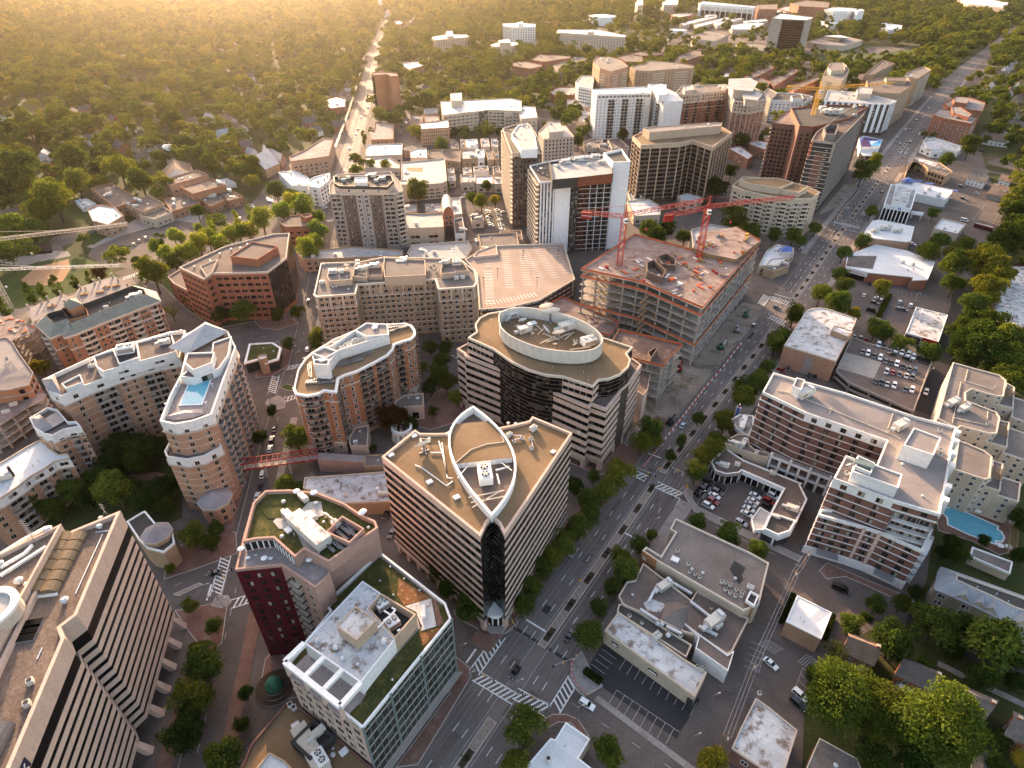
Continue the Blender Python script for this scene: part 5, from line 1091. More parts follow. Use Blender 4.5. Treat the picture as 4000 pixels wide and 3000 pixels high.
def lattice(mb,a,b,w,m,step=None,tri=False):
 a,b=Vector(a),Vector(b);t=(b-a);L=t.length;t/=L;q=Vector((0,0,1))if abs(t.z)<.9 else Vector((0,1,0));u=t.cross(q).normalized()*w/2;x=t.cross(u).normalized()*w/2
 cs=[u+x,u-x,-u-x,-u+x]if not tri else[u-x,-u-x,x]
 for c in cs:mb.beam(a+c,b+c,w*.1,m)
 k=max(2,int(L/(step or w*1.1)))
 for i in range(k):
  p,r=a+t*L*i/k,a+t*L*(i+1)/k
  for j in range(len(cs)):c,e=cs[j],cs[(j+1)%len(cs)];mb.beam(p+(c if i%2 else e),r+(e if i%2 else c),w*.055,m);mb.beam(p+c,p+e,w*.05,m)
def crane(label,base,ztop,jib,cjib,m,zj,w=2.0,txt=None,mark=None,mast=True):
 o=thing('tower_crane',label,'crane',base,'tower cranes over the building sites',mark=mark);top=Vector((base.x,base.y,zj))
 mb=MB();lattice(mb,base,top,w,m,2.2);obj('mast',mb,o)
 dj=(jib-top);dj.z=0
 mb=MB();lattice(mb,top+Vector((0,0,1)),jib,w*.75,m,1.9,True);obj('jib',mb,o)
 mb=MB();lattice(mb,top+Vector((0,0,.6)),cjib,w*.7,m,2.2);obj('counter_jib',mb,o)
 d_=(cjib-top).normalized();mb=MB();c=cjib-d_*2.4;ang=math.atan2(d_.y,d_.x);mb.box((c.x,c.y,c.z-3.2),5.2,1.6,3.4,ang,m);cw=obj('counterweight',mb,o)
 mb=MB();tp=top+Vector((0,0,6.5));lattice(mb,top,tp,1.1,m,1.6);obj('apex',mb,o)
 mb=MB();mb.beam(tp,jib.lerp(top,.4)+Vector((0,0,.7)),.13,m);mb.beam(tp,cjib+Vector((0,0,.5)),.13,m);obj('tie_bar',mb,o)
 mb=MB();s=Vector((-dj.y,dj.x,0)).normalized()*-1.9;mb.box((top.x+s.x,top.y+s.y,zj-2.2),1.9,1.7,2.2,math.atan2(dj.y,dj.x),'white_paint');mb.box((top.x+s.x+.1,top.y+s.y-.05,zj-1.4),2.0,1.75,.8,math.atan2(dj.y,dj.x),'dark_glass');obj('cab',mb,o)
 mb=MB();q=top.lerp(jib,.3);mb.beam(q,q-Vector((0,0,9)),.07,'black_metal');mb.box((q.x,q.y,q.z-10),.8,.8,1,0,m);obj('hook_block',mb,o)
 if txt:
  t=d_ if d_.x>0 else-d_;n=Vector((t.y,-t.x,0));n=n if n.dot(-c)>0 else-n;t=Vector((-n.y,n.x,0));t=t if t.x>0 else-t
  text_part(o,txt,c+n*.82-t*2.4+Vector((0,0,-1.7)),t,n,1.15,'white_paint')
 return o
bs=at('21',655,425);bs=Vector((bs.x,bs.y,2));zj=62
crane('red tower crane with its counterweight in front of the white panel tower',bs,0,at('20',1240,1300,66),at('20',455,1375,62),'red_paint',zj,2.6,'SCHUSTER','nearer red crane')
w2=at('20',1212,1659,36);crane('red tower crane rising from the far end of the concrete frame',Vector((w2 .x,w2 .y,5)),0,at('30',175,1280,66),at('20',990,1400,62),'red_paint',63,2.6,None,'farther red crane')
w3=at('30',180,1160);crane('yellow tower crane over the unfinished brick tower',Vector((w3 .x,w3 .y,0)),0,at('30',815,540,76),at('30',125,560,74),'yellow_paint',75,2.8,'SCHUSTER','yellow crane')
w4=at('m',130,540);crane('pale tower crane at left whose white jib crosses above the school',Vector((w4 .x,w4 .y,0)),0,at('00',830,1452,44),at('00',-300,1590,44),'ivory_trim',44,2.2,None,'pale crane')
w5=at('m',-200,700);crane('pale tower crane at left whose thin jib crosses above the ball field',Vector((w5 .x,w5 .y,0)),0,at('01',780,62,36),at('01',-420,190,36),'galvanised',36,1.8)
o=thing('lattice_boom','white lattice crane boom leaning across the unfinished brick block','crane boom',at('m',160,1100,20));mb=MB();lattice(mb,at('m',60,965,21),at('m',255,1235,15),2.2,'ivory_trim',2.2);obj('boom',mb,o);mb=MB();mb.beam(at('m',60,965,21),at('m',60,940,23),.8,'steel');obj('boom_head',mb,o)
b=Bld('white_panel_tower','tower with white panel end walls, dark glass grid and rust-red crown','apartment building','20',[(113,1072),(180,1178),(382,1166),(432,1150),(655,1140),(655,1062),(600,1000),(430,1010),(235,1045)],52,'charcoal','dark_membrane',.4,.8,'white_panel',mark='white panel tower')
b.balcs(0,.05,.95,floors(3,3.25,15),1.6,'ivory_trim','ivory_trim',True)
a,e,t,nn,L=b.edge(1)
def panel(b,i,x0,x1,z0,z1,m,dep=.25,name='wall_panel',P=None):
 a,e,t,nn,L=b.edge(i,P);mb=MB();c=a+t*(x0+x1)/2*L+nn*dep/2;mb.box((c.x,c.y,z0),(x1-x0)*L,dep,z1-z0,math.atan2(t.y,t.x),m);return obj(name,mb,b.root)
for k in range(5):panel(b,1,.02+k*.105,.065+k*.105,0,51.5,'white_panel',.35)
panel(b,1,.5,1.0,0,52.1,'white_panel',.4);b.wins([1],floors(3,3.25,15),1,.9,2.4,'white_paint','window_glass',1,xs=(.1,.2,.31,.41))
b.balcs(2,.0,.98,floors(2,3.25,15),1.2,'charcoal','black_metal',False)
b.wins([3],floors(2,3.25,14),2.6,2.2,2.6,'rust_panel','dark_glass',2,.2,xs=(.06,.13,.2,.27));b.wins([3],floors(2,3.25,14),3,3.2,2.5,'charcoal','dark_glass',3,xs=(.46,.66,.87));b.belt([2+3.25*k for k in range(15)],.22,.12,'white_panel',[3],name='floor_edge')
for x in(.36,.56,.77,.98):panel(b,3,x-.006,x+.006,0,49,'white_panel',.3,'fin')
Q=pl('20',[(255,1110),(262,1165),(430,1150),(655,1125),(652,1062),(600,1010),(430,1030),(240,1050)],57);b.vol('crown',Q,57,51,'charcoal','grey_membrane',.5,1.2);panel(b,2,0,1,51.2,56.8,'rust_panel',.3,'crown_panel',Q)
Q=pl('20',[(592,990),(655,1050),(768,1045),(712,966)],60.5);b.vol('lift_tower',Q,60.5,0,'white_panel','dark_membrane',.6,1.5)
for x,y,k,s in((480,1040,'cooling_tower',1),(540,1030,'cooling_tower',1),(350,1060,'air_handler',1.3),(430,1045,'air_handler',1.2),(580,1060,'air_handler',1),(300,1085,'air_conditioner',1.2),(500,1075,'air_conditioner',1.2),(280,1075,'roof_hatch',1.2)):b.unit(k,'20',x,y,.1,s,55.9)
for x,y in((200,1130),(170,1110),(215,1095),(160,1080),(230,1140)):b.unit('condenser','20',x,y,0,1.2,51.3)
b.unit('patio_umbrella','20',190,1110,0,1,51.3)
b=Bld('brown_tower','slim brown apartment tower with sunlit balconies left of the white panel tower','apartment building','20',[(-60,830),(5,1008),(195,988),(160,870),(110,800),(40,800)],54,'brown_cladding','dark_membrane',.4,.9,'pale_stone',mark='slim brown tower');b.balcs(0,.03,.97,floors(3,3.2,16),1.6,'pale_stone','ivory_trim',True);b.wins([1],floors(3,3.2,16),3.4,2.2,1.9,'grey_cladding','window_glass',2);b.vol('penthouse',pl('20',[(-5,870),(60,968),(165,965),(150,880),(100,800),(40,810)],59),59,53,'white_panel','grey_membrane',.4,.8);b.vol('upper_floor',pl('20',[(-58,835),(0,990),(180,975),(160,880)],56),56,53.5,'pale_stone','dark_membrane');scatter(b,['air_handler','air_conditioner','air_conditioner','roof_vent','condenser'],b.P,58.3,4)
b=Bld('punched_office','square pale office block with small square windows and roof plant box','office building','20',[(172,855),(205,900),(403,885),(345,812),(225,800)],25,'pale_stone','grey_membrane',.4,.7,mark='square pale office block');b.wins([0,1],floors(1.5,3.3,7),3.6,1.5,1.9,'pale_stone','dark_glass',1);b.vol('plant_room',pl('20',[(225,820),(240,858),(330,850),(310,790),(228,790)],30),30,24,'pale_stone','grey_membrane');scatter(b,['roof_vent','condenser','air_conditioner'],pl('20',[(235,800),(245,840),(315,835),(300,795)],29),29.4,.5)
b=Bld('bronze_tower','wide bronze glass office tower with tan piers and set-back tan penthouse','office building','20',[(785,882),(838,938),(1090,925),(1172,905),(1300,950),(1423,858),(1350,815),(860,845)],47.5,'bronze_glass','tan_gravel',.5,.8,'tan_precast',mark='bronze glass tower')
for e in(0,1,2,3,4):L=b.edge(e)[4];k=max(2,round(L/9));b.piers(e,[i/k for i in range(k+1)],3,45,.8,.5,'tan_precast')
b.belt([44.2],3.3,.55,'tan_precast',range(0,5),name='fascia');b.belt([4+3.35*k for k in range(12)],1.3,.12,'brown_cladding',range(0,5),name='spandrel');b.glaze(3,44.2,3.35,1.5,'bronze_glass',range(0,5),off=.05)
Q=pl('20',[(850,828),(893,857),(1352,815),(1363,797),(1330,792),(920,820)],53);b.vol('penthouse',Q,53,46,'tan_precast','pale_gravel',.4,.6);scatter(b,['roof_vent','roof_hatch','roof_vent','vent_pipe'],Q,52.5,1)
b=Bld('grey_brown_tower','apartment tower with alternating grey and brown vertical panels and crowded roof','apartment building','10',[(475,1255),(895,1252),(952,1238),(935,1180),(870,1110),(520,1130),(478,1190)],40,'grey_cladding','roof_pavers',.4,.9,'pale_stone',mark='grey and brown tower')
for x0,x1 in((.2,.4),(.62,.8)):panel(b,0,x0,x1,0,39.2,'brown_cladding',.008)
b.balcs(0,.02,.17,floors(3,3.1,12),1.5,'pale_stone','grey_cladding');b.balcs(0,.83,.99,floors(3,3.1,12),1.5,'pale_stone','grey_cladding');b.wins([0],floors(2.6,3.1,12),3,1.7,1.6,'grey_cladding','window_glass',2,xs=(.25,.345,.67,.755));b.wins([0],floors(2.6,3.1,12),3,2.4,1.9,'white_paint','window_glass',2,xs=(.45,.56));b.balcs(1,.1,.95,floors(3,3.1,12),1.5,'pale_stone','ivory_trim');b.wins([2],floors(3,3.1,12),3.5,2,1.8)
Q=pl('10',[(505,1185),(540,1205),(850,1212),(893,1170),(880,1135),(500,1142)],44.5);b.vol('upper_storey',Q,44.5,39.2,'pale_stone','dark_membrane',.8,1.6,'charcoal');b.wins([1],[40.5],8,1.6,2,P=Q);b.vol('plant_room',pl('10',[(640,1150),(640,1180),(720,1180),(720,1145)],47),47,42,'white_stucco','white_membrane')
for x,y,k,s in((755,1150,'air_handler',1.3),(820,1165,'air_handler',1),(600,1160,'air_conditioner',1.2),(570,1175,'air_conditioner',1.2),(780,1180,'air_conditioner',1.2),(840,1150,'roof_vent',1.5),(540,1165,'condenser',1.3)):b.unit(k,'10',x,y,0,s,43)
b=Bld('tan_curved_apartments','tan apartment block with bowed balcony stacks beside the avenue','apartment building','30',[(-229,1200),(-160,1230),(0,1268),(150,1288),(288,1284),(336,1243),(260,1210),(60,1158),(-160,1142)],29,'cream_stucco','tan_gravel',.5,.8,'cream_stucco',mark='tan bow-balconied block');b.belt([28.2,22],.6,.4,'ivory_trim',range(0,5),name='cornice');b.belt([4.5],.4,.3,'ivory_trim',range(0,5))
for e,xs in((1,((.1,.4),(.6,.9))),(2,((.08,.32),(.6,.9))),(3,((.1,.42),(.6,.92))),(0,((.2,.7),))):
 for x0,x1 in xs:b.balcs(e,x0,x1,floors(1.5,3.05,8),1.4,'cream_stucco','ivory_trim',True,.5)
b.wins([1,2,3],floors(1.8,3.05,8),3,1.3,1.6,'ivory_trim',xs=(.04,.48,.54,.96));b.wins([4,0],floors(1.8,3.05,8),3.2,1.4,1.6,'ivory_trim')
for q,z in(([(-185,1160),(-110,1190),(75,1218),(165,1180),(70,1153),(-60,1150)],33),([(70,1200),(78,1222),(200,1248),(262,1208),(165,1182)],32)):b.vol('penthouse',pl('30',q,z),z,28,'cream_stucco','tan_gravel',.4,.7)
scatter(b,['roof_vent','roof_hatch','vent_pipe','vent_pipe'])

b=Bld('unfinished_brick_tower','unfinished brick tower wing with rows of dark window openings left of the yellow crane','construction site','30',[(30,795),(205,814),(300,735),(330,690),(150,700)],51,'dark_brick','deck_formwork',.4,.6,mark='unfinished brick tower');b.wins([0],floors(2,3.3,14),3.4,2.0,2.1,'dark_brick','dark_glass',2,.8);b.wins([1],floors(2,3.3,14),3.4,2.0,2.1,'dark_brick','dark_glass',2);b.belt([3+3.3*k for k in range(14)],.3,1.2,'raw_concrete',[4],name='floor_slab')
b=Bld('unfinished_tower_core','dark brick rear block of the unfinished tower with rooftop plant','construction site','30',[(205,815),(300,820),(520,765),(650,690),(500,680),(330,678),(150,700)],56,'dark_brick','dark_membrane',.4,1.2,'rust_panel');b.wins([0,1,2],floors(2,3.3,15),3.4,2,2.1,'dark_brick','dark_glass',2)
for x,y,k,s in((380,735,'air_handler',1.8),(410,740,'air_handler',1.8),(450,740,'air_handler',1.8),(350,710,'cooling_tower',1),(560,700,'air_conditioner',1.4),(600,690,'air_conditioner',1.4)):b.unit(k,'30',x,y,.2,s)
b=Bld('unfinished_panel_tower','unfinished tower clad in brick in front and grey staggered panels along the avenue','construction site','30',[(285,905),(442,924),(620,742),(640,700),(530,700),(315,855)],55,'charcoal','deck_brown',.4,.8,'raw_concrete',mark='grey-panelled unfinished tower')
panel(b,0,.28,.68,3,46,'dark_brick',.3);b.belt([4+3.3*k for k in range(16)],.32,.5,'ivory_trim',[0,5],name='floor_slab')
for k in range(14):panel(b,0,.22,.36,4.05+3.3*k,4.5+3.3*k,'ivory_trim',.6,'slab_end');panel(b,0,.62+.03*(k%2),.76,5.5+3.3*k,5.95+3.3*k,'ivory_trim',.6,'slab_end')
panel(b,0,.9,1,40,55,'raw_concrete',.5,'column');panel(b,0,.0,.08,42,54,'orange_net',.4,'safety_net')
a,e,t,nn,L=b.edge(1);mb=MB()
for r in range(30):
 z=5+r*1.62
 for c in range(int(L/6)):
  x=c*6+(r%4)*1.5
  if x+4>L:continue
  p=a+t*(x+2)+nn*.2;mb.box((p.x,p.y,z),3.8,.35,.62,math.atan2(t.y,t.x),'grey_cladding')
obj('cladding_panel',mb,b.root,'stuff')
W=pl('30',[(360,830),(372,870),(440,870),(462,805),(395,800)],59);mb=MB();b.ring(mb,W,inset(W,1),54,59,'grey_gravel');obj('lift_core',mb,b.root);scatter(b,['air_handler','condenser_rack','air_conditioner','condenser','condenser_rack'],pl('30',[(480,880),(600,750),(560,730),(470,800)],55),54.2,.5)
b=Bld('striped_hotel','white hotel with vertical white fins over dark windows beside the avenue','hotel','30',[(365,650),(630,668),(790,672),(835,652),(590,596),(390,588)],33,'charcoal','grey_membrane',.4,.9,'white_panel',mark='white striped hotel')
for e in(0,1,2):L=b.edge(e)[4];k=max(1,round(L/6));[panel(b,e,(i+.1)/k,(i+.55)/k,3,32,'white_panel',.35,'fin')for i in range(k)];b.wins([e],floors(3,3.2,9),6,1.6,1.9,'grey_cladding','window_glass',1,0,xs=[(i+.78)/k for i in range(k)])
b.vol('plant_room',pl('30',[(575,580),(580,605),(670,610),(680,570),(600,560)],38),38,32,'pale_stone','grey_membrane');scatter(b,['air_handler']*4+['antenna']*3+['air_conditioner']*3)
def slab_block(name,label,fr,pts,h,wall,roof,fh=3.1,pitch=3.6,w=1.7,wh=1.6,frame='ivory_trim',edges=None,mark=None,pent=None,gl='window_glass',balc=None,cat='apartment building',kits=3,ph=.9,cols=2,skip=None):
 b=Bld(name,label,cat,fr,pts,h,wall,roof,.4,ph,None,mark=mark);n=int((h-2)/fh)
 b.wins(edges,floors(1.3,fh,n),pitch,w,wh,frame,gl,cols,skip=skip)
 if balc:
  for e,xs in balc:
   for x0,x1 in xs:b.balcs(e,x0,x1,floors(1.2,fh,n),1.3,'ivory_trim','ivory_trim',True,.0,door=False)
 if pent:b.vol('penthouse',pl(fr,pent[0],pent[1]),pent[1],h-1,wall,roof,.3,.5)
 if kits:scatter(b,[random.choice(['air_handler','air_conditioner','roof_vent','condenser','roof_hatch'])for _ in range(kits)])
 return b
SB=slab_block
SB('brown_slab_block','tall brown brick block behind the white striped hotel','30',[(650,595),(850,605),(938,548),(905,503),(760,500),(640,520)],36,'tan_brick','brown_gravel',balc=None,pent=([(760,500),(770,520),(900,525),(900,500)],39))
SB('balcony_block','tan block with stacked balconies where the avenue bends','30',[(885,500),(965,512),(1057,452),(1010,430),(900,468)],34,'tan_brick','grey_gravel',balc=((1,((.1,.4),(.55,.9))),),kits=6)
SB('long_roof_block','long low block with a linear roof plant between the avenue blocks and the lawn','30',[(625,482),(680,482),(820,410),(740,388)],20,'tan_brick','brown_gravel',kits=8)
SB('terraced_tan_tower','tan stepped tower behind the yellow crane jib','30',[(355,490),(480,522),(528,452),(500,415),(400,412)],36,'cream_stucco','grey_gravel',pent=([(390,440),(410,460),(500,450),(490,405),(410,405)],40),balc=((0,((.1,.35),(.6,.9))),),kits=5)
SB('dark_roof_office','white office with small square windows and a dark flat roof left of the yellow crane','30',[(15,645),(235,658),(292,624),(205,604),(60,600)],24,'white_stucco','dark_membrane',3.4,4,1.6,1.6,pent=([(150,620),(160,640),(230,640),(215,610)],27))
SB('left_tan_block','tan apartment tower partly hidden behind the dark-roofed white office','30',[(-40,610),(20,640),(60,600),(0,570)],26,'cream_stucco','grey_gravel')
for q,l in(([(0,520),(40,560),(195,462),(180,440)],'long brick courtyard wing left of the tan stepped tower'),([(130,560),(170,590),(360,500),(350,480)],'brick courtyard wing with brown roof before the tan stepped tower'),([(560,470),(540,505),(640,520),(690,490)],'brick low block behind the yellow crane jib'),([(-130,470),(-120,500),(0,560),(20,530)],'rear brick courtyard wing beside the two-tiered crown tower')):SB('brick_courtyard_block',l,'30',q,13,'red_brick','brown_gravel',3,4,1.4,1.5,kits=2)
b=Bld('mural_building','low building with a purple and blue painted bird mural on its roof by the avenue','low building','30',[(590,895),(600,965),(720,955),(742,905),(620,880)],8,'white_stucco','grey_membrane',.3,.3,mark='blue mural building');Q=b.P
MATS['mural_blue']=None
simple('mural_blue',(.08,.16,.42));simple('mural_cyan',(.10,.33,.62));simple('mural_purple',(.05,.02,.10))
for pts,m,z in(([(598,898),(604,935),(722,948),(738,906),(628,888)],'mural_blue',.10),([(603,920),(607,948),(670,950),(640,895),(622,892)],'mural_purple',.13),([(668,945),(660,912),(738,908),(724,948)],'mural_cyan',.14),([(610,905),(700,912),(720,905),(640,895)],'mural_purple',.16),([(664,915),(668,930),(680,938),(676,926),(700,922),(716,912),(690,914)],'white_paint',.19)):patch(b,'30',pts,7.75+z,m,'mural')
b=Bld('canopy_station','small white canopied filling station in front of the mural building','canopy','30',[(600,985),(620,1005),(705,1010),(712,975),(640,965)],5,None);mb=MB();mb.prism(b.P,4.3,5,'white_paint','white_membrane','white_paint');obj('canopy',mb,b.root)
for p in inset(b.P,2):mb=MB();mb.box((p.x,p.y,0),.5,.5,4.3,0,'steel');obj('post',mb,b.root)
b=Bld('white_slab_block','white slab block with small paired windows and dark balcony bays','apartment building','20',[(518,578),(550,610),(905,602),(882,560)],46,'white_stucco','white_membrane',.4,.9,mark='white slab block');b.wins([0,1],floors(2,3.05,14),3,.9,1.5,'white_paint','dark_glass',2,xs=(.03,.09,.16,.37,.42,.63,.68,.88))
for x in(.22,.47,.73):b.balcs(1,x,x+.12,floors(1.5,3.05,13),1.2,'concrete','charcoal',True)
b.wins([1],[42],4,3.5,2.2,'white_paint','window_glass',3);scatter(b,['roof_vent','vent_pipe','air_conditioner'])
b=Bld('white_wing','white wing with a sunlit windowed side and a blank front wall','apartment building','20',[(882,545),(905,570),(985,660),(1108,652),(1062,600),(935,545)],46,'white_stucco','white_membrane',.5,1.0);b.wins([0,1],floors(2,3.05,13),4.6,1.6,1.5,'white_paint','dark_glass',2);b.vol('lift_house',pl('20',[(933,550),(950,615),(998,610),(1000,548),(960,543)],52),52,44,'white_stucco','white_membrane',.3,.3);b.balcs(1,.55,.75,floors(3,3.05,12),1.3,'white_stucco','charcoal')
b=Bld('long_brick_terrace','long tall red brick terrace with a pale top storey right of the white wing','apartment building','20',[(1062,600),(1105,612),(1230,600),(1390,585),(1405,560),(1385,545),(1100,555)],46,'red_brick','grey_gravel',.4,.9,'ivory_trim',mark='long red brick terrace');b.belt([37],8,.2,'pale_stone',range(0,4),name='top_storey');b.wins([0,1,2],floors(2,3.05,14),3.4,2,1.8,'ivory_trim','window_glass',2);b.belt([31,36.6,9],.5,.3,'ivory_trim',range(0,4))
for e in(1,2):b.balcs(e,.3,.42,floors(1.6,3.05,12),1.2,'red_brick','black_metal');b.balcs(e,.72,.84,floors(1.6,3.05,12),1.2,'red_brick','black_metal')
scatter(b,['air_handler','cooling_tower','air_handler','roof_vent','air_conditioner','air_conditioner']);b.vol('lift_house',pl('20',[(1110,560),(1120,590),(1180,580),(1170,545)],50),50,45,'pale_stone','grey_membrane')
b=Bld('crowned_brick_tower','red brick tower with pale upper floors and two-tiered flat crown','apartment building','20',[(1405,560),(1440,650),(1540,662),(1650,640),(1640,600),(1560,560)],48,'red_brick','grey_gravel',.5,.9,'ivory_trim',mark='two-tiered crown tower');b.belt([37],9,.22,'pale_stone',range(0,4),name='top_storey');b.belt([46.5,36.6,8],.6,.5,'ivory_trim',range(0,4),name='cornice');b.wins([0,1,2],floors(2,3.05,15),3.2,1.7,1.9,'ivory_trim','window_glass',2)
for e in(1,2):L=b.edge(e)[4];k=max(2,round(L/6));b.piers(e,[i/k for i in range(k+1)],3,46,.7,.35,'pale_stone')
for q,z in(([(1402,540),(1425,580),(1560,590),(1595,530),(1540,505),(1405,510)],56),([(1490,600),(1500,640),(1590,650),(1625,610),(1580,580),(1520,585)],53)):Q=pl('20',q,z);b.vol('crown',inset(Q,2),z-.6,46,'pale_stone');mb=MB();mb.prism(Q,z-.6,z,'ivory_trim','grey_membrane','ivory_trim');obj('crown_roof',mb,b.root)
SB('tan_balcony_tower','sunlit tan apartment tower with roof terraces behind the white slab block','20',[(525,398),(570,440),(640,462),(755,432),(700,385),(640,368),(545,365)],42,'buff_brick','grey_gravel',balc=((1,((.2,.6),)),(2,((.1,.4),(.6,.9)))),kits=6,mark='sunlit tan tower')
SB('curved_tan_block','broad brown apartment block with curved front and roof terraces behind the white wing','20',[(765,430),(800,455),(890,460),(1010,448),(1170,440),(1183,425),(1080,405),(880,390),(865,410)],34,'tan_brick','grey_gravel',balc=((2,((.2,.8),)),(3,((.3,.8),))),kits=7)
SB('glass_strip_office','white office with long glass strips left of the sunlit tan tower','20',[(412,530),(430,560),(520,575),(530,520),(525,490),(450,490)],26,'white_stucco','grey_membrane',3.4,3,2.6,1.5,cat='office building')
for q,h,l,n,m in(([(0,405),(0,425),(120,445),(195,428),(190,415),(80,395)],17,'red brick courtyard block nearest the pale slab blocks','brick_block','red_brick'),([(120,385),(200,400),(380,375),(370,358),(180,350)],17,'red brick block with a long roof beside the courtyard trees','brick_block','red_brick'),([(268,425),(300,445),(480,385),(495,372),(410,370)],14,'small grey-tan block among trees before the long slab block','grey_block','pale_stone'),([(680,370),(740,400),(850,400),(840,360),(760,345)],14,'red brick low block behind the curved brown block','brick_block','red_brick'),([(760,345),(820,362),(1010,352),(990,340),(840,330)],14,'long red brick low block nearest the tank road','brick_block','red_brick'),([(1057,390),(1070,410),(1225,360),(1225,330),(1180,322),(1080,360)],16,'brick apartment house with dormered grey roof among trees','brick_block','red_brick'),([(240,590),(270,615),(400,615),(420,575),(400,562),(300,565)],8,'low brick building with white roof and round vents left of the glass strip office','low_block','red_brick'),([(355,645),(365,690),(500,690),(515,660),(440,645)],9,'low pale building with angled white roof before the white slab block','low_block','pale_stone'),([(435,720),(440,790),(480,790),(510,720),(470,715)],9,'narrow cream building at the left foot of the white slab block','low_block','cream_stucco')):SB(n,l,'20',q,h,m,'grey_membrane' if h<10 else 'brown_gravel',kits=2)
SB('far_white_tower','far white apartment slab with balconies among trees','20',[(-60,165),(0,175),(152,172),(152,155),(60,148),(-60,152)],34,'white_stucco','white_membrane',mark='far white slab tower',pent=([(30,145),(40,155),(72,152),(70,138)],39),kits=0,pitch=5,w=2.6)
SB('far_long_slab','long pale balcony slab block half hidden by trees','20',[(290,202),(300,210),(735,240),(737,226),(560,192),(300,190)],29,'pale_stone','white_membrane',mark='long pale slab block',kits=0,pitch=5.5,w=3.2,frame='white_paint',pent=([(480,198),(490,208),(530,205),(520,188)],33))
SB('far_tan_block','tan apartment block standing alone in trees right of the road','10',[(1138,245),(1160,258),(1382,238),(1360,222),(1230,222),(1150,235)],24,'cream_stucco','white_membrane',mark='lone tan block',kits=0,pitch=5,w=2.4,pent=([(1230,215),(1240,235),(1280,232),(1272,200),(1235,200)],30))
SB('far_pink_block','pinkish tan block in trees nearest the tan slab','10',[(1515,290),(1530,300),(1659,300),(1700,285),(1690,268),(1560,275)],20,'cream_stucco','white_membrane',kits=0,pitch=5,w=2.4,pent=([(1570,260),(1580,275),(1650,275),(1640,250)],26))
b=SB('brick_slab_tower','tall windowless-fronted red brick tower beside the long straight road','10',[(748,478),(765,486),(848,478),(870,492),(925,492),(905,470),(830,462),(760,465)],42,'orange_brick','brown_gravel',3.2,4,1.3,1.7,mark='red brick slab tower',edges=[4],kits=0);b.glaze(1,40,3.2,2,'dark_glass',[0]);b.wins([3],floors(6,3.2,9),9,1.2,1.6)
b=SB('white_terrace_office','broad white-roofed office with long strip windows and central glass bay','10',[(1195,655),(1210,745),(1440,720),(1500,710),(1720,718),(1720,650),(1650,635),(1330,650)],20,'cream_stucco','white_membrane',3.6,4.6,3.8,1.5,'ivory_trim',edges=[1,2,3],cat='office building',mark='white-roofed strip office',kits=5,cols=3);b.vol('lift_house',pl('10',[(1258,605),(1265,650),(1335,650),(1333,598)],27),27,19,'cream_stucco','white_membrane');b.glaze(1,19,1.8,1.5,'window_glass',[2],off=.15,mull='ivory_trim',mw=.2)
SB('white_terrace_annexe','white-roofed annexe of stepped pale boxes left of the square pale office','20',[(30,700),(60,770),(165,760),(150,690),(80,685)],18,'pale_stone','white_membrane',3.6,4.6,3.2,1.5,cat='office building');SB('strip_office_end','pale end block joining the white-roofed strip office','20',[(-60,660),(-50,730),(30,720),(20,660)],19,'pale_stone','white_membrane',3.6,4.6,3.2,1.5,cat='office building')
SB('slit_window_office','small tan office with rows of narrow upright windows and white roof','10',[(1058,795),(1070,835),(1252,825),(1245,770),(1180,785)],17,'buff_brick','white_membrane',3.6,2.2,.9,2.0,'pale_stone',edges=[1],cat='office building',mark='slit-windowed office',gl='dark_glass',cols=1,kits=2)
for q,h,l,m,r in(([(1000,745),(1000,815),(1080,815),(1082,742)],11,'brick block with dark roof left of the slit-windowed office','orange_brick','brown_gravel'),([(1088,748),(1095,790),(1190,785),(1185,742)],12,'brick block with tan roof behind the slit-windowed office','orange_brick','pale_gravel'),([(1085,705),(1095,735),(1180,730),(1175,700)],9,'small pale roof behind the two brick blocks','pale_stone','grey_membrane'),([(735,850),(745,905),(890,900),(890,800),(770,790),(765,845)],9,'brick shop with taller centre beside the long road','orange_brick','pale_gravel'),([(712,950),(712,1010),(945,1000),(950,930),(735,935)],8,'long low shop with bright white roof by the long road','pale_stone','white_membrane'),([(700,1040),(705,1085),(930,1090),(930,1060),(850,1010)],7,'tan shop row with grey roof below the long white-roofed shop','pale_stone','grey_membrane'),([(950,940),(955,975),(1070,975),(1070,920)],7,'dark flat-roofed shop right of the long white-roofed shop','tan_brick','brown_gravel'),([(1000,975),(1000,1020),(1110,1020),(1105,960),(1040,960)],13,'bright white roof block behind the open roof car park','pale_stone','white_membrane'),([(1115,975),(1120,1020),(1325,1050),(1325,965),(1200,965)],9,'brown flat-roofed block right of the bright white roof block','tan_brick','brown_gravel'),([(215,1015),(225,1045),(470,1010),(500,900),(440,890),(310,975)],15,'stepped tan office with strip windows beside the steep-roofed church','buff_brick','pale_gravel'),([(145,1115),(230,1200),(335,1200),(340,1150),(250,1105)],8,'low white-roofed wedge block at the street corner','white_stucco','white_membrane'),([(340,1165),(345,1205),(410,1215),(470,1170),(480,1120),(430,1130),(380,1145)],16,'white wedge-nosed corner building with awnings','white_stucco','white_membrane'),([(440,645),(480,700),(575,690),(580,640),(520,625)],8,'brick shop with littered white roof left of the long road','red_brick','white_membrane'),([(930,410),(990,450),(1085,425),(1070,398),(1000,400)],8,'white-roofed single-storey shop right of the red brick slab tower','buff_brick','white_membrane'),([(905,140),(910,160),(1050,135),(1050,115),(980,118)],9,'far white-roofed hall beside the long road','pale_stone','white_membrane')):SB('shop_block',l,'10',q,h,m,r,3.4,4.2,2.6,1.8,kits=3,cat='low building')
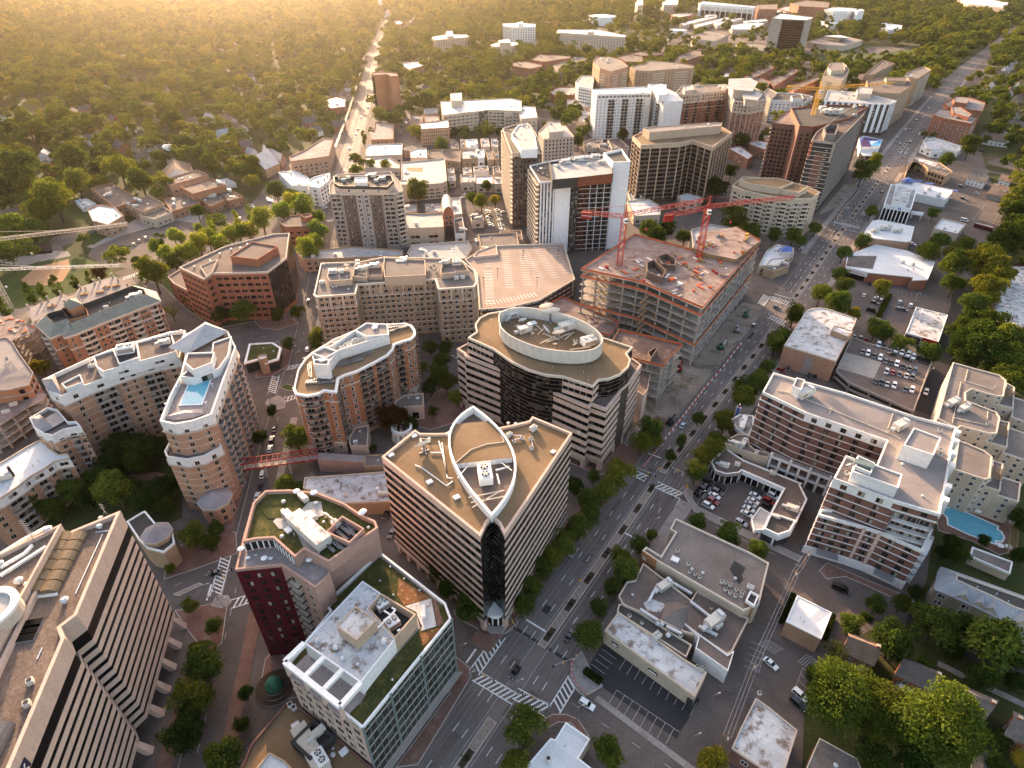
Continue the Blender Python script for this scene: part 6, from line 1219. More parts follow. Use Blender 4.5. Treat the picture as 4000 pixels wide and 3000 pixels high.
b=SB('rooftop_car_park','garage with pale open roof deck, sunken orange ramp and a lone parked car','10',[(940,1050),(945,1185),(985,1205),(1205,1185),(1238,1170),(1222,1020),(1180,1030)],13,'pale_stone','grey_membrane',3,5,4.2,1.2,edges=[1,2,3],cat='parking garage',mark='open roof car park',kits=0);patch(b,'10',[(970,1085),(985,1110),(1080,1115),(1082,1085)],12.15,'orange_brick','ramp');b.vol('stair_tower',pl('10',[(935,1170),(940,1195),(985,1195),(980,1165)],15),15,0,'pale_stone','grey_membrane')
b=SB('two_level_garage','tan garage with two pale roof levels beside the grey and brown tower','10',[(955,1375),(958,1480),(1215,1470),(1215,1375),(1070,1385)],14,'tan_precast','grey_membrane',5,12,7,2,'tan_precast',edges=[1],cat='parking garage',gl='dark_glass',mark='two-level tan garage',kits=1)
b=Bld('arched_brick_building','narrow brick building with a bright barrel-vaulted front gable','office building','10',[(1205,1380),(1212,1400),(1280,1390),(1268,1310),(1205,1310)],17,'red_brick',None,mark='barrel-vaulted brick building');a,e,bk=b.P[1],b.P[2],b.P[3]-b.P[2];w=(e-a);n=10;mb=MB();pr=[(a+w*(.5-.5*math.cos(i*PI/n)),17+6.5*math.sin(i*PI/n))for i in range(n+1)]
for i in range(n):(p,z),(q,z2)=pr[i],pr[i+1];mb.face([(*p,z),(*q,z2),(*(q+bk),z2),(*(p+bk),z)],'beige_metal')
obj('vaulted_roof',mb,b.root);mb=MB();mb.face([(*p,z)for p,z in pr],'red_brick');mb.face([(*(p+bk),z)for p,z in pr],'red_brick');obj('gable',mb,b.root);b.wins([1],floors(2,4,4),3,1.8,2.5,'pale_stone','dark_glass',2);panel(b,1,.15,.85,1,9,'charcoal',.2,'entrance')
for q,h,l,m,r in(([(870,905),(860,1010),(905,1120),(1015,1110),(985,905)],8,'long narrow white stained roof beside the barrel-vaulted brick building','pale_stone','stained_membrane'),([(905,1180),(920,1370),(1055,1365),(1015,1150)],7,'dark roof with white coping right of the barrel-vaulted brick building','white_stucco','brown_gravel'),([(1120,1125),(1135,1205),(1297,1195),(1280,1120)],6,'brown roof with white coping left of the valet car park','pale_stone','brown_gravel'),([(990,605),(1000,705),(1180,700),(1175,610)],8,'pale-roofed shop left of the alley trees','pale_stone','grey_membrane'),([(1180,620),(1195,720),(1410,715),(1400,615)],8,'white-roofed shop pair among the alley trees','pale_stone','white_membrane'),([(1410,640),(1420,720),(1545,725),(1530,625)],8,'white-roofed corner shop nearest the slim brown tower','pale_stone','white_membrane'),([(1160,505),(1170,555),(1355,545),(1345,490)],8,'tan roof shop behind the white-roofed shop pair','white_stucco','tan_gravel'),([(1020,520),(1030,590),(1140,575),(1130,510)],7,'shop roof with a white skylight behind the pale-roofed shop','pale_stone','grey_membrane'),([(815,520),(830,590),(915,580),(905,515)],6,'low grey shop beside the open roof car park','pale_stone','grey_membrane'),([(825,610),(835,690),(930,680),(920,600)],6,'low vented shop right of the open roof car park','pale_stone','stained_membrane'),([(860,150),(870,265),(965,265),(960,200),(905,145)],8,'L-shaped dark roof shop below the strip office','pale_stone','brown_gravel'),([(990,140),(1000,255),(1075,255),(1050,150)],8,'shop with dark roof and white coping below the strip office','pale_stone','brown_gravel'),([(1060,150),(1075,248),(1222,245),(1205,140)],8,'shop with a big pale blue-white roof below the strip office','white_stucco','white_membrane'),([(1250,135),(1270,240),(1375,240),(1350,135)],8,'grey shop roof next to the big pale roof','pale_stone','grey_membrane'),([(1385,135),(1400,245),(1480,245),(1460,130)],8,'shop roof crowded with vents near the slim brown tower','pale_stone','grey_membrane'),([(990,285),(1010,400),(1215,390),(1185,275)],8,'weathered roof shop behind the alley trees','tan_brick','grey_membrane'),([(1190,280),(1215,390),(1305,380),(1295,275)],8,'white-roofed shop behind the alley trees','white_stucco','white_membrane'),([(1310,285),(1350,410),(1425,410),(1400,280)],8,'tan-roofed shop with row of vents left of the slim brown tower','tan_brick','grey_gravel'),([(1420,285),(1440,410),(1490,400),(1475,280)],8,'narrow dark-roofed shop left of the slim brown tower','tan_brick','brown_gravel'),([(1410,500),(1420,590),(1510,580),(1490,490)],8,'shop with a steep dark roof left of the slim brown tower','pale_stone','shingle_grey'),([(270,990),(280,1090),(430,1085),(425,985)],6,'low roofs with pale bays behind the two-level tan garage','tan_brick','grey_membrane'),([(530,985),(540,1090),(750,1080),(740,980)],6,'low bays with parked cars behind the two-level tan garage','pale_stone','grey_membrane')):SB('shop_block',l,'q',q,h,m,r,3.4,4.5,3,2,kits=4,cat='low building')
for q,h,l,m,r in(([(360,1560),(365,1640),(570,1640),(570,1555)],8,'brown-roofed shop at the foot of the grey and brown tower','tan_brick','brown_gravel'),([(800,1550),(810,1640),(935,1630),(925,1540)],7,'small white-patched roof between two brown shops','pale_stone','stained_membrane'),([(945,1490),(965,1620),(1260,1600),(1225,1440),(1080,1460)],8,'brown roof cluttered with ducts before the tan wall sign','tan_brick','brown_gravel'),([(1220,1380),(1270,1590),(1450,1590),(1760,1570),(1720,1350)],9,'broad tan-grey shop roof before the parking deck','tan_precast','grey_gravel'),([(580,1580),(580,1640),(790,1630),(800,1575)],7,'low pale curved roof between brown shops','pale_stone','grey_membrane')):SB('shop_block',l,'q',q,h,m,r,3.6,4.5,3,2,kits=6,cat='low building')
for q,h,l,m,r in(([(640,545),(655,560),(870,552),(870,540),(760,532)],9,'long low roof behind the broad tan apartment block','tan_brick','grey_membrane'),([(880,545),(890,560),(1005,558),(1020,535),(1010,520),(890,528)],9,'grey roof strip behind the parking deck','pale_stone','grey_membrane')):SB('shop_block',l,'o',q,h,m,r,3.4,4.5,3,2,kits=5,cat='low building')
for q,h,l,m,r in(([(745,1300),(790,1400),(960,1390),(970,1340),(890,1290)],7,'white-roofed cafe block behind the red crane jib','cream_stucco','white_membrane'),([(1070,1270),(1090,1290),(1200,1310),(1235,1280),(1140,1250)],9,'curved white-roofed shop at the foot of the bronze tower','pale_stone','white_membrane'),([(750,1240),(770,1300),(860,1290),(830,1230)],6,'low terrace roof at the foot of the white panel tower','pale_stone','grey_membrane'),([(1405,955),(1420,970),(1530,1032),(1565,1005),(1480,942)],9,'brick shop with bright white roof right of the bronze tower','red_brick','white_membrane'),([(1535,920),(1540,935),(1640,970),(1660,915),(1600,908)],10,'brick restaurant with black roof trellis right of the bronze tower','red_brick','white_membrane'),([(1160,1490),(1180,1600),(1400,1560),(1410,1470),(1280,1450)],13,'grey flat-roofed office behind the concrete frame','grey_cladding','grey_membrane'),([(460,920),(480,960),(560,955),(590,905),(540,890)],7,'low tan roof behind the square pale office','pale_stone','grey_gravel'),([(560,930),(570,965),(650,985),(640,925)],7,'low brown roof behind the white panel tower','pale_stone','brown_gravel'),([(620,905),(650,960),(755,970),(755,950),(690,890)],8,'brown roof with white coping left of the bronze tower','pale_stone','brown_gravel'),([(-80,1500),(-60,1560),(70,1550),(60,1490)],8,'littered tan roof left of the white panel tower','tan_precast','grey_gravel')):SB('shop_block',l,'20',q,h,m,r,3.4,4.5,3,2,kits=3,cat='low building')
b=Bld('dark_monolith','dark glass tower with bare concrete end walls standing on a campus','office building','30',[(25,118),(85,122),(250,130),(285,120),(288,110),(80,85)],56,'bronze_glass','white_membrane',.6,1,'concrete',mark='dark campus tower');panel(b,0,0,1,0,56.3,'concrete',.5);panel(b,2,0,1,0,56.3,'concrete',.5);panel(b,3,0,1,0,56.2,'concrete',.5);b.belt([4+4*k for k in range(13)],.4,.15,'brown_cladding',[1])
for e in(1,):panel(b,e,0,.06,0,56.2,'concrete',.6);panel(b,e,.94,1,0,56.2,'concrete',.6)
b=SB('white_curved_office','white office with a curved blank end wall far across the lawn','30',[(365,62),(425,70),(520,72),(560,66),(575,55),(430,45)],34,'white_stucco','white_membrane',3.6,5,2.2,1.6,cat='office building',mark='white curved campus office',edges=[0,1,2],kits=2);b.vol('end_wall',pl('30',[(560,66),(580,76),(625,66),(600,58)],34.5),34.5,0,'white_panel','white_membrane');b.vol('low_wing',pl('30',[(335,132),(400,150),(500,155),(490,135),(360,125)],12),12,0,'white_stucco','white_membrane')
b=Bld('folded_roof_hall','low stone campus hall with a white folded star roof on top','low building','30',[(255,270),(390,290),(490,295),(612,260),(520,240),(370,238)],10,'pale_stone','pale_gravel',.5,.8,mark='star-roofed hall');a,e,f,g,h_=[at('30',x,y,z)for x,y,z in((360,232,17),(460,262,11),(528,245,17),(470,228,12),(445,240,19))];mb=MB();[mb.face([p,q,h_],'white_paint')for p,q in((a,e),(e,f),(f,g),(g,a))];obj('star_roof',mb,b.root)
for fr,q,h,l,m,r in(('30',[(0,290),(20,300),(120,300),(130,285),(60,282)],8,'small pale pavilion at the foot of the dark campus tower','pale_stone','white_membrane'),('30',[(695,155),(780,195),(865,185),(870,165),(760,148)],14,'white-roofed industrial building behind the campus trees','white_stucco','white_membrane'),('30',[(1230,-10),(1300,25),(1530,50),(1560,15),(1380,-10)],22,'far wide pale building on the skyline right of the campus','pale_stone','white_membrane'),('30',[(145,20),(200,40),(390,50),(400,15),(250,0)],30,'far red brick institution with horizontal window bands','red_brick','brown_gravel'),('30',[(60,60),(140,75),(230,60),(200,40),(110,42)],12,'far brick low wing before the red brick institution','red_brick','grey_membrane'),('30',[(0,70),(20,90),(110,100),(140,85),(60,65)],10,'far white flat roof left of the dark campus tower','pale_stone','white_membrane'),('20',[(1165,235),(1175,250),(1320,265),(1405,222),(1260,198)],15,'grey ribbed office hall among trees before the white arena block','pale_stone','grey_gravel'),('20',[(1025,188),(1030,200),(1135,200),(1135,190),(1060,182)],8,'far white low pavilion in front of the arena block','white_stucco','white_membrane'),('20',[(925,45),(930,55),(1030,55),(1032,40),(960,38)],10,'far long white warehouse on the wooded hill','white_stucco','white_membrane'),('20',[(975,15),(985,30),(1070,30),(1080,0),(1000,0)],30,'far pale tower on the wooded hill','pale_stone','white_membrane'),('20',[(800,15),(815,35),(850,30),(850,0),(815,0)],40,'far narrow tower at the top edge among trees','cream_stucco','white_membrane'),('20',[(1030,92),(1070,115),(1180,95),(1160,85),(1080,85)],14,'far red brick hospital wing left of the arena block','red_brick','grey_membrane'),('20',[(1590,30),(1600,60),(1720,60),(1720,25)],28,'far brick tower right of the arena block','red_brick','brown_gravel'),('20',[(1450,290),(1480,320),(1659,330),(1700,290),(1560,275)],9,'wide low grey roof among trees before the dark campus tower','grey_cladding','grey_gravel'),('20',[(1350,485),(1370,498),(1440,495),(1465,480),(1410,470)],7,'small bright roof among trees behind the long red brick terrace','pale_stone','white_membrane'),('20',[(1510,490),(1540,520),(1700,440),(1680,425)],14,'long brick wing behind the two-tiered crown tower','red_brick','brown_gravel')):SB('campus_building',l,fr,q,h,m,r,3.6,5,2.6,1.6,kits=3,cat='building')
b=Bld('arena_block','long white monumental block with tall grey bays far across the campus','institution','20',[(1213,20),(1225,24),(1570,48),(1585,42),(1240,8)],30,'white_panel','white_membrane',.5,.8,mark='white arena block');L=b.edge(1)[4];b.piers(1,[i/10 for i in range(11)],0,24,1.8,1.6,'white_panel');panel(b,1,.02,.98,1,15,'bronze_glass',.3);panel(b,1,.02,.98,15,24,'beige_metal',.3);panel(b,0,0,1,0,30.2,'white_panel',1.2)
for k,q in enumerate(([(1090,150),(1110,165),(1330,110),(1300,100)],[(1180,160),(1200,175),(1420,120),(1390,110)],[(1300,150),(1330,165),(1500,120),(1470,115)],[(1400,165),(1430,190),(1560,190),(1640,150),(1560,140)],[(1250,95),(1260,110),(1330,105),(1320,90)],[(1500,135),(1520,150),(1659,135),(1640,120)])):SB('campus_shed','far white-roofed hospital shed before the arena block','20',q,9,'pale_stone','white_membrane',3.6,6,3,1.5,kits=3,cat='building').root['group']='white sheds before the arena block'
c=at('20',584,160).to_2d();b=Bld('water_tank','round white storage tank with a shallow domed top','tank','20',None,19,world=ngon(c,34,32),mark='round white tank');mb=MB();mb.prism(b.P,0,19,'white_panel');obj('tank_wall',mb,b.root);mb=MB();[mb.face([(*b.P[i],19),(*b.P[(i+1)%32],19),(*c,23)],'white_paint')for i in range(32)];obj('dome',mb,b.root)
c=at('20',450,150).to_2d();b=Bld('low_reservoir','low round reservoir rim left of the white tank','tank','20',None,4,world=ngon(c,34,28));mb=MB();b.ring(mb,b.P,inset(b.P,2),0,4,'pale_stone');obj('rim',mb,b.root);mb=MB();mb.face([(*p,2)for p in inset(b.P,1)],'asphalt');obj('floor',mb,b.root)

b=Bld('brick_hotel','large L-shaped dark brick hotel with white slab lines and a pale gravel roof','hotel','31',[(35,755),(500,885),(960,1040),(1222,1108),(1190,1250),(1160,1450),(1115,1672),(820,1585),(425,1440),(505,1290),(700,1365),(770,1195),(245,1015),(-35,880)],33,'dark_brick','pale_gravel',.5,.9,'white_stucco',mark='L-shaped brick hotel')
b.belt([29.4],3.7,.2,'white_stucco',[7,8,9,10,11],name='top_storey');b.belt([3.6+3.2*k for k in range(9)],.16,.3,'white_stucco',[6,7,8,11,12,13],name='slab_edge');b.belt([29.2],.35,.5,'white_stucco',[6,12])
for e,k in((7,5),(11,12),(12,5),(10,4)):b.wins([e],floors(1,3.2,10),4.4,1.9,1.9,'brown_cladding','window_glass',2,1)
b.wins([6,13,8],floors(1,3.2,10),4,1.9,1.9,'brown_cladding','window_glass',2);b.balcs(6,.05,.9,floors(3.6,3.2,8),1.8,'white_stucco','steel',False,.1)
for e,xs in((5,(.15,.55)),(4,(.1,.5)),(3,(.2,.6))):
 for x in xs:panel(b,e,x,x+.12,26,34,'white_stucco',1.5,'parapet_bay')
for q,z in(([(945,1112),(878,1225),(1075,1290),(1122,1178)],38.5),([(578,1300),(548,1395),(845,1502),(870,1415),(690,1350)],37),([(185,787),(160,842),(215,868),(240,803)],36.5)):b.vol('roof_house',pl('31',q,z),z,32,'white_stucco','pale_gravel',.4,.4)
W=pl('31',[(578,1300),(560,1370),(665,1415),(690,1350)],37.3);mb=MB();b.ring(mb,W,inset(W,.4),36.6,38,'white_stucco');obj('plant_screen',mb,b.root);p=at('31',615,1365,36.7);mb=MB();mb.box(p,6,2.4,1.6,-.5,'teal_glass_frame');obj('chiller',mb,b.root)
for x,y,k,s in((235,910,'air_handler',1.6),(850,1115,'air_handler',1.4),(1105,1140,'condenser',1.4),(1110,1265,'condenser',1.2),(1110,1295,'condenser',1.2),(515,1370,'satellite_dish',1),(505,1420,'condenser',1.4),(870,1355,'roof_vent',1),(1000,1560,'roof_vent',.8),(770,1140,'condenser',1)):b.unit(k,'31',x,y,.5,s)
for A,e in(((60,870),(240,905)),((250,930),(760,1140)),((760,1140),(860,1185)),((775,1120),(810,1020)),((400,1025),(410,985))):mb=MB();mb.beam(at('31',*A,32.4),at('31',*e,32.4),.3,'ivory_trim');obj('pipe',mb,b.root)
rnd=random.Random(3)
for k in range(24):
 x,y=rnd.uniform(60,1150),rnd.uniform(850,1600);p=at('31',x,y,b.deck)
 if inside(inset(b.P,1),p.x,p.y):kit('vent_pipe',b.root,p,0,.7)
q=Bld('hotel_terrace_front','projecting lower front of the brick hotel with white slab lines and roof terraces','hotel','32',[(345,-20),(330,15),(620,95),(740,135),(1000,250),(1062,110),(900,10)],19.5,'dark_brick','roof_pavers',.5,1,'white_stucco');q.belt([3.4+3.2*k for k in range(6)],.16,.35,'white_stucco',[0,1,2,3,4],name='slab_edge');q.wins([1,2,3],floors(.6+3.2,3.2,5),4,1.9,1.9,'brown_cladding','window_glass',2);q.balcs(4,.05,.9,floors(3.4,3.2,5),1.8,'white_stucco','steel',False,.1)
panel(q,2,.0,.16,0,19,'pink_precast',.4,'stone_pier');panel(q,2,.8,1,0,19,'pink_precast',.4,'stone_pier');q.belt([0],3.4,.6,'white_stucco',[1,2,3,4],name='base_storey');q.wins([1,2,3],[.3],6,3.4,2.6,'white_stucco','dark_glass',1)
for e in(1,3):a,z_,t,nn,L=q.edge(e);mb=MB();c=a+t*L*.5+nn*1.6;mb.box((c.x,c.y,3.6),L*.5,3,.3,math.atan2(t.y,t.x),'steel');obj('entrance_canopy',mb,q.root)
for x,y in((860,165),(900,190),(930,195),(600,60),(820,130)):p=at('32',x,y,18.6);kit('condenser',q.root,p,0,1)
q=Bld('hotel_podium','low cream podium of the brick hotel with roof plant facing the avenue trees','low building','d',[(775,540),(1060,650),(1190,680),(1200,640),(1060,600),(1010,560),(1000,470),(905,460),(830,500)],8,'cream_stucco','grey_gravel',.4,.7);q.wins([0],[1.5],9,4,3.4,'charcoal','dark_glass',2);scatter(q,['air_handler','air_conditioner','condenser','air_handler'])
q=Bld('hotel_court','walled rooftop court with white plant boxes in front of the brick hotel','low building','d',[(840,330),(900,420),(1000,480),(1060,400),(1050,290),(920,280)],7,'brown_cladding','grey_membrane',.5,1.2,'white_stucco');p=at('d',950,380,6);mb=MB();mb.box(p,9,2.2,2.2,1.1,'white_paint');obj('plant_box',mb,q.root);scatter(q,['air_handler','condenser','air_conditioner'])
o=thing('arcade','white two-tier concrete arcade along the foot of the brick hotel','arcade',at('d',1430,700));A,e=at('d',1215,665,9),at('d',1760,880,9);t=(e-A).normalized();n=Vector((-t.y,t.x,0))*3
for z in(4.5,9):mb=MB();mb.face([A-Vector((0,0,9-z)),e-Vector((0,0,9-z)),e+n-Vector((0,0,9-z)),A+n-Vector((0,0,9-z))],'roof_pavers');mb.beam(A-Vector((0,0,9.3-z)),e-Vector((0,0,9.3-z)),.8,'white_stucco');obj('gallery',mb,o)
for i in range(7):p=A.lerp(e,i/6);mb=MB();mb.box((p.x,p.y,0),.9,1.2,10.6 if i%2==0 else 9,math.atan2(t.y,t.x),'white_stucco');obj('column',mb,o)
o=thing('sign_pylon','tall white and pale blue advertising pylon with a figure on top among the avenue trees','sign',at('d',885,335));mb=MB();mb.box(at('d',885,335),2.6,1.0,1.5,-.6,'white_stucco');obj('base',mb,o);mb=MB();p=at('d',885,335,1.5);mb.box(p,2.0,.6,8,-.6,'white_paint');obj('board',mb,o);mb=MB();mb.box((p.x-.2,p.y-.36,2.2),1.5,.1,6.5,-.6,'blue_canvas');obj('poster',mb,o);mb=MB();mb.cyl((p.x,p.y,9.5),.7,.8,10,'red_paint',.4);mb.cyl((p.x,p.y,10.3),.4,.9,10,'white_paint',.15);obj('finial',mb,o)
b=Bld('dealership','U-shaped car dealership with blue-white fascia around a forecourt of cars','dealership','d',[(655,715),(700,800),(800,832),(920,818),(942,795),(1335,965),(1210,1200),(1145,1345),(1280,1410),(1395,1370),(1450,1260),(1545,1060),(1480,930),(1500,920),(960,705),(790,590),(720,660)],5.6,'charcoal','brown_gravel',.4,.5,'white_paint',mark='U-shaped car dealership')
b.belt([3.6],2.0,.3,'white_panel',[4,5,6,7,8,9,10],name='fascia');b.belt([4.0],1.6,.2,'grey_cladding',[0,1,2,3],name='fascia');b.glaze(.2,3.6,3.2,2.4,'dark_glass',[0,1,2,3,4,5],mull='white_paint',mw=.25);b.wins([4,5],[4.2],5,3.4,.7,'navy_panel','dark_glass',1)
Q=pl('d',[(1150,1335),(1280,1395),(1390,1358),(1445,1262),(1250,1195),(1205,1205)],6.4);mb=MB();b.ring(mb,Q,inset(Q,.5),4.5,6.4,'white_panel');mb.face([(*p,5.7)for p in Q],'dark_membrane');obj('canopy',mb,b.root);Q=pl('d',[(1030,1250),(1060,1350),(1140,1345),(1205,1195),(1110,1140)],5.2);b.vol('showroom_canopy',Q,5.2,3.4,'white_panel','grey_membrane',.3,.2)
for x,y in((1098,1420),(1215,1490),(1050,1330)):mb=MB();mb.box(at('d',x,y),.6,.6,4.6,.5,'white_paint');obj('post',mb,b.root)
for x,y,k,s in((775,765,'air_handler',.9),(900,755,'air_conditioner',1),(1225,835,'air_conditioner',1.1),(1405,1165,'air_handler',1),(1480,1110,'condenser',.8),(1255,1240,'air_handler',.7)):b.unit(k,'d',x,y,-.5,s)
b=Bld('retail_block','large flat grey-roofed shop block with pale coping and tan side wall','shop','22',[(845,250),(940,315),(1500,640),(1600,600),(1665,330),(1540,260),(1060,40),(1025,110),(1060,130),(965,285),(870,225)],9.5,'cream_stucco','grey_gravel',.5,.7,'ivory_trim',mark='big grey-roofed shop block')
panel(b,0,0,1,0,9.6,'orange_brick',.3);mb=MB();a,e,t,nn,L=b.edge(0);c=a+t*L*.25+nn*.4;mb.beam((*c,7),(*(c+nn*.15),7),1.5,'ivory_trim');obj('round_emblem',mb,b.root)
b.vol('tower',pl('22',[(1515,570),(1570,610),(1600,540),(1545,510)],11),11,0,'orange_brick','dark_membrane',.4,.8,'white_paint');patch(b,'22',[(1410,370),(1440,315),(1515,360),(1490,410),(1500,440),(1470,470)],b.deck+.03,'fresh_asphalt')
for x,y,k,s in((1055,315,'roof_hatch',1.6),(1070,260,'condenser',1.2),(1140,345,'condenser',1.2),(1150,395,'condenser',1),(1185,410,'condenser',1),(1215,430,'condenser',1),(1235,400,'roof_vent',1),(1165,375,'roof_vent',1),(1355,460,'condenser',1.1),(1380,465,'condenser',1.1),(1410,480,'condenser',1.1),(1380,510,'condenser',1.1),(1410,530,'condenser',1.1),(1445,550,'condenser',1.1),(1485,550,'condenser',1.1),(1490,530,'condenser',1.1),(1445,435,'roof_vent',1),(1540,500,'air_conditioner',1),(1450,510,'condenser',1)):b.unit(k,'22',x,y,-.55,s)
b=Bld('restaurant_block','low restaurant block with weathered roof, humped tan roof and duct work','shop','22',[(690,545),(720,600),(1115,775),(1220,805),(1395,920),(1425,905),(1535,690),(1200,510),(1160,570),(850,330),(800,440),(745,450)],6.5,'tan_brick','brown_gravel',.4,.6,'pale_stone',mark='humped-roof restaurant block');Q=pl('22',[(975,660),(960,690),(1110,770),(1130,690),(1155,590),(1070,555),(1000,560)],8);mb=MB();c=sum(Q,Vector((0,0)))/len(Q);[mb.face([(*Q[i],6),(*Q[(i+1)%len(Q)],6),(*c,9)],'grey_gravel')for i in range(len(Q))];obj('humped_roof',mb,b.root)
for A,e in(((885,580),(945,470)),((1010,440),(1165,530)),((1155,580),(1195,610)),((1195,610),(1310,700)),((1210,740),(1330,800)),((830,630),(940,700)),((1000,740),(1100,790))):mb=MB();mb.beam(at('22',*A,6.7),at('22',*e,6.7),.8,'galvanised');obj('duct',mb,b.root)
for x,y,k,s in((985,490,'air_handler',1.2),(1305,720,'air_handler',1.5),(1330,745,'air_conditioner',1.2),(780,540,'roof_vent',.8),(1290,630,'condenser',.8),(1040,690,'roof_vent',.6),(1260,730,'condenser',1)):b.unit(k,'22',x,y,.6,s)
patch(b,'22',[(850,590),(900,560),(1000,600),(960,650),(880,640)],b.deck+.03,'stained_membrane')
b=Bld('parapet_block','tall white-walled rear building behind the pale long shop, with a brick corner','shop','22',[(1120,720),(1210,810),(1190,880),(1400,1030),(1440,900),(1395,925),(1225,800)],7,'white_stucco','brown_gravel',.3,.4);b
b=Bld('middle_shop','dark roofed shop with vents between the long pale roof and the humped roof','shop','22',[(690,600),(680,650),(900,790),(1130,940),(1165,860),(1000,760),(830,650),(720,590)],6,'maroon_panel','dark_membrane',.4,.5,'pale_stone');
for x,y,k,s in((760,680,'condenser',1),(840,725,'condenser',.9),(940,730,'roof_vent',1.3),(970,735,'roof_vent',1.3),(935,815,'air_conditioner',1.2),(1010,805,'roof_vent',1.4),(1090,810,'condenser',1.1)):b.unit(k,'22',x,y,.6,s)
b=Bld('long_shop','long narrow shop with a peeling white roof and pale tan wall over the car park','shop','22',[(600,770),(625,790),(1185,1198),(1262,1040),(1120,955),(690,645)],6.2,'cream_stucco','stained_membrane',.5,.4,'cream_stucco',mark='long peeling-roofed shop')
for x0,x1 in((.06,.13),(.5,.6)):panel(b,1,x0,x1,3.0,4.3,'charcoal',.3,'sign_board');panel(b,1,x0+.008,x1-.008,3.3,4.0,'white_paint',.38,'sign_face')
for x,y in((940,800),(930,830),(1230,1020),(1195,1010)):b.unit('condenser','22',x,y,.6,1)
panel(b,1,.94,1.0,0,4,'charcoal',.2,'door')
b=Bld('white_box_building','square tan brick building with a clean bright white roof','low building','32',[(190,540),(118,708),(345,822),(413,652)],7.5,'buff_brick','white_membrane',.3,.15,'white_paint',mark='square white-roofed building');scatter(b,['vent_pipe','vent_pipe'])
b=Bld('white_corner_shop','white-roofed shop with stepped roof at the bottom edge by the crosswalk','shop','22',[(280,1475),(350,1362),(505,1470),(430,1595),(540,1680),(440,1900),(60,1800),(100,1640),(250,1465)],6,'cream_stucco','white_membrane',.4,.3,'white_paint',mark='white corner shop');b.unit('condenser','22',235,1610,.5,1.4);b.unit('vent_pipe','22',340,1520)
b=Bld('weathered_shop','old brick building with blotchy weathered roof by the back alley','low building','22',[(1580,1205),(1505,1355),(1480,1405),(1425,1530),(1620,1659),(1740,1760),(1850,1415),(1659,1260)],7,'dark_brick','stained_membrane',.3,.4,'pale_stone',mark='blotchy-roofed alley building');b.wins([2,3],[3],4,1.8,1.8,'white_paint');b.unit('condenser','22',1600,1180,0,1)
b=Bld('shed_roof_building','dark shingled low building at the bottom edge right of the blotchy roof','low building','32',[(335,1465),(250,1659),(400,1800),(600,1660),(580,1600)],6,'dark_brick','shingle_grey',.2,.1,'ivory_trim');b.unit('roof_vent','32',435,1645,0,1)
def gable(name,label,fr,pts,h,rise,wall,roof,cat='house',group=None,chim=None,win='white_paint',ridge=0,dorm=0,over=.5,mark=None,z0=0):
 0
 P=pl(fr,pts,h)if fr else pts
 b=Bld(name,label,cat,fr,None,h,world=P,group=group,mark=mark);mb=MB();mb.prism(P,0,h,wall)
 if ridge:P=P[1:]+P[:1]
 m1,m2=(P[1]+P[2])/2,(P[3]+P[0])/2
 mb.face([(*P[1],h),(*P[2],h),(*m1,h+rise)],wall);mb.face([(*P[3],h),(*P[0],h),(*m2,h+rise)],wall);obj('wall',mb,b.root)
 O=inset(P,-over);t=(m1-m2).normalized()*over;k=h-rise*over/max(1,(P[1]-P[2]).length/2);mb=MB()
 for a,e in((0,1),(3,2)):
  s=.18
  vs=[(*O[a],k),(*O[e],k),(*(m1+t),h+rise+.05),(*(m2-t),h+rise+.05)];vs+=[(x,y,z+s)for x,y,z in vs];mb.faces(vs,[(0,1,2,3),(4,5,6,7),(0,1,5,4),(1,2,6,5),(2,3,7,6),(3,0,4,7)],roof)
 rf=obj('roof',mb,b.root)
 if chim:q=m2 .lerp(m1,chim);kit('chimney',rf,(q.x,q.y,h+rise-.6),math.atan2(t.y,t.x),1)
 zz=[1.0,3.7]if h>4.6 else[1.0]
 b.wins(None,zz,3,1.1,1.5,win,'window_glass',2,.8)
 for i in range(dorm):
  q=m2 .lerp(m1,(i+1)/(dorm+1));nn=b.edge(0)[3];c=q+nn*(P[1]-P[2]).length*.25;mb=MB();mb.box((c.x,c.y,h+rise*.3),1.6,1.8,rise*.5,math.atan2(t.y,t.x),win,roof);obj('dormer',mb,b.root)
 return b
gable('brick_house','brown brick house with shingle roof beside the bare tree and car park','32',[(495,905),(680,985),(735,860),(530,790)],6,3,'dark_brick','shingle_brown',chim=.9,ridge=0,mark='house behind the bare tree')
b=gable('brick_house','brick house with white trim and two skylights on its rear extension','32',[(840,1050),(1065,1160),(1110,1040),(880,945)],6.5,3,'red_brick','shingle_grey',chim=.95,mark='house with two skylights');Q=pl('32',[(815,1140),(980,1230),(1060,1160),(845,1060)],4);b.vol('rear_extension',Q,4,0,'dark_brick','shingle_grey',.1,.05);[kit('skylight',b.root,at('32',x,y,4),.5,.8)for x,y in((865,1130),(920,1160))]
gable('brick_house','red brick house with gable windows and white chimney pot at the right','32',[(1180,1235),(1390,1345),(1480,1220),(1230,1120)],6.5,3,'red_brick','shingle_grey',chim=.95,mark='house with red gable')
gable('brick_house','red brick house cut by the right edge below the dark lane','32',[(1545,1440),(1760,1540),(1800,1380),(1600,1300)],6.5,3,'red_brick','shingle_grey',chim=.1)
gable('garage_shed','small grey shed roof at the bottom right among the big trees','32',[(1345,1600),(1340,1680),(1420,1690),(1415,1570)],3,1.2,'white_stucco','shingle_grey',cat='shed')
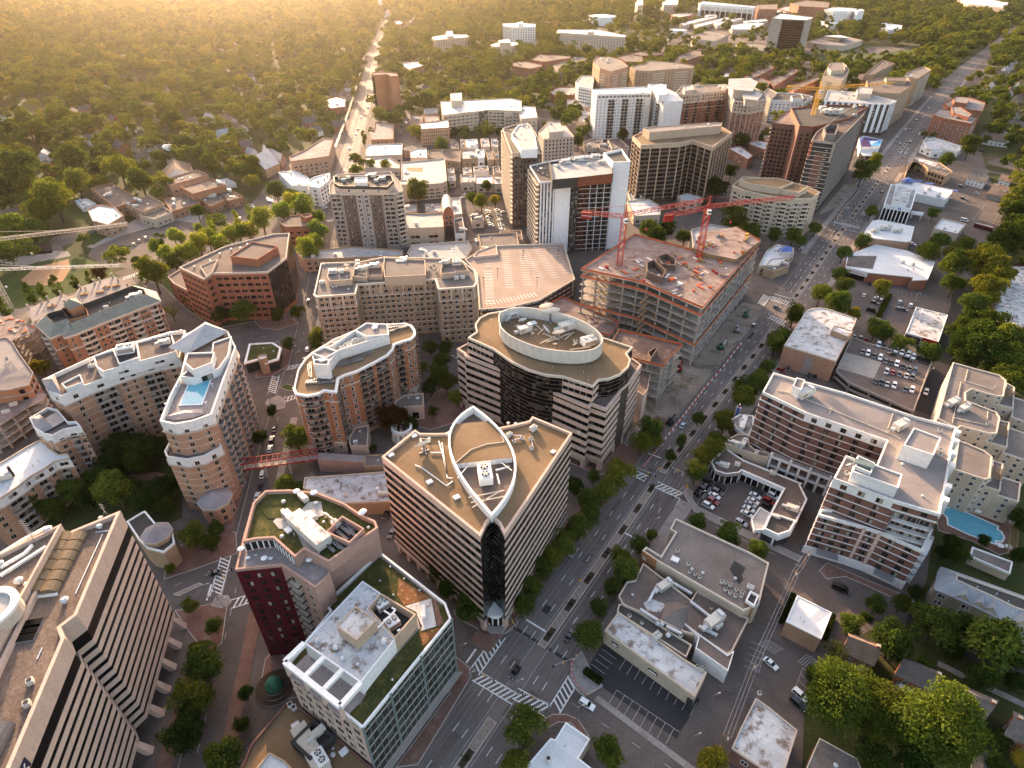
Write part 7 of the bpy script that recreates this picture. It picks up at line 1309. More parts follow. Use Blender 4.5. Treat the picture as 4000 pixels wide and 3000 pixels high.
b=Bld('townhouse_row','cream townhouse row with pale standing-seam mansard and dark flat roofs','townhouses','32',[(1105,395),(1085,500),(1195,545),(1400,640),(1560,720),(1780,800),(1800,600),(1440,470),(1200,385),(1125,360)],10,'cream_stucco',None,mark='metal-roofed townhouse row');O=inset(b.P,-.4);I=inset(b.P,4.2);mb=MB();n=len(O);[mb.face([(*O[i],10),(*O[(i+1)%n],10),(*I[(i+1)%n],13),(*I[i],13)],'metal_roof_grey')for i in range(n)];obj('mansard_roof',mb,b.root);mb=MB();mb.face([(*p,12.9)for p in I],'dark_membrane');obj('roof',mb,b.root);mb=MB();b.ring(mb,inset(I,-.1),inset(I,.3),12.8,13.3,'ivory_trim');obj('parapet',mb,b.root);mb=MB();mb.prism(b.P,0,10,'cream_stucco');obj('wall',mb,b.root);b.wins([0,1,2,3,4],[1,4,7.2],3.6,2.2,1.7,'white_paint','window_glass',2)
for e,x in((2,.3),(3,.2),(2,.8),(4,.3)):a,q,t,nn,L=b.edge(e);c=a+t*x*L-nn*.3;mb=MB();w=2.4;p1,p2,ap=c-t*w,c+t*w,c;mb.faces([(*p1,10),(*p2,10),(*ap,12.8),(*(c-nn*3.4),12.8)],[(0,1,2)],'cream_stucco');mb.faces([(*(p1+nn*.3),10),(*(p2+nn*.3),10),(*(ap+nn*.3),12.9),(*(c-nn*3.6),12.9)],[(0,2,3),(1,3,2)],'metal_roof_grey');obj('dormer',mb,b.root)
for x,y in((1200,480),(1250,465),(1350,495),(1475,540),(1500,515),(1600,650),(1550,590)):b.unit('vent_pipe','32',x,y,0,.9,12.9)
CA=[('cream_apartments','cream stepped apartments with chamfered grey roof bays behind the brick hotel',[(1200,688),(1340,728),(1500,770),(1545,805),(1528,908),(1480,905),(1320,860),(1280,885),(1285,935),(1480,1010),(1505,1045),(1485,1145),(1440,1150),(1250,1100),(1225,1120),(1100,1050)],18),('cream_apartment_bay','cream apartment bay with chamfered grey roof nearest the blue pool',[(1235,1190),(1400,1260),(1455,1300),(1440,1440),(1400,1445),(1205,1380)],18),('cream_terrace','cream terrace step with a pergola beside the topmost grey roof bay',[(1545,820),(1600,850),(1590,985),(1430,945),(1520,915)],14),('cream_terrace','cream terrace step below the middle grey roof bay',[(1495,1060),(1566,1078),(1550,1240),(1385,1190),(1480,1150)],14),('cream_terrace','cream terrace step with a planted pergola nearest the pool',[(1455,1320),(1525,1345),(1505,1522),(1370,1480),(1440,1450)],14),('cream_block','cream lower block at the right edge beside the topmost terrace',[(1590,912),(1780,970),(1760,1110),(1580,1040)],12),('cream_block','cream lower block at the right edge, the middle of three',[(1560,1110),(1760,1180),(1740,1350),(1520,1270)],12),('cream_block','cream lower block at the right edge closest to the pool',[(1515,1430),(1640,1470),(1625,1592),(1480,1545)],12)]
for nm,lb,q,h in CA:
 b=Bld(nm,lb,'apartment building','31',q,h,'cream_stucco','grey_gravel',.4,.5,'ivory_trim',mark='stepped cream apartments' if h==18 and nm=='cream_apartments' else None);b.wins(None,floors(1.2,3,int(h/3)),3.2,1.4,1.6,'white_paint','window_glass',2,.6)
 if nm=='cream_apartments':
  for x,y,k,s in((1190,965,'air_handler',1.3),(1265,1000,'air_handler',1.2),(1145,965,'condenser',1),(1215,975,'condenser',1),(1415,1095,'condenser',.9),(1465,855,'vent_pipe',1)):b.unit(k,'31',x,y,.5,s)
  for A,e in(((1295,735),(1275,810)),((1275,810),(1460,865)),((1250,815),(1195,1080)),((1425,1005),(1420,1050)),((1195,1045),(1415,1095))):mb=MB();mb.beam(at('31',*A,17.8),at('31',*e,17.8),.22,'ivory_trim');obj('pipe',mb,b.root)
 if nm=='cream_terrace':
  mb=MB();c=sum(b.P,Vector((0,0)))/len(b.P);t=b.edge(0)[2];nn=Vector((-t.y,t.x))
  for k in range(9):p=c+nn*(k-4)*.9;mb.beam((*(p-t*2.4),15.6),(*(p+t*2.4),15.6),.22,'timber')
  for s in(-2,2):mb.beam((*(c+t*s-nn*4),15.4),(*(c+t*s+nn*4),15.4),.25,'timber');mb.beam((*(c+t*s),13.5),(*(c+t*s),15.4),.2,'timber')
  obj('pergola',mb,b.root)
slab('pool_terrace',pl('32',[(1090,40),(1120,-60),(1400,-20),(1580,60),(1560,265),(1500,280),(1320,190),(1100,120)]),.12,'brick_paving')
o=thing('swimming_pool','large blue outdoor swimming pool with a rounded end behind the brick hotel','swimming pool',at('32',1300,100),mark='blue ground pool');P=pl('32',[(1135,10),(1165,40),(1170,85),(1300,145),(1465,205),(1472,185),(1510,190),(1523,165),(1505,130),(1480,118),(1482,95),(1200,-30),(1150,-20)]);P=P if area(P)>0 else P[::-1];mb=MB();b_ring(mb,inset(P,-.6),P,.1,.3,'white_paint');obj('pool_kerb',mb,o);mb=MB();mb.face([(*p,.2)for p in P],'pool_water');obj('pool_water',mb,o)
for x,y in((1345,15),(1570,95),(1545,250),(1490,240),(1420,-10)):q=thing('patio_umbrella','','parasol',at('32',x,y,.13),'closed pale parasols round the ground pool');q['label']='small pale parasol on the paved terrace of the ground pool';kit('patio_umbrella',q,at('32',x,y,.13)).name='canopy'
b=Bld('pool_house','long low grey-roofed pool house with white coping','low building','32',[(1325,225),(1310,285),(1570,398),(1585,330),(1580,320)],4,'cream_stucco','grey_gravel',.4,.5,'white_paint');
o=thing('pergola','long timber pergola along the right side of the ground pool','pergola',at('32',1590,180));A,e=at('32',1605,60,2.8),at('32',1580,280,2.8);t=(e-A).normalized();n=Vector((-t.y,t.x,0))*1.5;mb=MB();k=26
for i in range(k+1):p=A.lerp(e,i/k);mb.beam(p-n,p+n,.16,'timber')
obj('slats',mb,o);mb=MB();[mb.beam(A+n*.8*s,e+n*.8*s,.2,'timber')for s in(-1,1)];obj('beam',mb,o)
for i in range(5):p=A.lerp(e,i/4);mb=MB();mb.box((p.x,p.y,0),.2,.2,2.8,0,'timber');obj('post',mb,o)
b=Bld('theatre','tan brick hall with a blotchy white roof and rounded avenue end','theatre','31',[(105,578),(180,462),(248,355),(290,338),(340,335),(395,345),(575,405),(560,445),(440,680)],12.5,'buff_brick','stained_membrane',.4,.4,'ivory_trim',mark='blotchy-roofed hall');b.vol('fly_tower',pl('31',[(430,450),(552,486),(520,525),(412,480)],15),15,11,'tan_brick','stained_membrane',.3,.2);b.wins([8],[8],3,1.6,1.6,'pale_stone','dark_glass',2,xs=(.42,.5));panel(b,8,.38,.55,0,10,'grey_cladding',.25,'stair_panel');b.unit('condenser','31',310,570,0,1.2);b.unit('roof_vent','31',180,580,0,.8)
DQ=pl('31',[(545,520),(640,560),(960,640),(1068,672),(945,1005),(530,820),(440,740),(500,615)],6.5)
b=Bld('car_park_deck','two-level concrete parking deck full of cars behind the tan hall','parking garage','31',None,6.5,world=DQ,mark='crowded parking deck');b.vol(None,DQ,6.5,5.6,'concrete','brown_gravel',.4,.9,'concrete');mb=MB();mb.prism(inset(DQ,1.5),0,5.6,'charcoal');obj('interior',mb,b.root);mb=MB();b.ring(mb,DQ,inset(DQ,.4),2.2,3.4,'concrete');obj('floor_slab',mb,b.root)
for i in range(8):L=b.edge(i)[4];k=max(1,int(L/8));b.piers(i,[j/k for j in range(k)],0,6,.7,.1,'concrete',name='column')
patch(b,'31',[(500,622),(735,690),(685,795),(445,725)],5.72,'concrete','ramp');deckz=5.65
b=Bld('pharmacy','long white-roofed pharmacy with brick side wall and grey hip-roofed corner','shop','31',[(505,66),(515,-5),(700,-75),(900,-35),(1082,40),(1035,152),(940,156),(940,135),(650,105)],7,'red_brick','white_membrane',.4,.25,'white_paint',mark='white-roofed pharmacy');pyramid(b,'31',[(508,62),(530,0),(700,0),(675,78)],7.1,8.6,'shingle_grey');panel(b,8,.0,1,3.6,7.1,'white_stucco',.5,'fascia');panel(b,8,.08,.92,.1,3.4,'dark_glass',.2,'shop_window');panel(b,7,.0,.02,0,7,'white_stucco',.5)
a,e,t,nn,L=b.edge(8);t=-t if(e-a).dot(Vector((1,0)))<0 else t;st=(e if t.dot(a-e)>0 else a);n3=nn
text_part(b.root,'CVS/pharmacy',(*(st+t*L*.3+nn*.5),4.6),t,nn,L*.62/7.6*1.25,'sign_red');mb=MB();c=st+t*L*.22+nn*.56;hv=[(0,-.9),(.9,.1),(.8,.6),(.4,.75),(0,.4),(-.4,.75),(-.8,.6),(-.9,.1)];mb.face([(*(c+t*x*.9),5.2+z*.9)for x,z in hv],'sign_red');obj('heart_emblem',mb,b.root)
for x,y in((870,45),(935,60),(905,95),(940,90)):b.unit('air_conditioner' if y<70 else 'condenser','31',x,y,.2,1)
b=Bld('shop_with_skylights','square shop with stained white roof and two rows of skylights','shop','31',[(960,330),(895,495),(1105,556),(1165,382)],5,'white_stucco','stained_membrane',.4,.3,'white_paint',mark='skylit square shop');panel(b,1,.0,.5,0,4,'charcoal',.2,'shop_window');panel(b,1,.52,1,2.6,5,'red_paint',.25,'fascia')
for x,y in((1010,350),(1000,375),(990,405),(983,425),(1107,378),(1098,400),(1088,430),(1080,450),(1065,480),(1075,485)):b.unit('skylight','31',x,y,.3,.9)
b=Bld('bank_building','white bank with upright fins, letters on its fascia and a rooftop box','bank','30',[(756,1322),(800,1195),(962,1232),(926,1352)],13,'dark_glass','grey_membrane',.4,.7,'white_panel',mark='white finned bank')
b.belt([10],3.05,.5,'white_panel',name='fascia');b.belt([0],.8,.3,'white_panel',name='base')
for e in range(4):L=b.edge(e)[4];k=max(3,round(L/2.6));b.piers(e,[i/k for i in range(k+1)],.8,10,.7,.4,'white_panel',name='fin')
a,e,t,nn,L=b.edge(3);st,en=(a,e)if a.x<e.x else(e,a);t=(en-st).normalized()
text_part(b.root,'CHASE',(*(st+t*L*.04+nn*.5),10.7),t,nn,2.5,'sign_pale');c=st+t*L*.6+nn*.62;mb=MB();P8=[(math.cos(PI/8+k*PI/4),math.sin(PI/8+k*PI/4))for k in range(8)]
for k in range(0,8):p,q=P8[k],P8[(k+1)%8];mb.face([(*(c+t*x*1.1),11.5+z*1.1)for x,z in(p,q,(q[0]*.45,q[1]*.45),(p[0]*.45,p[1]*.45))],'sign_blue')
obj('octagon_emblem',mb,b.root)
b.vol('penthouse',pl('30',[(830,1200),(808,1300),(900,1320),(930,1222)],16),16,12.2,'white_panel','stained_membrane',.3,.3)
for k in range(4):p=at('30',830+22*k,1310,12.3);kit('air_conditioner',b.root,p,.2,1)
b=Bld('drive_through_canopy','thin white drive-through canopy right of the finned bank','canopy','30',[(930,1365),(928,1382),(1005,1395),(1010,1376)],4.5,None);mb=MB();mb.prism(b.P,3.7,4.5,'white_paint','white_membrane','white_paint');obj('canopy',mb,b.root)
for p in inset(b.P,1):mb=MB();mb.box((p.x,p.y,0),.5,.5,3.7,0,'white_paint');obj('post',mb,b.root)
LW=lambda*a,**k:SB(*a,**k,cat='shop',fh=3.6,pitch=4.6,w=3,wh=2)
b=Bld('tan_round_corner_shop','large white-roofed tan store with a rounded corner beside the avenue','shop','30',[(615,1535),(640,1480),(680,1430),(720,1424),(948,1468),(925,1560),(900,1565)],11,'buff_brick','white_membrane',.3,.25,'white_paint',mark='round-cornered white roof');[b.unit('air_handler','30',x,y,.2,s)for x,y,s in((760,1490,1.6),(690,1505,1.1),(840,1505,1.2))]
LW('white_roofed_shop','white flat-roofed restaurant with trellised front beside the sloping parking deck','r',[(487,1298),(600,1165),(912,1240),(800,1370)],6.5,'cream_stucco','white_membrane',mark='trellised restaurant')
b=Bld('curved_brick_shops','two-storey brown brick shops with a curved corner front','shop','r',[(130,590),(160,480),(215,430),(290,440),(360,470),(408,515),(420,545),(640,620),(735,560),(560,440),(250,360)],9,'tan_brick','brown_gravel',.4,.8,mark='curved brick shops');b.wins([0,1,2,3,4,5,6],[.6,5],3.4,2.4,2.8,'tan_brick','dark_glass',2,.3);patch(b,'r',[(230,370),(560,450),(500,500),(260,420)],b.deck+.03,'stained_membrane');scatter(b,['air_conditioner']*4)
b=Bld('white_shop_cluster','rambling white-roofed shop cluster with blue canopies behind the bank','shop','r',[(-20,740),(60,700),(250,700),(730,800),(725,840),(640,930),(260,850),(200,800)],6.5,'white_stucco','white_membrane',.3,.3,mark='white shop cluster');scatter(b,['air_handler','air_conditioner','roof_vent','condenser','air_handler','roof_hatch']);pyramid(b,'r',[(70,665),(100,705),(215,705),(240,680),(160,640)],7.5,10.5,'blue_canvas',(155,650),name='blue_canopy')
for x,y in((280,690),(430,725),(740,815)):p=at('r',x,y,4);mb=MB();mb.box(p,7,3,.6,-.3,'blue_canvas');obj('blue_awning',mb,b.root)
for q,h,l,w_,rf in(([(355,165),(395,110),(500,120),(870,240),(800,310),(620,270),(400,260)],7,'long white and brown roofed shop row before the square brick apartments','white_stucco','stained_membrane'),([(320,240),(350,205),(450,205),(620,255),(590,310),(470,305),(390,270)],6,'white angular shop roof on the avenue side of the shop row','white_stucco','white_membrane')):LW('shop_row',l,'r',q,h,w_,rf)
gable('white_house_office','long white clapboard house with a dark roof and eight windows','r',[(930,645),(1150,705),(1205,640),(960,590)],6,2.6,'white_stucco','shingle_grey',mark='long white clapboard house');gable('white_cottage','white cottage behind the long clapboard house','r',[(1005,575),(1170,605),(1200,555),(1040,530)],5,2.4,'white_stucco','shingle_grey');gable('white_cottage','white gabled cottage right of the long clapboard house','r',[(1340,665),(1480,705),(1535,640),(1380,600)],5,2.4,'white_stucco','shingle_brown')
b=gable('porch_house','broad brown-roofed craftsman house with white-columned porch and front gable','r',[(1190,850),(1480,910),(1560,800),(1290,720)],4.5,3.6,'grey_cladding','shingle_brown',chim=.3,dorm=2,mark='porch house');Q=pl('r',[(1270,880),(1470,925),(1480,890),(1290,845)],3.4);b.vol('porch',Q,3.4,3.0,'white_paint','shingle_brown',.1,.05);[(lambda m:(m.box((p.x,p.y,0),.4,.4,3,0,'white_paint'),obj('porch_column',m,b.root)))(MB())for p in[Q[0].lerp(Q[1],k/5)for k in range(6)]]
b=Bld('sloping_deck_wall','dark red retaining wall along the low side of the big open car park','wall','r',[(1020,1235),(1260,1300),(1265,1270),(1030,1215)],3,'maroon_panel','concrete',.2,.1)
SB('square_brick_apartments','square seven-storey red brick apartment block by the avenue','30',[(1070,735),(1075,745),(1140,765),(1320,800),(1362,765),(1250,720),(1110,700)],22,'red_brick','pale_gravel',3,3.4,1.5,1.6,'white_paint',mark='square brick apartments',kits=4,pent=([(1190,690),(1200,730),(1300,760),(1320,740),(1240,690)],25));SB('square_brick_apartments','rear red brick apartment block with white roof houses behind the square one','30',[(1140,665),(1170,690),(1390,720),(1410,665),(1300,630),(1200,640)],22,'red_brick','pale_gravel',3,3.4,1.5,1.6,'white_paint',pent=([(1200,640),(1210,660),(1290,670),(1310,630),(1220,625)],26))
LW('flat_roof_row','long low flat-roofed building with weathered pale roof at the right edge','31',[(1560,55),(1445,370),(1460,420),(1560,460),(1800,470),(1800,60)],7,'maroon_panel','stained_membrane')
for q,h,l,w_,rf,fr in(([(-10,1625),(60,1580),(165,1605),(170,1640),(60,1720),(-60,1720)],6,'white-roofed cafe with a blue tent roof at the avenue corner','cream_stucco','white_membrane','30'),([(20,20),(120,10),(140,60),(40,100),(-30,80)],5.4,'low tan roof on the avenue below the blue tent cafe','tan_brick','grey_gravel','31')):LW('corner_cafe',l,fr,q,h,w_,rf)
o=thing('tent_roof','blue pyramid tent canopy on the roof of the avenue corner cafe','canopy',at('30',120,1605,6));mb=MB();P=pl('30',[(75,1610),(85,1635),(155,1630),(162,1605),(120,1600)],8);c=at('30',118,1590,11);[mb.face([(*P[i],8),(*P[(i+1)%5],8),tuple(c)],'blue_canvas')for i in range(5)];obj('canopy',mb,o);[(lambda m:(m.beam((*p,5.4),(*p,8),.2,'steel'),obj('post',m,o)))(MB())for p in P]
for q,h,l,w_,rf in(([(565,1358),(600,1430),(700,1455),(800,1395),(740,1340),(640,1325)],10,'school wing with bright white roof nearest the crane jib','buff_brick','white_membrane'),([(585,1220),(740,1345),(905,1290),(720,1185)],9,'long brown flat-roofed school hall','orange_brick','brown_gravel'),([(800,1320),(930,1370),(1065,1320),(960,1265)],9,'brown roofed school block with the arched entrance below','tan_brick','brown_gravel'),([(900,1390),(1000,1420),(1115,1375),(1060,1340),(930,1375)],7,'low school entrance block with tan arches','cream_stucco','brown_gravel'),([(1060,1290),(1110,1370),(1300,1310),(1230,1240)],7,'low brown school roof crowded with vents','orange_brick','brown_gravel'),([(1170,1210),(1250,1255),(1460,1195),(1375,1155)],12,'raised brick school hall with white coping','orange_brick','brown_gravel'),([(1055,1165),(1100,1200),(1350,1130),(1275,1098)],12,'long tan school wing under the steep brown roof','buff_brick','brown_gravel'),([(1270,1275),(1365,1335),(1470,1290),(1390,1235)],7,'low school roof with white coping nearest the round lawn','orange_brick','brown_gravel'),([(1395,1240),(1480,1300),(1575,1275),(1490,1225)],7,'low school roof dotted with white vents','orange_brick','brown_gravel'),([(485,1300),(530,1345),(625,1320),(560,1285)],4,'small white and blue school canopies on the lawn','white_stucco','white_membrane'),([(1415,1165),(1450,1195),(1530,1185),(1470,1155)],4,'small pale shed roof right of the raised school hall','white_stucco','white_membrane')):SB('school_wing',l,'00',q,h,w_,rf,3.5,4.5,3,1.8,kits=4,cat='school',mark='school wing with white roof' if 'bright' in l else None)
b=gable('parish_hall','steep brown-roofed church hall with a white gable beside the white tower','00',[(1045,1110),(1065,1160),(1240,1130),(1235,1060)],8,7,'white_stucco','shingle_brown',cat='church',over=.3);P_=pl('00',[(1078,990),(1085,1000),(1128,985),(1120,975)],22);c=at('00',1128,1090).to_2d()
b=Bld('church_tower','square white church tower with a dark arched opening','church tower','00',None,21,'white_stucco','grey_membrane',.4,.8,'white_paint',world=[c+Vector(v)for v in((-3.2,-3.2),(3.2,-2.4),(2.4,4),(-4,3.2))],mark='white church tower');b.wins([0],[13],3,2.2,4,'white_stucco','dark_glass',2);b.wins([0],[5],3,1,2,'white_stucco','dark_glass',1)
b=gable('stone_church','stone church with long steep grey roof and a cross gable','10',[(-70,1040),(60,1100),(150,1060),(30,990)],8,8,'tan_brick','metal_roof_grey',cat='church',over=.3,ridge=1,mark='steep-roofed church');gable('church_aisle','long grey-roofed aisle behind the steep-roofed stone church','10',[(40,990),(160,1050),(190,1020),(70,950)],6,5,'tan_brick','metal_roof_grey',cat='church',over=.3)
b=Bld('spired_church','small white church with a thin pale spire at the far end of the long road','church','10',None,9,'white_stucco','shingle_brown',.2,.1,world=pl('10',[(770,98),(790,108),(860,85),(840,70)],9),mark='white spired church');c=at('10',812,85).to_2d();mb=MB();mb.box((*c,0),9,9,26,0,'white_paint');obj('tower',mb,b.root);mb=MB();mb.cyl((*c,26),5,42,8,'galvanised',.2);obj('spire',mb,b.root)

def crown_mesh(name,seed,n,leaf,kind='round',nb=26,mat='leaf',zk=1):
 g=np.random.default_rng(seed)
 if kind=='round':
  c=g.normal(size=(nb,3));c/=np.linalg.norm(c,axis=1)[:,None];c*=(.25+.5*g.random((nb,1))**.5);c[:,2]=c[:,2]*.95+1.35;r=.26+.2*g.random(nb)
 elif kind=='tall':
  c=g.normal(size=(nb,3));c/=np.linalg.norm(c,axis=1)[:,None];u=g.random(nb);c*=.42;c[:,2]=.7+2.3*u;k=np.sin(np.pi*(.12+.8*u));c[:,:2]*=k[:,None];r=(.2+.18*g.random(nb))*(.5+.5*k)
 else:
  c=g.normal(size=(nb,3));c[:,:2]*=.45;c[:,2]=.35+.12*c[:,2];r=.3+.15*g.random(nb)
 w=r**2;bi=g.choice(nb,size=n,p=w/w.sum())
 d_=g.normal(size=(n,3));d_/=np.linalg.norm(d_,axis=1)[:,None];d_[:,2]=np.where(d_[:,2]<-.35,-d_[:,2],d_[:,2])
 p=c[bi]+d_*(r[bi]*(.72+.38*g.random(n)))[:,None]
 nrm=d_+g.normal(size=(n,3))*.55;nrm/=np.linalg.norm(nrm,axis=1)[:,None]
 a=np.cross(nrm,g.normal(size=(n,3)));a/=np.linalg.norm(a,axis=1)[:,None];b=np.cross(nrm,a)
 p[:,2]*=zk;s=(leaf*(.6+.8*g.random(n)))[:,None];a*=s;b*=s*.75
 v=np.stack([p-a*.5,p-b*.5+a*.1,p+a*.6,p+b*.5],1).reshape(-1,3)
 me=bpy.data.meshes.new(name);me.vertices.add(4*n);me.vertices.foreach_set('co',v.ravel());me.loops.add(4*n);me.loops.foreach_set('vertex_index',np.arange(4*n));me.polygons.add(n);me.polygons.foreach_set('loop_start',np.arange(0,4*n,4));me.polygons.foreach_set('loop_total',np.full(n,4))
 me.materials.append(MATS[mat]);me.update();return me
def trunk_mesh(seed,tall=False):
 rn=random.Random(seed);mb=MB();mb.cyl((0,0,0),.07,1.0,7,'bark',.045)
 for k in range(6):a=k*1.05+rn.random();l=rn.uniform(.3,.6)*(.5 if tall else 1);mb.beam((0,0,.55+.08*k),(l*math.cos(a),l*math.sin(a),1.15+.12*k),.055,'bark',.018)
 if tall:mb.beam((0,0,.9),(0,0,2.6),.07,'bark',.02)
 return mb.mesh('trunk')
CR={'big':[crown_mesh('crown',100+k,15000,.062,nb=46)for k in range(3)],'mid':[crown_mesh('crown',200+k,4200,.105,nb=30)for k in range(6)],'tall':[crown_mesh('crown',300+k,2600,.1,'tall')for k in range(3)],'thin':[crown_mesh('crown',400+k,900,.085,nb=24)for k in range(2)]}
TK=[trunk_mesh(k)for k in range(3)];TKT=trunk_mesh(9,True)
rt=random.Random(77);TREES=[]
TINT={'g':(.8,.88,.85),'d':(.42,.52,.55),'l':(.85,.9,.72),'y':(1.25,1.08,.8),'o':(1.35,1.1,.85),'r':(.75,.28,.5),'s':(.95,.92,.88)}
WORD={'g':'leafy green tree','d':'dark green tree','l':'bright lime green tree','y':'yellow-green tree','o':'golden flowering tree','r':'dark red-leaved tree','s':'soft olive street tree'}
def tree(p,r,tint='g',kind='mid',group='trees',word=None,zs=None,br=1):
 o=bpy.data.objects.new('tree',None);o.location=(p.x,p.y,.02);o.empty_display_size=.5;link(o)
 zs=zs or rt.uniform(.92,1.12);c=bpy.data.objects.new('crown',rt.choice(CR[kind]));c.scale=(r,r,r*zs);c.rotation_euler=(0,0,rt.uniform(0,6.28));k=rt.uniform(.85,1.15)*br;q=TINT[tint];c.color=(q[0]*k,q[1]*k,q[2]*k,1);link(c,o)
 t=bpy.data.objects.new('trunk',TKT if kind=='tall' else rt.choice(TK));t.scale=(r,r,r*zs);link(t,o)
 auto(o,word or(('slim ' if kind=='tall' else 'thinly leaved ' if kind=='thin' else 'huge ' if kind=='big' else '')+WORD[tint]),'tree',group);TREES.append(o);FOOT.append((p.x-r*.7,p.x+r*.7,p.y-r*.7,p.y+r*.7,ngon(p,r*.7,6)));return o
def grove(fr,s,group,kind='mid',ds='g'):
 0
 for it in s.split(','):
  w=it.split();x,y=float(w[0]),float(w[1]);tint=ds;rp=w[2]
  if rp[-1].isalpha():tint=rp[-1];rp=rp[:-1]
  k=FR[fr][2];rp=float(rp)/k;h=8
  for _ in range(4):p=at(fr,x,y,h);r=rp*depth_at(p)/FL;pop='poplar row' in group;r*=1.3 if pop else 1 if kind=='thin' or fr in('00','10')else 1.22;h=r*(1.35 if kind!='tall' else 1.7)
  tree(p,r,tint,kind,group,br=1.9 if pop else 1)  # poplar row: sunlight is put into the crown colour by brightening it
grove('22','70 620 65s,130 500 70s,205 375 65s,270 275 70s,345 195 75s,430 100 80s,505 30 70s','street trees in front of the striped offices')
grove('21','510 1590 75s,610 1520 70s,695 1430 85s,840 1220 65,890 1130 75,930 1190 45,410 1480 60d,530 1430 40','street trees in front of the striped offices')
grove('12','1190 380 80d,1310 450 100d,1400 620 90,1240 500 60d','trees at the foot of the wedge-shaped office');grove('21','1095 1200 35,1030 1290 35,1205 1055 40','median trees')
grove('21','1190 1400 65s,1230 1300 60s,1295 1250 70s,1330 1200 60s,1375 1080 65y,1500 910 75,1470 870 50,1545 860 70,1600 790 60,1645 740 50','avenue trees on the hotel side');grove('22','730 370 80s,770 430 50s,700 280 55s,830 210 60s,645 490 55s,570 630 55s,500 780 90s,900 150 35','avenue trees on the hotel side')
grove('22','90 1390 110s,30 1630 90s,600 1530 75,660 1610 60,1205 70 50,1405 150 70,1600 235 60,1290 1620 95y','trees round the shops at the bottom')
grove('32','470 1190 195l,705 1320 165y,1075 1380 240l','huge trees at the bottom right','big','l')
grove('32','930 1570 120d,700 1600 100d,540 735 65,820 830 120d,1085 730 125,1450 870 165,1290 790 100d,1380 1070 85d,1000 990 55,860 600 55d,700 605 55,1200 225 60d,1150 265 50d,1235 280 55d,1520 1480 60d,950 520 40d,1400 190 35d,1640 280 55d,1640 60 70d,1480 1640 60d,1620 1100 70d,1200 900 60d,300 1050 60d,640 690 40d,1560 950 80d,1330 1480 60d,1160 1300 50d','trees among the brick houses','mid');grove('32','430 900 85s','trees among the brick houses','thin');grove('32','1640 1600 55o','trees among the brick houses')
grove('31','470 120 45,455 310 75,345 240 60,490 190 50s,170 380 60y,95 520 60,50 570 60,740 220 50s,710 450 55,760 510 50,690 500 40y,870 570 60,1050 620 70,555 375 40y','trees round the pharmacy car park')
grove('31','1210 170 65l,1210 60 80,1400 60 100o,1470 110 100o,1440 220 95o,1340 330 80,1270 480 80d,1350 520 100d,1460 440 80d,1250 570 80d,1400 610 100d,1540 560 100,1560 670 100,1640 600 90,1330 640 80d,1620 710 90,1450 740 60,1560 800 80,1640 810 70,1300 420 70d,1220 620 50d','wood at the right edge')
grove('30','1560 1560 90d,1640 1480 90d,1480 1560 60d,1110 1560 55,1050 1620 70l,1280 1600 55,1560 1330 55o,1075 1380 35,670 1370 40,610 1570 45,490 1640 45,165 1530 40,215 1555 35,40 1530 40,310 1475 40,620 1100 70l,690 1050 45l,1160 1040 45,1310 950 55s,1600 1400 70d,1400 1640 60,1200 1630 50','trees along the upper avenue')
grove('02','1310 990 110,1250 1215 110d,1175 1440 110d,1290 900 60d,1450 1610 105,1390 740 50,1230 600 45,1240 150 75,1360 200 55d,1400 120 50,1100 370 32l,1590 1180 45d,1560 1370 45d','trees along the street by the office slab')
grove('11','260 1170 85,180 1470 60,285 1500 45,215 570 38,100 1000 35d,30 1180 45d,410 520 55s,390 590 40s,140 390 40d,270 370 40d,1200 690 55l,1180 780 65d,1235 815 55d,1130 850 50d,1300 920 45,1150 1010 30d,860 1060 75r,930 1040 65r,1080 720 35l,1130 590 45d,1230 600 40d,760 1240 25l,1010 1090 40d','trees round the brick plaza')
grove('00','1010 1600 42l,1075 1640 48,1125 1530 38l,1165 1540 36l,1220 1640 60l,1290 1590 55l,1350 1550 50y,1430 1580 50l,1500 1530 50y,1550 1510 50l,1610 1480 50y,1290 1485 28','yellow poplar row by the school drive');grove('00','1380 1490 38,1610 1385 32,1530 1430 34','yellow poplar row by the school drive','tall','l')
grove('10','40 1430 60y,170 1370 60l,300 1340 60l,240 1310 50y,400 1400 45l,400 1500 60,370 1570 55l,330 1625 60l,130 1240 50d,230 1270 40d','yellow poplar row by the school drive')
grove('01','990 110 90y,1130 40 55l,900 50 40d,1420 370 50d,1585 370 65,1230 270 38d,1310 330 32d,650 110 42r,270 720 55y','trees round the slate mansard apartments');grove('01','190 250 48,280 245 40,375 215 48l,480 170 40l,580 150 34y,20 330 55','poplars beside the ball field','tall');grove('01','1110 360 55y','trees round the slate mansard apartments','thin')
grove('01','760 1260 85d,880 1225 85d,700 1360 75d,620 1450 75,740 1510 105,900 1320 75d,1000 1260 75d,1020 1530 75d,480 1540 75,200 1620 85,950 1590 75d,1100 1480 55d,1060 1610 55d,560 1570 60d,850 1490 50d,350 1640 70d','courtyard trees of the curved apartments')
grove('20','430 910 42l,350 780 38,490 840 25l,720 880 38d,880 1490 55,930 1530 60d,1000 1480 50d,1120 1530 50d,1330 1220 65d,1420 1110 40d,1480 920 45d,1440 1430 75d,1530 1500 65d,1600 905 28d,100 470 0.1','trees between the central towers')
C_=TREES.pop();bpy.data.objects.remove(C_.children[0]);bpy.data.objects.remove(C_.children[0]);AUTO.pop();bpy.data.objects.remove(C_)
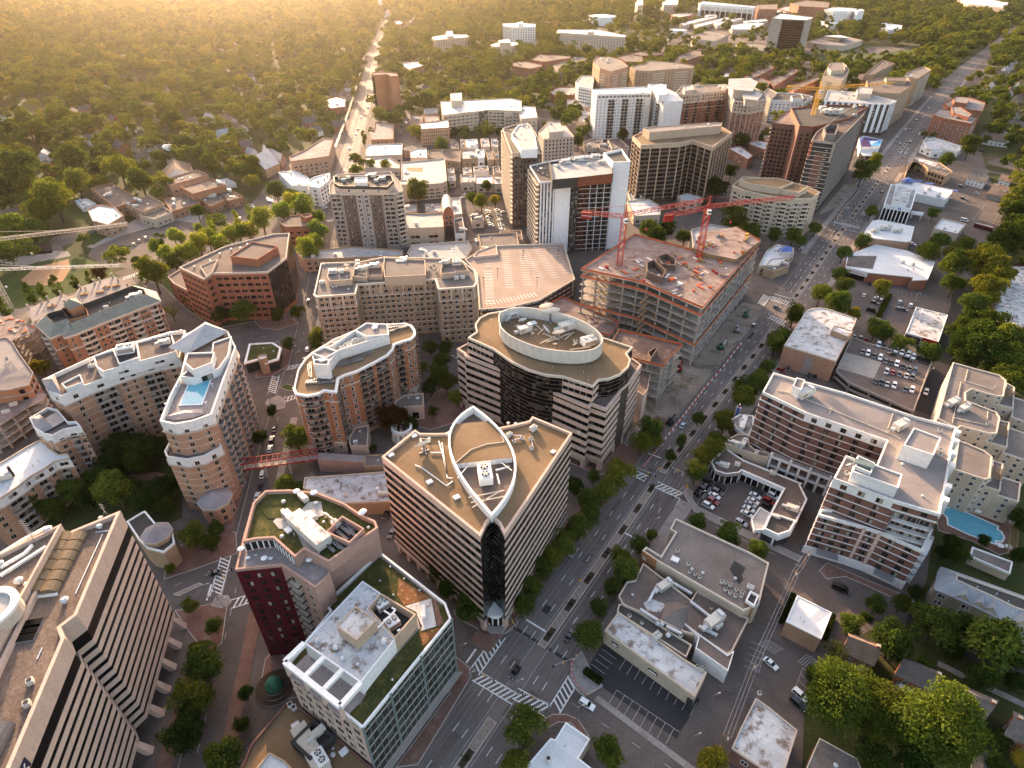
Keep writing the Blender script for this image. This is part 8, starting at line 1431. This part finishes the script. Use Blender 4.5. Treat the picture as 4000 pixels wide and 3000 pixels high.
grove('10','1460 1310 58y,1550 1300 40y,1400 1280 38,1490 1200 38,1235 1210 35,1050 1245 75s,1200 940 48,640 1030 38y,690 1050 32y,740 1070 36,840 1070 40,650 1110 45,800 740 48,870 770 46l,940 730 52,1105 650 60l,1350 850 36,1290 860 32d,1480 860 32d,1580 850 32d','trees along the far shops');grove('10','700 900 36y','trees along the far shops','tall')
grove('00','130 1090 125,470 1035 100l,770 1080 95l,910 1165 85l,350 1290 120l,250 1360 95l,170 800 80l,255 840 75,370 745 80l,70 860 80,540 780 58l,640 800 58,690 720 52l,900 720 58,1050 715 62s,1130 780 62l,730 1010 48l,620 1005 55,500 1190 80,1370 1070 66s,1505 1085 58,1290 1000 66,1200 950 66d,1360 900 52y,100 1490 110,210 1510 80,60 1650 65,1280 1375 48l,20 1000 70l,300 900 55d,620 1080 55d,30 1250 90d,160 1230 80d,1580 1120 60,1640 1060 60l,1440 1000 55d','big trees by the school');grove('00','450 890 62d,1530 950 50s','big trees by the school','tall')
def dup(root,loc,rz,k=1):
 r=root.copy();C.objects.link(r);r.location=loc;r.rotation_euler=(0,0,rz);r.scale=(k,k,k)
 for c in list(root.children):
  e=c.copy();C.objects.link(e);e.parent=r
  for g_ in c.children:f=g_.copy();C.objects.link(f);f.parent=e
 return r
HP=[]
for k,(w,l,h,m,rf)in enumerate(((9,13,6,'white_stucco','shingle_grey'),(8,11,6,'cream_stucco','shingle_brown'),(9,12,6.3,'red_brick','shingle_grey'),(10,15,5,'white_stucco','shingle_brown'),(8,10,6.5,'white_stucco','metal_roof_grey'))):
 n0=len(BLD);f0=len(FOOT);b=gable('house','',None,[Vector((-l/2,-w/2)),Vector((l/2,-w/2)),Vector((l/2,w/2)),Vector((-l/2,w/2))],h,4,m,rf,chim=.8)
 b.items={};b.wins(None,[1.0,3.7],3,1.1,1.5,'white_paint',all_=True);b.finish();del BLD[n0:];del FOOT[f0:];HP.append(b.root)
used=set();HW=['white gabled house with dark roof','cream gabled house with brown roof','red brick gabled house','long white house with brown roof','small white house with a pale roof']
def houses(fr,s,grp):
 for i,it in enumerate(s.split(',')):
  x,y=map(float,it.split());p=at(fr,x,y,5);p.z=0;k=rt.choice((0,0,1,1,2,3,3,4));rz=rt.choice((.3,1.9,.9,2.5));
  if blocked(p.x,p.y)and fr!='30':pass
  sc=rt.uniform(.9,1.2)
  if k not in used:used.add(k);o=HP[k];o.location=p;o.rotation_euler.z=rz;o.scale=(sc,)*3
  else:o=dup(HP[k],p,rz,sc)
  auto(o,HW[k]+' among trees','house',grp);foot(ngon(p,9,8),0);foot(ngon(p-p.normalized()*14,9,8),0)
houses('00','380 360,440 360,385 645,290 740,475 740,550 715,740 785,690 810,680 880,600 905,790 955,900 950,990 940,1080 975,930 1025,330 1090,290 1010,90 1385,1360 775,1250 785,1490 780,1450 885,1550 835,1590 950,1630 990,1050 300,940 190,1100 190,1480 150,1520 290,1230 445,1060 590,1560 350,1620 500,850 830,20 780','houses in the wooded streets left of the road')
houses('10','220 500,405 370,585 360,650 350,580 570,580 625,500 600,600 480,350 800,385 850,540 820,110 250,260 270,450 270,660 290,30 260,120 540','houses in the wooded streets left of the road');houses('10','1110 590,1160 550,1230 580,1270 550,1340 560,1450 580,1010 625,1400 385,1480 240','houses in the wooded streets right of the road')
houses('30','1560 850,1600 825,1500 745,1580 740,1430 900,1500 910,1620 560,1470 530,1580 430,1450 560,1510 480,1600 400,1380 610,1640 740,1620 640,1560 600,1540 455','houses in the wooded streets right of the avenue')
CITY=pl('o',[(-420,1950),(-420,720),(60,640),(330,565),(480,515),(560,420),(620,340),(715,300),(760,240),(800,130),(850,150),(880,215),(900,300),(1050,300),(1120,255),(1260,262),(1290,225),(1420,205),(1600,190),(1750,175),(1900,185),(2010,170),(2120,110),(2160,130),(2110,230),(2060,300),(2120,330),(2170,480),(2140,500),(2130,560),(2060,640),(2040,760),(2040,900),(2100,1000),(2020,1130),(2000,1260),(1950,1330),(1800,1400),(1740,1480),(1720,1950)])
CAMP=pl('o',[(1230,85),(1500,20),(1700,10),(1800,60),(1780,130),(1500,120),(1330,95)])
def scatter_pts():
 out=[];y=300.0;rn=random.Random(4)
 while y<7000:
  s=20+max(0,y-1000)*.0045
  x=-(.92*y+120)
  while x<.92*y+120:
   px_,py=x+rn.uniform(-.42,.42)*s,y+rn.uniform(-.42,.42)*s;x+=s
   g_=math.sin(px_*.021+1.3*math.sin(py*.013))*math.sin(py*.017+px_*.006)
   if g_>.78 and rn.random()<.7:continue
   if inside(CITY,px_,py)and(y<690 or rn.random()<.45):continue
   if inside(CAMP,px_,py)and rn.random()<.72:continue
   if blocked(px_,py):continue
   out.append((px_,py,rn.choice((.25,.34,.42,.5,.58))*rn.uniform(.85,1.1)*min(s,24)*(1 if y<900 else 1.12),rn.randrange(5),rn.uniform(0,6.28)))
  y+=s*.95
 return out
for b in BLD:
 c=b.root.location.to_2d();L=c.length
 if L>600:u=-c.normalized()*min(70,b.h*2.2 if L>900 else b.h);foot([p+u for p in b.P],3);foot([p+u*.5 for p in b.P],3)
PTS=scatter_pts()
kinds=bpy.data.collections.new('tree_kinds')
for k in range(5):o=bpy.data.objects.new('far_tree%d'%k,crown_mesh('far_crown',500+k,1900,.125,'tall' if k==4 else 'round',nb=12,zk=.82));o.color=((1.3,1.2,1,1),(.95,.95,.9,1),(1.9,1.6,1,1),(1.4,1.2,.95,1),(.9,.9,.85,1))[k];kinds.objects.link(o)
me=bpy.data.meshes.new('forest');me.vertices.add(len(PTS));me.vertices.foreach_set('co',[c for p in PTS for c in(p[0],p[1],0)])
for nm,ty,ix in(('sc','FLOAT',2),('ix','INT',3),('rz','FLOAT',4)):a=me.attributes.new(nm,ty,'POINT');a.data.foreach_set('value',[p[ix]for p in PTS])
fo=bpy.data.objects.new('forest',me);link(fo);fo['kind']='stuff'
ng=bpy.data.node_groups.new('forest','GeometryNodeTree');ng.interface.new_socket('Geometry',in_out='INPUT',socket_type='NodeSocketGeometry');ng.interface.new_socket('Geometry',in_out='OUTPUT',socket_type='NodeSocketGeometry')
N=ng.nodes.new;gi,go,ip,ci=N('NodeGroupInput'),N('NodeGroupOutput'),N('GeometryNodeInstanceOnPoints'),N('GeometryNodeCollectionInfo')
ci.inputs['Collection'].default_value=kinds;ci.inputs['Separate Children'].default_value=True;ci.inputs['Reset Children'].default_value=True;ip.inputs['Pick Instance'].default_value=True
def at_(nm,ty):n=N('GeometryNodeInputNamedAttribute');n.data_type=ty;n.inputs['Name'].default_value=nm;return n.outputs[0]
K=ng.links.new;cx=N('ShaderNodeCombineXYZ');K(at_('rz','FLOAT'),cx.inputs[2]);K(gi.outputs[0],ip.inputs['Points']);K(ci.outputs[0],ip.inputs['Instance']);K(at_('ix','INT'),ip.inputs['Instance Index']);K(cx.outputs[0],ip.inputs['Rotation']);K(at_('sc','FLOAT'),ip.inputs['Scale']);K(ip.outputs[0],go.inputs[0])
fo.modifiers.new('forest','NODES').node_group=ng
SHM=[crown_mesh('foliage',600+k,260,.16,'low',8,'hedge_leaf')for k in range(2)]
for p in SHRUBSPOTS:o=bpy.data.objects.new('shrub',rt.choice(SHM));o.location=(p.x,p.y,.29);k=rt.uniform(.7,1.2);o.scale=(k,k*1.2,k);o.rotation_euler.z=.96;link(o);auto(o,'low dark shrub in a median bed','shrub','shrubs in the median beds')
def hedge(label,fr,a,e,w=1.6,h=1.5):
 p,q=at(fr,*a),at(fr,*e);n=int((q-p).length*260);g=np.random.default_rng(n);t=np.array((q-p));u=g.random(n);s=np.array([-t[1],t[0],0])/np.linalg.norm(t);c=np.array(p)+u[:,None]*t+s*((g.random(n)-.5)*w)[:,None];c[:,2]=h*(1-.5*g.random(n)**3);mb=MB()
 for x in c[:1800]:a_=g.normal(size=3)*.2;b_=g.normal(size=3)*.2;mb.face([x-a_,x-b_,x+a_,x+b_],'hedge_leaf')
 P=[Vector((*(p.to_2d()+Vector(s[:2])*w*k/2),))for k in(-1,1)]+[Vector((*(q.to_2d()+Vector(s[:2])*w*k/2),))for k in(1,-1)];mb.prism(P,0,h*.85,'hedge_leaf','hedge_leaf');o=obj('hedge',mb);tag(o,label,'hedge')
hedge('clipped dark hedge at the corner of the fresh asphalt car park','22',(470,1035),(575,1110),2);hedge('low dark hedge along the left side of the square white-roofed building','32',(160,545),(75,720));hedge('low dark hedge along the right side of the square white-roofed building','32',(415,680),(360,830));hedge('green hedge strip between the two halves of the pharmacy car park','31',(785,255),(715,400),3);hedge('dark hedge below the plaza annexe wall','11',(705,1395),(830,1390),2)
def car_parts(L,W,Hh,kind):
 parts=[];hw=W/2;hb=Hh*.56
 prof=[(-L/2,.35),(-L/2,hb*.85),(-L/2+.12,hb),(L*.22,hb),(L/2-.25,hb*.86),(L/2,hb*.6),(L/2,.35)]
 mb=MB();n=len(prof)
 for s in(-1,1):mb.face([(x,s*hw*(.97 if z>hb*.7 else 1),z)for x,z in(prof if s>0 else prof[::-1])],'car_paint')
 for i in range(n):(x,z),(x2,z2)=prof[i],prof[(i+1)%n];k=lambda v:hw*(.97 if v>hb*.7 else 1);mb.face([(x,-k(z),z),(x2,-k(z2),z2),(x2,k(z2),z2),(x,k(z),z)],'car_paint')
 parts.append(('body',mb));x0,x1,x2,x3={'sedan':(-L*.36,-L*.2,L*.06,L*.24),'suv':(-L*.47,-L*.42,L*.05,L*.22),'van':(-L*.48,-L*.46,L*.22,L*.36)}[kind]
 B=[(x0,hw*.93,hb-.02),(x3,hw*.93,hb-.02),(x2,hw*.78,Hh-.05),(x1,hw*.78,Hh-.05)];mb=MB();v=[(x,y,z)for x,y,z in B]+[(x,-y,z)for x,y,z in B];mb.faces(v,[(0,1,2,3),(5,4,7,6),(1,5,6,2),(4,0,3,7)],'dark_glass');parts.append(('window',mb))
 mb=MB();R_=[(x1-.03,hw*.79),(x2+.03,hw*.79),(x2+.03,-hw*.79),(x1-.03,-hw*.79)];mb.prism(R_,Hh-.07,Hh,'car_paint','car_paint')
 for s in(-1,1):mb.beam((x2,s*hw*.79,Hh-.05),(x3,s*hw*.94,hb),.07,'car_paint');mb.beam((x1,s*hw*.79,Hh-.05),(x0,s*hw*.94,hb),.12,'car_paint');mb.beam(((x0+x3)/2,s*hw*.94,hb),((x1+x2)/2,s*hw*.79,Hh-.05),.07,'car_paint')
 parts.append(('roof',mb))
 for sx in(-1,1):
  for s in(-1,1):
   mb=MB();a=[(sx*L*.3+.33*math.cos(t),.33+.33*math.sin(t))for t in[k*PI/6 for k in range(12)]]
   for y,m in((s*(hw+.02),'black_metal'),):mb.face([(x,y,z)for x,z in a],m);mb.faces([(x,y,z)for x,z in a]+[(x,y-s*.25,z)for x,z in a],[(i,(i+1)%12,12+(i+1)%12,12+i)for i in range(12)],m);mb.face([(sx*L*.3+.2*math.cos(t),y+s*.01,.33+.2*math.sin(t))for t in[k*PI/4 for k in range(8)]],'galvanised')
   parts.append(('wheel',mb))
 for s in(-1,1):
  mb=MB();mb.box((L/2-.06,s*hw*.72,hb*.62),.16,.36,.14,0,'white_paint');parts.append(('headlight',mb));mb=MB();mb.box((-L/2+.03,s*hw*.76,hb*.68),.1,.3,.16,0,'red_paint');parts.append(('tail_light',mb))
 return[(nm,m.mesh(nm))for nm,m in parts]
CP={'sedan':car_parts(4.7,1.85,1.46,'sedan'),'suv':car_parts(4.75,1.95,1.75,'suv'),'van':car_parts(5.6,2.1,2.3,'van')}
COL={'w':((.75,.75,.74),'white'),'k':((.012,.012,.014),'black'),'g':((.09,.09,.095),'dark grey'),'s':((.42,.43,.45),'silver'),'r':((.28,.02,.02),'red'),'b':((.35,.42,.52),'pale blue'),'n':((.03,.045,.08),'dark blue')}
def car(p,ang,col='k',kind=None,grp='cars on the road',where='on the road'):
 kind=kind or rt.choice(('sedan','sedan','suv'));o=bpy.data.objects.new('car' if kind!='van' else 'van',None);o.location=p;o.rotation_euler=(0,0,ang);o.empty_display_size=.5;link(o);c,wd_=COL[col];far=p.to_2d().length>480
 for nm,me_ in CP[kind]:
  if far and nm in('headlight','tail_light','wheel'):continue
  e=bpy.data.objects.new(nm,me_);e.color=(*c,1);link(e,o)
 auto(o,'%s %s %s'%(wd_,{'sedan':'car','suv':'tall car','van':'van'}[kind],where),'car' if kind!='van' else 'van',grp)
def cars(fr,s,v,where,grp,z=.1,flip=0):
 0
 for it in s.split(','):
  w=it.split();x,y=float(w[0]),float(w[1]);kd={'V':'van','S':'suv'}.get(w[2][1:2]);p,q=at(fr,x,y+3,z),at(fr,x+v[0],y+3+v[1],z);t=q-p;car(p,math.atan2(t.y,t.x)+(PI if flip and rt.random()<.5 else 0),w[2][0],kd,grp,where)
AVD=(60,-85);G1='cars driving on the avenue'
cars('22','395 260 w,372 805 k',AVD,'driving on the avenue',G1);cars('22','20 1040 k',(-60,85),'driving on the avenue',G1);cars('21','1105 1100 b',AVD,'driving on the avenue',G1);cars('21','1460 815 k',(-60,75),'driving on the avenue',G1);cars('k','1030 1055 b,1235 1115 w,1475 835 k',(60,-90),'driving on the avenue',G1)
cars('30','835 895 k,790 965 g,905 970 w,860 990 w,890 992 w,825 920 g,920 920 k,980 870 w,890 838 w,915 840 k,965 800 g,1005 835 g,1005 755 w,960 780 k,1040 700 w,1060 760 w,1155 600 w,1295 490 w,1220 540 g,1232 580 k,1240 500 w,1330 400 w,1310 435 g,1370 362 k,1400 370 w,1450 330 g,873 1020 g,850 935 g',(60,-80),'driving on the far avenue',G1,.1,1);cars('21','1565 450 g',AVD,'driving on the avenue',G1);cars('31','48 330 g',(60,-80),'driving on the avenue',G1)
cars('22','485 1250 wS',(80,50),'turning into a side street','cars on side streets');G2='cars on the dealership forecourt';W2='parked on the dealership forecourt'
cars('d','628 912 kS,612 955 k,592 985 kS,560 1015 k,545 1040 kS,745 965 kS,715 1005 g,688 1040 w,672 1090 r,630 1132 wS,1065 1040 w,1045 1088 w,1020 1118 s,1005 1162 w,985 1208 w,1090 1000 k,1232 1045 wS,1190 1092 r,1178 1142 k,935 1292 s',(100,55),W2,G2,.075)
cars('22','1225 972 wS,1330 1042 k',(90,55),'behind the shops','cars behind the shops');cars('32','15 985 w,205 1190 wS,192 1245 k',(80,70),'parked in the lot','cars behind the shops',.075);cars('32','465 502 kV',(85,35),'driving in the hotel drive','cars on side streets')
G3='cars on the crowded parking deck';W3='on the crowded parking deck'
cars('31','715 578 b,750 585 k,788 598 g,828 612 wS,865 628 wS,906 640 wS,940 655 w,978 672 k,1012 684 k,645 632 w,685 648 k,725 660 w,760 682 g,795 692 k,832 702 wS,875 718 k,915 732 g,950 745 n,610 622 g,765 752 s,805 757 r,848 768 g,895 778 s,932 788 g,690 812 k,732 822 k,770 832 s,815 842 wS,888 866 g,930 870 wS',(-14,60),W3,G3,5.66);cars('31','802 638 k,900 670 k',(80,22),W3,G3,5.66)
cars('31','555 525 g,595 538 k,632 548 r,265 778 kS,300 788 kS,130 728 k',(-14,60),'parked by the hall','cars beside the hall');cars('31','82 742 r',(80,20),'parked by the hall','cars beside the hall');cars('31','1020 885 wS',(-20,80),'driving down the dark lane','cars on side streets')
G4='cars in the pharmacy car park';W4='in the pharmacy car park';cars('31','712 277 w,690 306 k,668 360 kV,852 348 g,876 352 k',(80,22),W4,G4,.08);cars('31','620 255 w,665 182 k,710 170 s,852 300 s,922 320 wS,748 150 w',(20,-70),W4,G4,.08)
cars('r','210 1512 wS,880 1205 wV,1040 850 s,870 918 k,842 760 g,1110 302 k,1370 445 g,1080 290 g',(80,16),'in a small car park','cars behind the white shops',.09);cars('r','615 1012 w,500 988 s,405 958 g,300 942 g,1245 408 r,1590 548 r,1570 462 k,700 935 k',(-20,60),'in a small car park','cars behind the white shops',.09)
G5='cars in the street by the curved apartments';W5='in the street';cars('11','93 1252 w,105 1192 k,121 1122 k,45 1417 w,34 1490 k,10 1560 w,335 606 w,316 672 k,340 292 k',(18,-80),W5,G5);cars('11','1280 660 s',(80,6),'on the drive','cars on side streets');cars('02','1395 397 k',(-80,10),'turning at the junction','cars on side streets');cars('12','845 20 k,880 140 g',(-30,60),'parked behind the office','cars on side streets')
G6='cars on the long straight road';W6='on the long straight road';cars('10','770 262 w,725 532 w,735 632 g,725 695 k,658 836 g,645 870 w,605 962 w,605 1030 w,660 1080 s,735 432 w,741 482 g,680 760 g',(10,-80),W6,G6,.1,1);cars('10','448 1346 w',(70,-20),'at the street corner','cars on side streets');cars('10','80 1298 w,92 1302 w,104 1306 w,975 797 w,941 820 k,937 855 w',(40,40),'in a far car park','cars in far car parks')
G7='cars in the valet rows';W7='in the packed valet rows';cars('q','1345 1085 w,1350 1110 k,1365 1140 g,1350 1170 w,1360 1200 k,1370 1225 g,1378 1250 w,1390 1275 s,1465 1065 w,1478 1090 k,1485 1115 g,1490 1140 w,1497 1165 k,1502 1190 w,1508 1215 k,1512 1240 g,1518 1262 w,1525 1285 k,1530 1308 s,1538 1330 w,1545 1090 w',(70,-8),W7,G7,.08);cars('q','1055 870 w,1020 905 w,860 500 w',(60,-20),'in the shopping alley','cars in the alley',.09);cars('q','290 582 w',(70,-4),'alone on the roof deck','cars in the alley',12.12)
cars('00','870 1586 k,905 1562 k,950 1547 k,1640 1337 w,1556 1417 k',(30,30),'in the school car park','cars at the school',.09);cars('n','30 470 w,70 485 s,130 510 w,190 545 w,215 560 s,340 550 w,540 595 k,520 610 g,555 590 g',(30,30),'in a tree-lined car park','cars in the far car park')
def lamp(fr,x,y,h=8,arm=1.6,where='',lab='grey steel street lamp'):
 p=at(fr,x,y);o=thing('street_lamp','','street lamp',p);mb=MB();mb.beam(p,p+Vector((0,0,h)),.2,'steel',.12);obj('post',mb,o);mb=MB();mb.beam(p+Vector((0,0,h)),p+Vector((arm,arm*.4,h+.2)),.1,'steel');mb.box((p.x+arm,p.y+arm*.4,h+.1),.8,.35,.16,.4,'ivory_trim');obj('lamp_head',mb,o);AUTO.append((o,lab));o['group']='street lamps'
for fr,s in(('d','635 1190,915 1325,525 1155'),('22','910 130,1280 1270,1155 1530,420 1345,30 1180'),('31','935 330,1010 830'),('30','960 960,1000 900,870 1110,640 1490,780 1260'),('12','1330 950,1380 1130'),('02','1460 650,1350 560'),('11','100 960,250 660,270 700,400 260')):
 for it in s.split(','):x,y=map(float,it.split());lamp(fr,x,y,9 if fr in 'd31' else 7)
def upole(p,h=11,o=None):
 o=thing('utility_pole','','utility pole',p);mb=MB();mb.beam(p,p+Vector((0,0,h)),.32,'timber',.2);obj('post',mb,o);mb=MB();mb.beam(p+Vector((-1.1,.5,h-.8)),p+Vector((1.1,-.5,h-.8)),.16,'timber');mb.cyl((p.x+.4,p.y,h-2.8),.32,1,8,'galvanised');obj('crossarm',mb,o);AUTO.append((o,'brown wooden utility pole with crossarm'));o['group']='utility poles';return o
def wires(label,P,h=10.3):
 mb=MB();o=None
 for a,e in zip(P,P[1:]):
  for s in(-1,0,1):
   pr=[a.lerp(e,k/6)+Vector((s*.9,-s*.4,h-4*.9*(k/6)*(1-k/6)))for k in range(7)]
   for p,q in zip(pr,pr[1:]):mb.beam(p,q,.09,'steel')
 tag(obj('power_line',mb),label,'power line')
UP_=[at('10',x,y)for x,y in((522,1020),(555,930),(590,830),(620,735),(645,650),(668,560),(690,480),(708,400),(722,330),(735,260),(748,200))];[upole(p)for p in UP_];wires('overhead power lines following the left side of the long straight road',UP_)
UP_=[at(f,x,y)for f,x,y in(('22',1345,1570),('22',1520,1110),('32',130,510),('32',210,385))];[upole(p)for p in UP_];wires('overhead wires along the back alley of the shops',UP_);upole(at('32',905,790))
for fr,x,y,dx,dy in(('12',1395,1075,120,70),('22',420,1010,-110,40),('22',235,1310,-120,-50),('12',1620,700,60,110),('d',435,945,-90,-40),('21',800,1440,70,30),('21',1100,1560,-60,60),('31',235,360,-90,-20),('31',20,250,60,20),('k',1215,1315,-110,-20),('k',820,1210,90,20),('02',1410,560,60,-60),('11',95,920,50,-60)):
 p=at(fr,x,y);q=at(fr,x+dx,y+dy);o=thing('traffic_signal','','traffic light',p);z=Vector((0,0,6.2));u=(q-p).normalized()*8;mb=MB();mb.beam(p,p+z,.26,'steel',.2);obj('post',mb,o);mb=MB();mb.beam(p+z*.97,p+u+z,.16,'steel');obj('mast_arm',mb,o);o['group']='traffic signals';AUTO.append((o,'traffic signal on a grey mast arm'))
 for k in(.6,1):mb=MB();c=p+u*k+z;mb.box((c.x,c.y,c.z-1.1),.42,.42,1.2,0,'yellow_paint' if k<1 else 'black_metal');obj('signal_head',mb,o)
mb=MB();mb.cyl((0,0,0),.38,.12,8,'black_metal');[mb.cyl((0,0,.12+.2*k),.3-.02*k,.2,10,'orange_net' if k%2==0 else 'white_paint',.28-.02*k)for k in range(5)];BM=mb.mesh('traffic_barrel')
def row(fr,pts,step,fn):
 L=[at(fr,x,y)for x,y in pts];d0=0
 for a,e in zip(L,L[1:]):
  t=e-a;l=t.length
  while d0<l:fn(a+t*(d0/l),math.atan2(t.y,t.x));d0+=step
  d0-=l
def barrel(p,a):o=bpy.data.objects.new('traffic_barrel',BM);o.location=p+Vector((0,0,.1));o.scale=(1.15,)*3;link(o);auto(o,'orange and white striped traffic barrel','traffic barrel','traffic barrels')
row('21',[(852,1368),(960,1235)],1.7,barrel);row('22',[(415,935),(385,990),(385,1060),(420,1130),(480,1190)],1.7,barrel);row('12',[(1490,765),(1540,690),(1600,700)],2,barrel);row('k',[(820,1190),(845,1120)],3,barrel)
BR=[]
for m in('white_paint','orange_net'):mb=MB();mb.prism([(-.9,-.3),(.9,-.3),(.9,.3),(-.9,.3)],0,.35,m,m);mb.prism([(-.9,-.12),(.9,-.12),(.9,.12),(-.9,.12)],.35,1.05,m,m);BR.append(mb.mesh('road_barrier'))
nb_=[0]
def barrier(p,a):i=nb_[0]%2;nb_[0]+=1;o=bpy.data.objects.new('road_barrier',BR[i]);o.location=p+Vector((0,0,.1));o.rotation_euler.z=a;link(o);auto(o,('white','orange')[i]+' water-filled road barrier','road barrier','road barriers by the building site')
row('21',[(970,1218),(1110,1040),(1240,870)],1.9,barrier);row('21',[(1240,870),(1370,720),(1490,560)],2.6,barrier);row('k',[(890,1180),(970,1060),(1110,900),(1180,820)],3.2,barrier)
mb=MB();mb.beam((0,0,0),(0,0,2.6),.12,'steel');mb.beam((0,-.03,2.3),(0,.03,2.3),1.2,'yellow_paint');SG=mb
for fr,x,y in(('21',952,1410),('21',1128,1525),('22',440,475),('22',652,570),('k',993,1240)):p=at(fr,x,y);o=thing('warning_sign','','road sign',p);m=MB();m.beam(p,p+Vector((0,0,2.3)),.14,'steel');obj('post',m,o);m=MB();c=p+Vector((0,0,2.7));m.faces([c+Vector(v)for v in((-.85,0,0),(0,0,-.85),(.85,0,0),(0,0,.85),(-.85,.06,0),(0,.06,-.85),(.85,.06,0),(0,.06,.85))],[(0,1,2,3),(7,6,5,4)],'yellow_paint');obj('board',m,o);AUTO.append((o,'yellow diamond warning sign on a post'));o['group']='yellow warning signs'
for fr,x,y,a,m,lb in(('21',1510,395,.9,'green_paint','green digger on the torn-up pavement nearest the far crossing'),('21',1350,600,.5,'green_paint','green digger with raised white boom beside the concrete frame'),('21',1455,490,1.2,'steel','grey loader on the torn-up pavement between two green diggers'),('21',1080,745,1.0,'red_paint','dark red lift platform under the unfinished deck'),('21',1020,1090,.8,'black_metal','black compact digger at the near end of the torn-up pavement')):
 p=at(fr,x,y,.08);o=thing('digger',lb,'digger',p);u=Vector((math.cos(a),math.sin(a),0));n=Vector((-u.y,u.x,0))
 for s in(-1,1):mb=MB();q=p+n*s;mb.box(q,3.4,.6,.8,a,'black_metal');obj('track',mb,o)
 mb=MB();mb.box(p+Vector((0,0,.9)),2.8,2.2,1.0,a,m);obj('body',mb,o);mb=MB();mb.box(p+u*.6+n*.5+Vector((0,0,1.9)),1.3,1.0,1.2,a,'dark_glass',m);obj('cab',mb,o);mb=MB();e1=p+u*3.2+Vector((0,0,4.2));e2=p+u*5.2+Vector((0,0,1.6));mb.beam(p+u*1.2+Vector((0,0,1.6)),e1,.45,'white_paint' if 'boom' in lb else m);mb.beam(e1,e2,.35,m);mb.box(e2-Vector((0,0,.9)),.9,1,.9,a,'steel');obj('arm',mb,o)
p=at('12',125,1140,.15);o=thing('fountain','round stepped plaza fountain with a green domed canopy','fountain',p)
for k,(r,h)in enumerate(((5.6,.4),(4.2,.8),(2.9,1.2))):mb=MB();mb.cyl(p,r,h,24,'pale_stone',None,'mulch');obj('step',mb,o)
mb=MB();n=12;rings=[(2.6*math.cos(t),1.4+3.4*math.sin(t))for t in[j*PI/12 for j in range(6)]];V=[(p.x+r*math.cos(2*PI*i/n),p.y+r*math.sin(2*PI*i/n),z)for r,z in rings for i in range(n)];mb.faces(V,[(j*n+i,j*n+(i+1)%n,(j+1)*n+(i+1)%n,(j+1)*n+i)for j in range(5)for i in range(n)],'green_paint');mb.face([V[5*n+i]for i in range(n)],'green_paint');obj('dome',mb,o)

for b in BLD:b.finish()
ORD=['nearest','second nearest','third nearest','fourth nearest','fifth nearest','sixth nearest','seventh nearest','eighth nearest','ninth nearest','tenth nearest','11th nearest','12th nearest']+['%dth nearest'%k for k in range(13,400)]
def finish_labels():
 byp={}
 for o,ph in AUTO:byp.setdefault(ph,[]).append(o)
 for ph,os_ in byp.items():
  if len(os_)==1 and len(ph.split())>=4:pass
  mk={}
  for o in os_:
   p=o.location.to_2d();k=min(range(len(LM)),key=lambda i:(LM[i][1]-p).length);mk.setdefault(k,[]).append(o)
  for k,l in mk.items():
   l.sort(key=lambda o:(o.location.to_2d()-LM[k][1]).length)
   for n,o in enumerate(l):o['label']='%s, %s to the %s'%(ph,ORD[n],LM[k][0])
   for o in l:
    if len(o['label'].split())>16:o['label']=o['label'].replace(' to the ',' to ').replace(' the ',' ')
finish_labels()
cam=bpy.data.cameras.new('camera');co=bpy.data.objects.new('camera',cam);C.objects.link(co)
co.location=CAM;co.rotation_euler=(PI/2-TH,0,0)
cam.sensor_width=36;cam.lens=36*FL/4000;cam.clip_start=.5;cam.clip_end=40000
S.camera=co
SUN_AZ,SUN_EL=R(-20),R(12)
wd=bpy.data.worlds.new('World');S.world=wd;wd.use_nodes=True;nt=wd.node_tree
sky=nt.nodes.new('ShaderNodeTexSky');sky.sky_type='NISHITA';sky.sun_disc=False
sky.sun_elevation=SUN_EL;sky.sun_rotation=SUN_AZ;sky.air_density=1.0;sky.dust_density=3.0;sky.ozone_density=1.0
bg=nt.nodes['Background'];nt.links.new(mixc(nt,1.0,sky.outputs[0],(1.0,.86,.78),'MULTIPLY'),bg.inputs[0]);bg.inputs[1].default_value=.15
sl=bpy.data.lights.new('sun','SUN');sl.energy=3.0;sl.angle=R(.6);sl.color=(1.0,.70,.44)
so=bpy.data.objects.new('sun',sl);C.objects.link(so)
sd=Vector((math.sin(SUN_AZ)*math.cos(SUN_EL),math.cos(SUN_AZ)*math.cos(SUN_EL),math.sin(SUN_EL)))
so.rotation_euler=sd.to_track_quat('Z','Y').to_euler();so.location=(0,200,400)
mb=MB();mb.box((0,7000,-2),17000,15000,200,0,'concrete');hz=obj('haze',mb);hz['kind']='stuff'
hm=bpy.data.materials.new('haze');hm.use_nodes=True;nt=hm.node_tree;nt.nodes.clear()
out=nt.nodes.new('ShaderNodeOutputMaterial');pv=nt.nodes.new('ShaderNodeVolumePrincipled')
pv.inputs['Color'].default_value=(.98,.88,.82,1);pv.inputs['Density'].default_value=.00002;pv.inputs['Anisotropy'].default_value=.84
nt.links.new(pv.outputs[0],out.inputs['Volume']);hz.data.materials.clear();hz.data.materials.append(hm);hz.display_type='WIRE'
S.view_settings.view_transform='Standard';S.view_settings.look='None';S.view_settings.gamma=1;S.view_settings.exposure=2.35
S.render.engine='CYCLES';S.cycles.max_bounces=5;S.cycles.diffuse_bounces=2;S.cycles.glossy_bounces=2;S.cycles.transmission_bounces=2;S.cycles.volume_bounces=0;S.cycles.transparent_max_bounces=4
S.cycles.use_denoising=True;S.cycles.use_adaptive_sampling=True;S.cycles.adaptive_threshold=.02
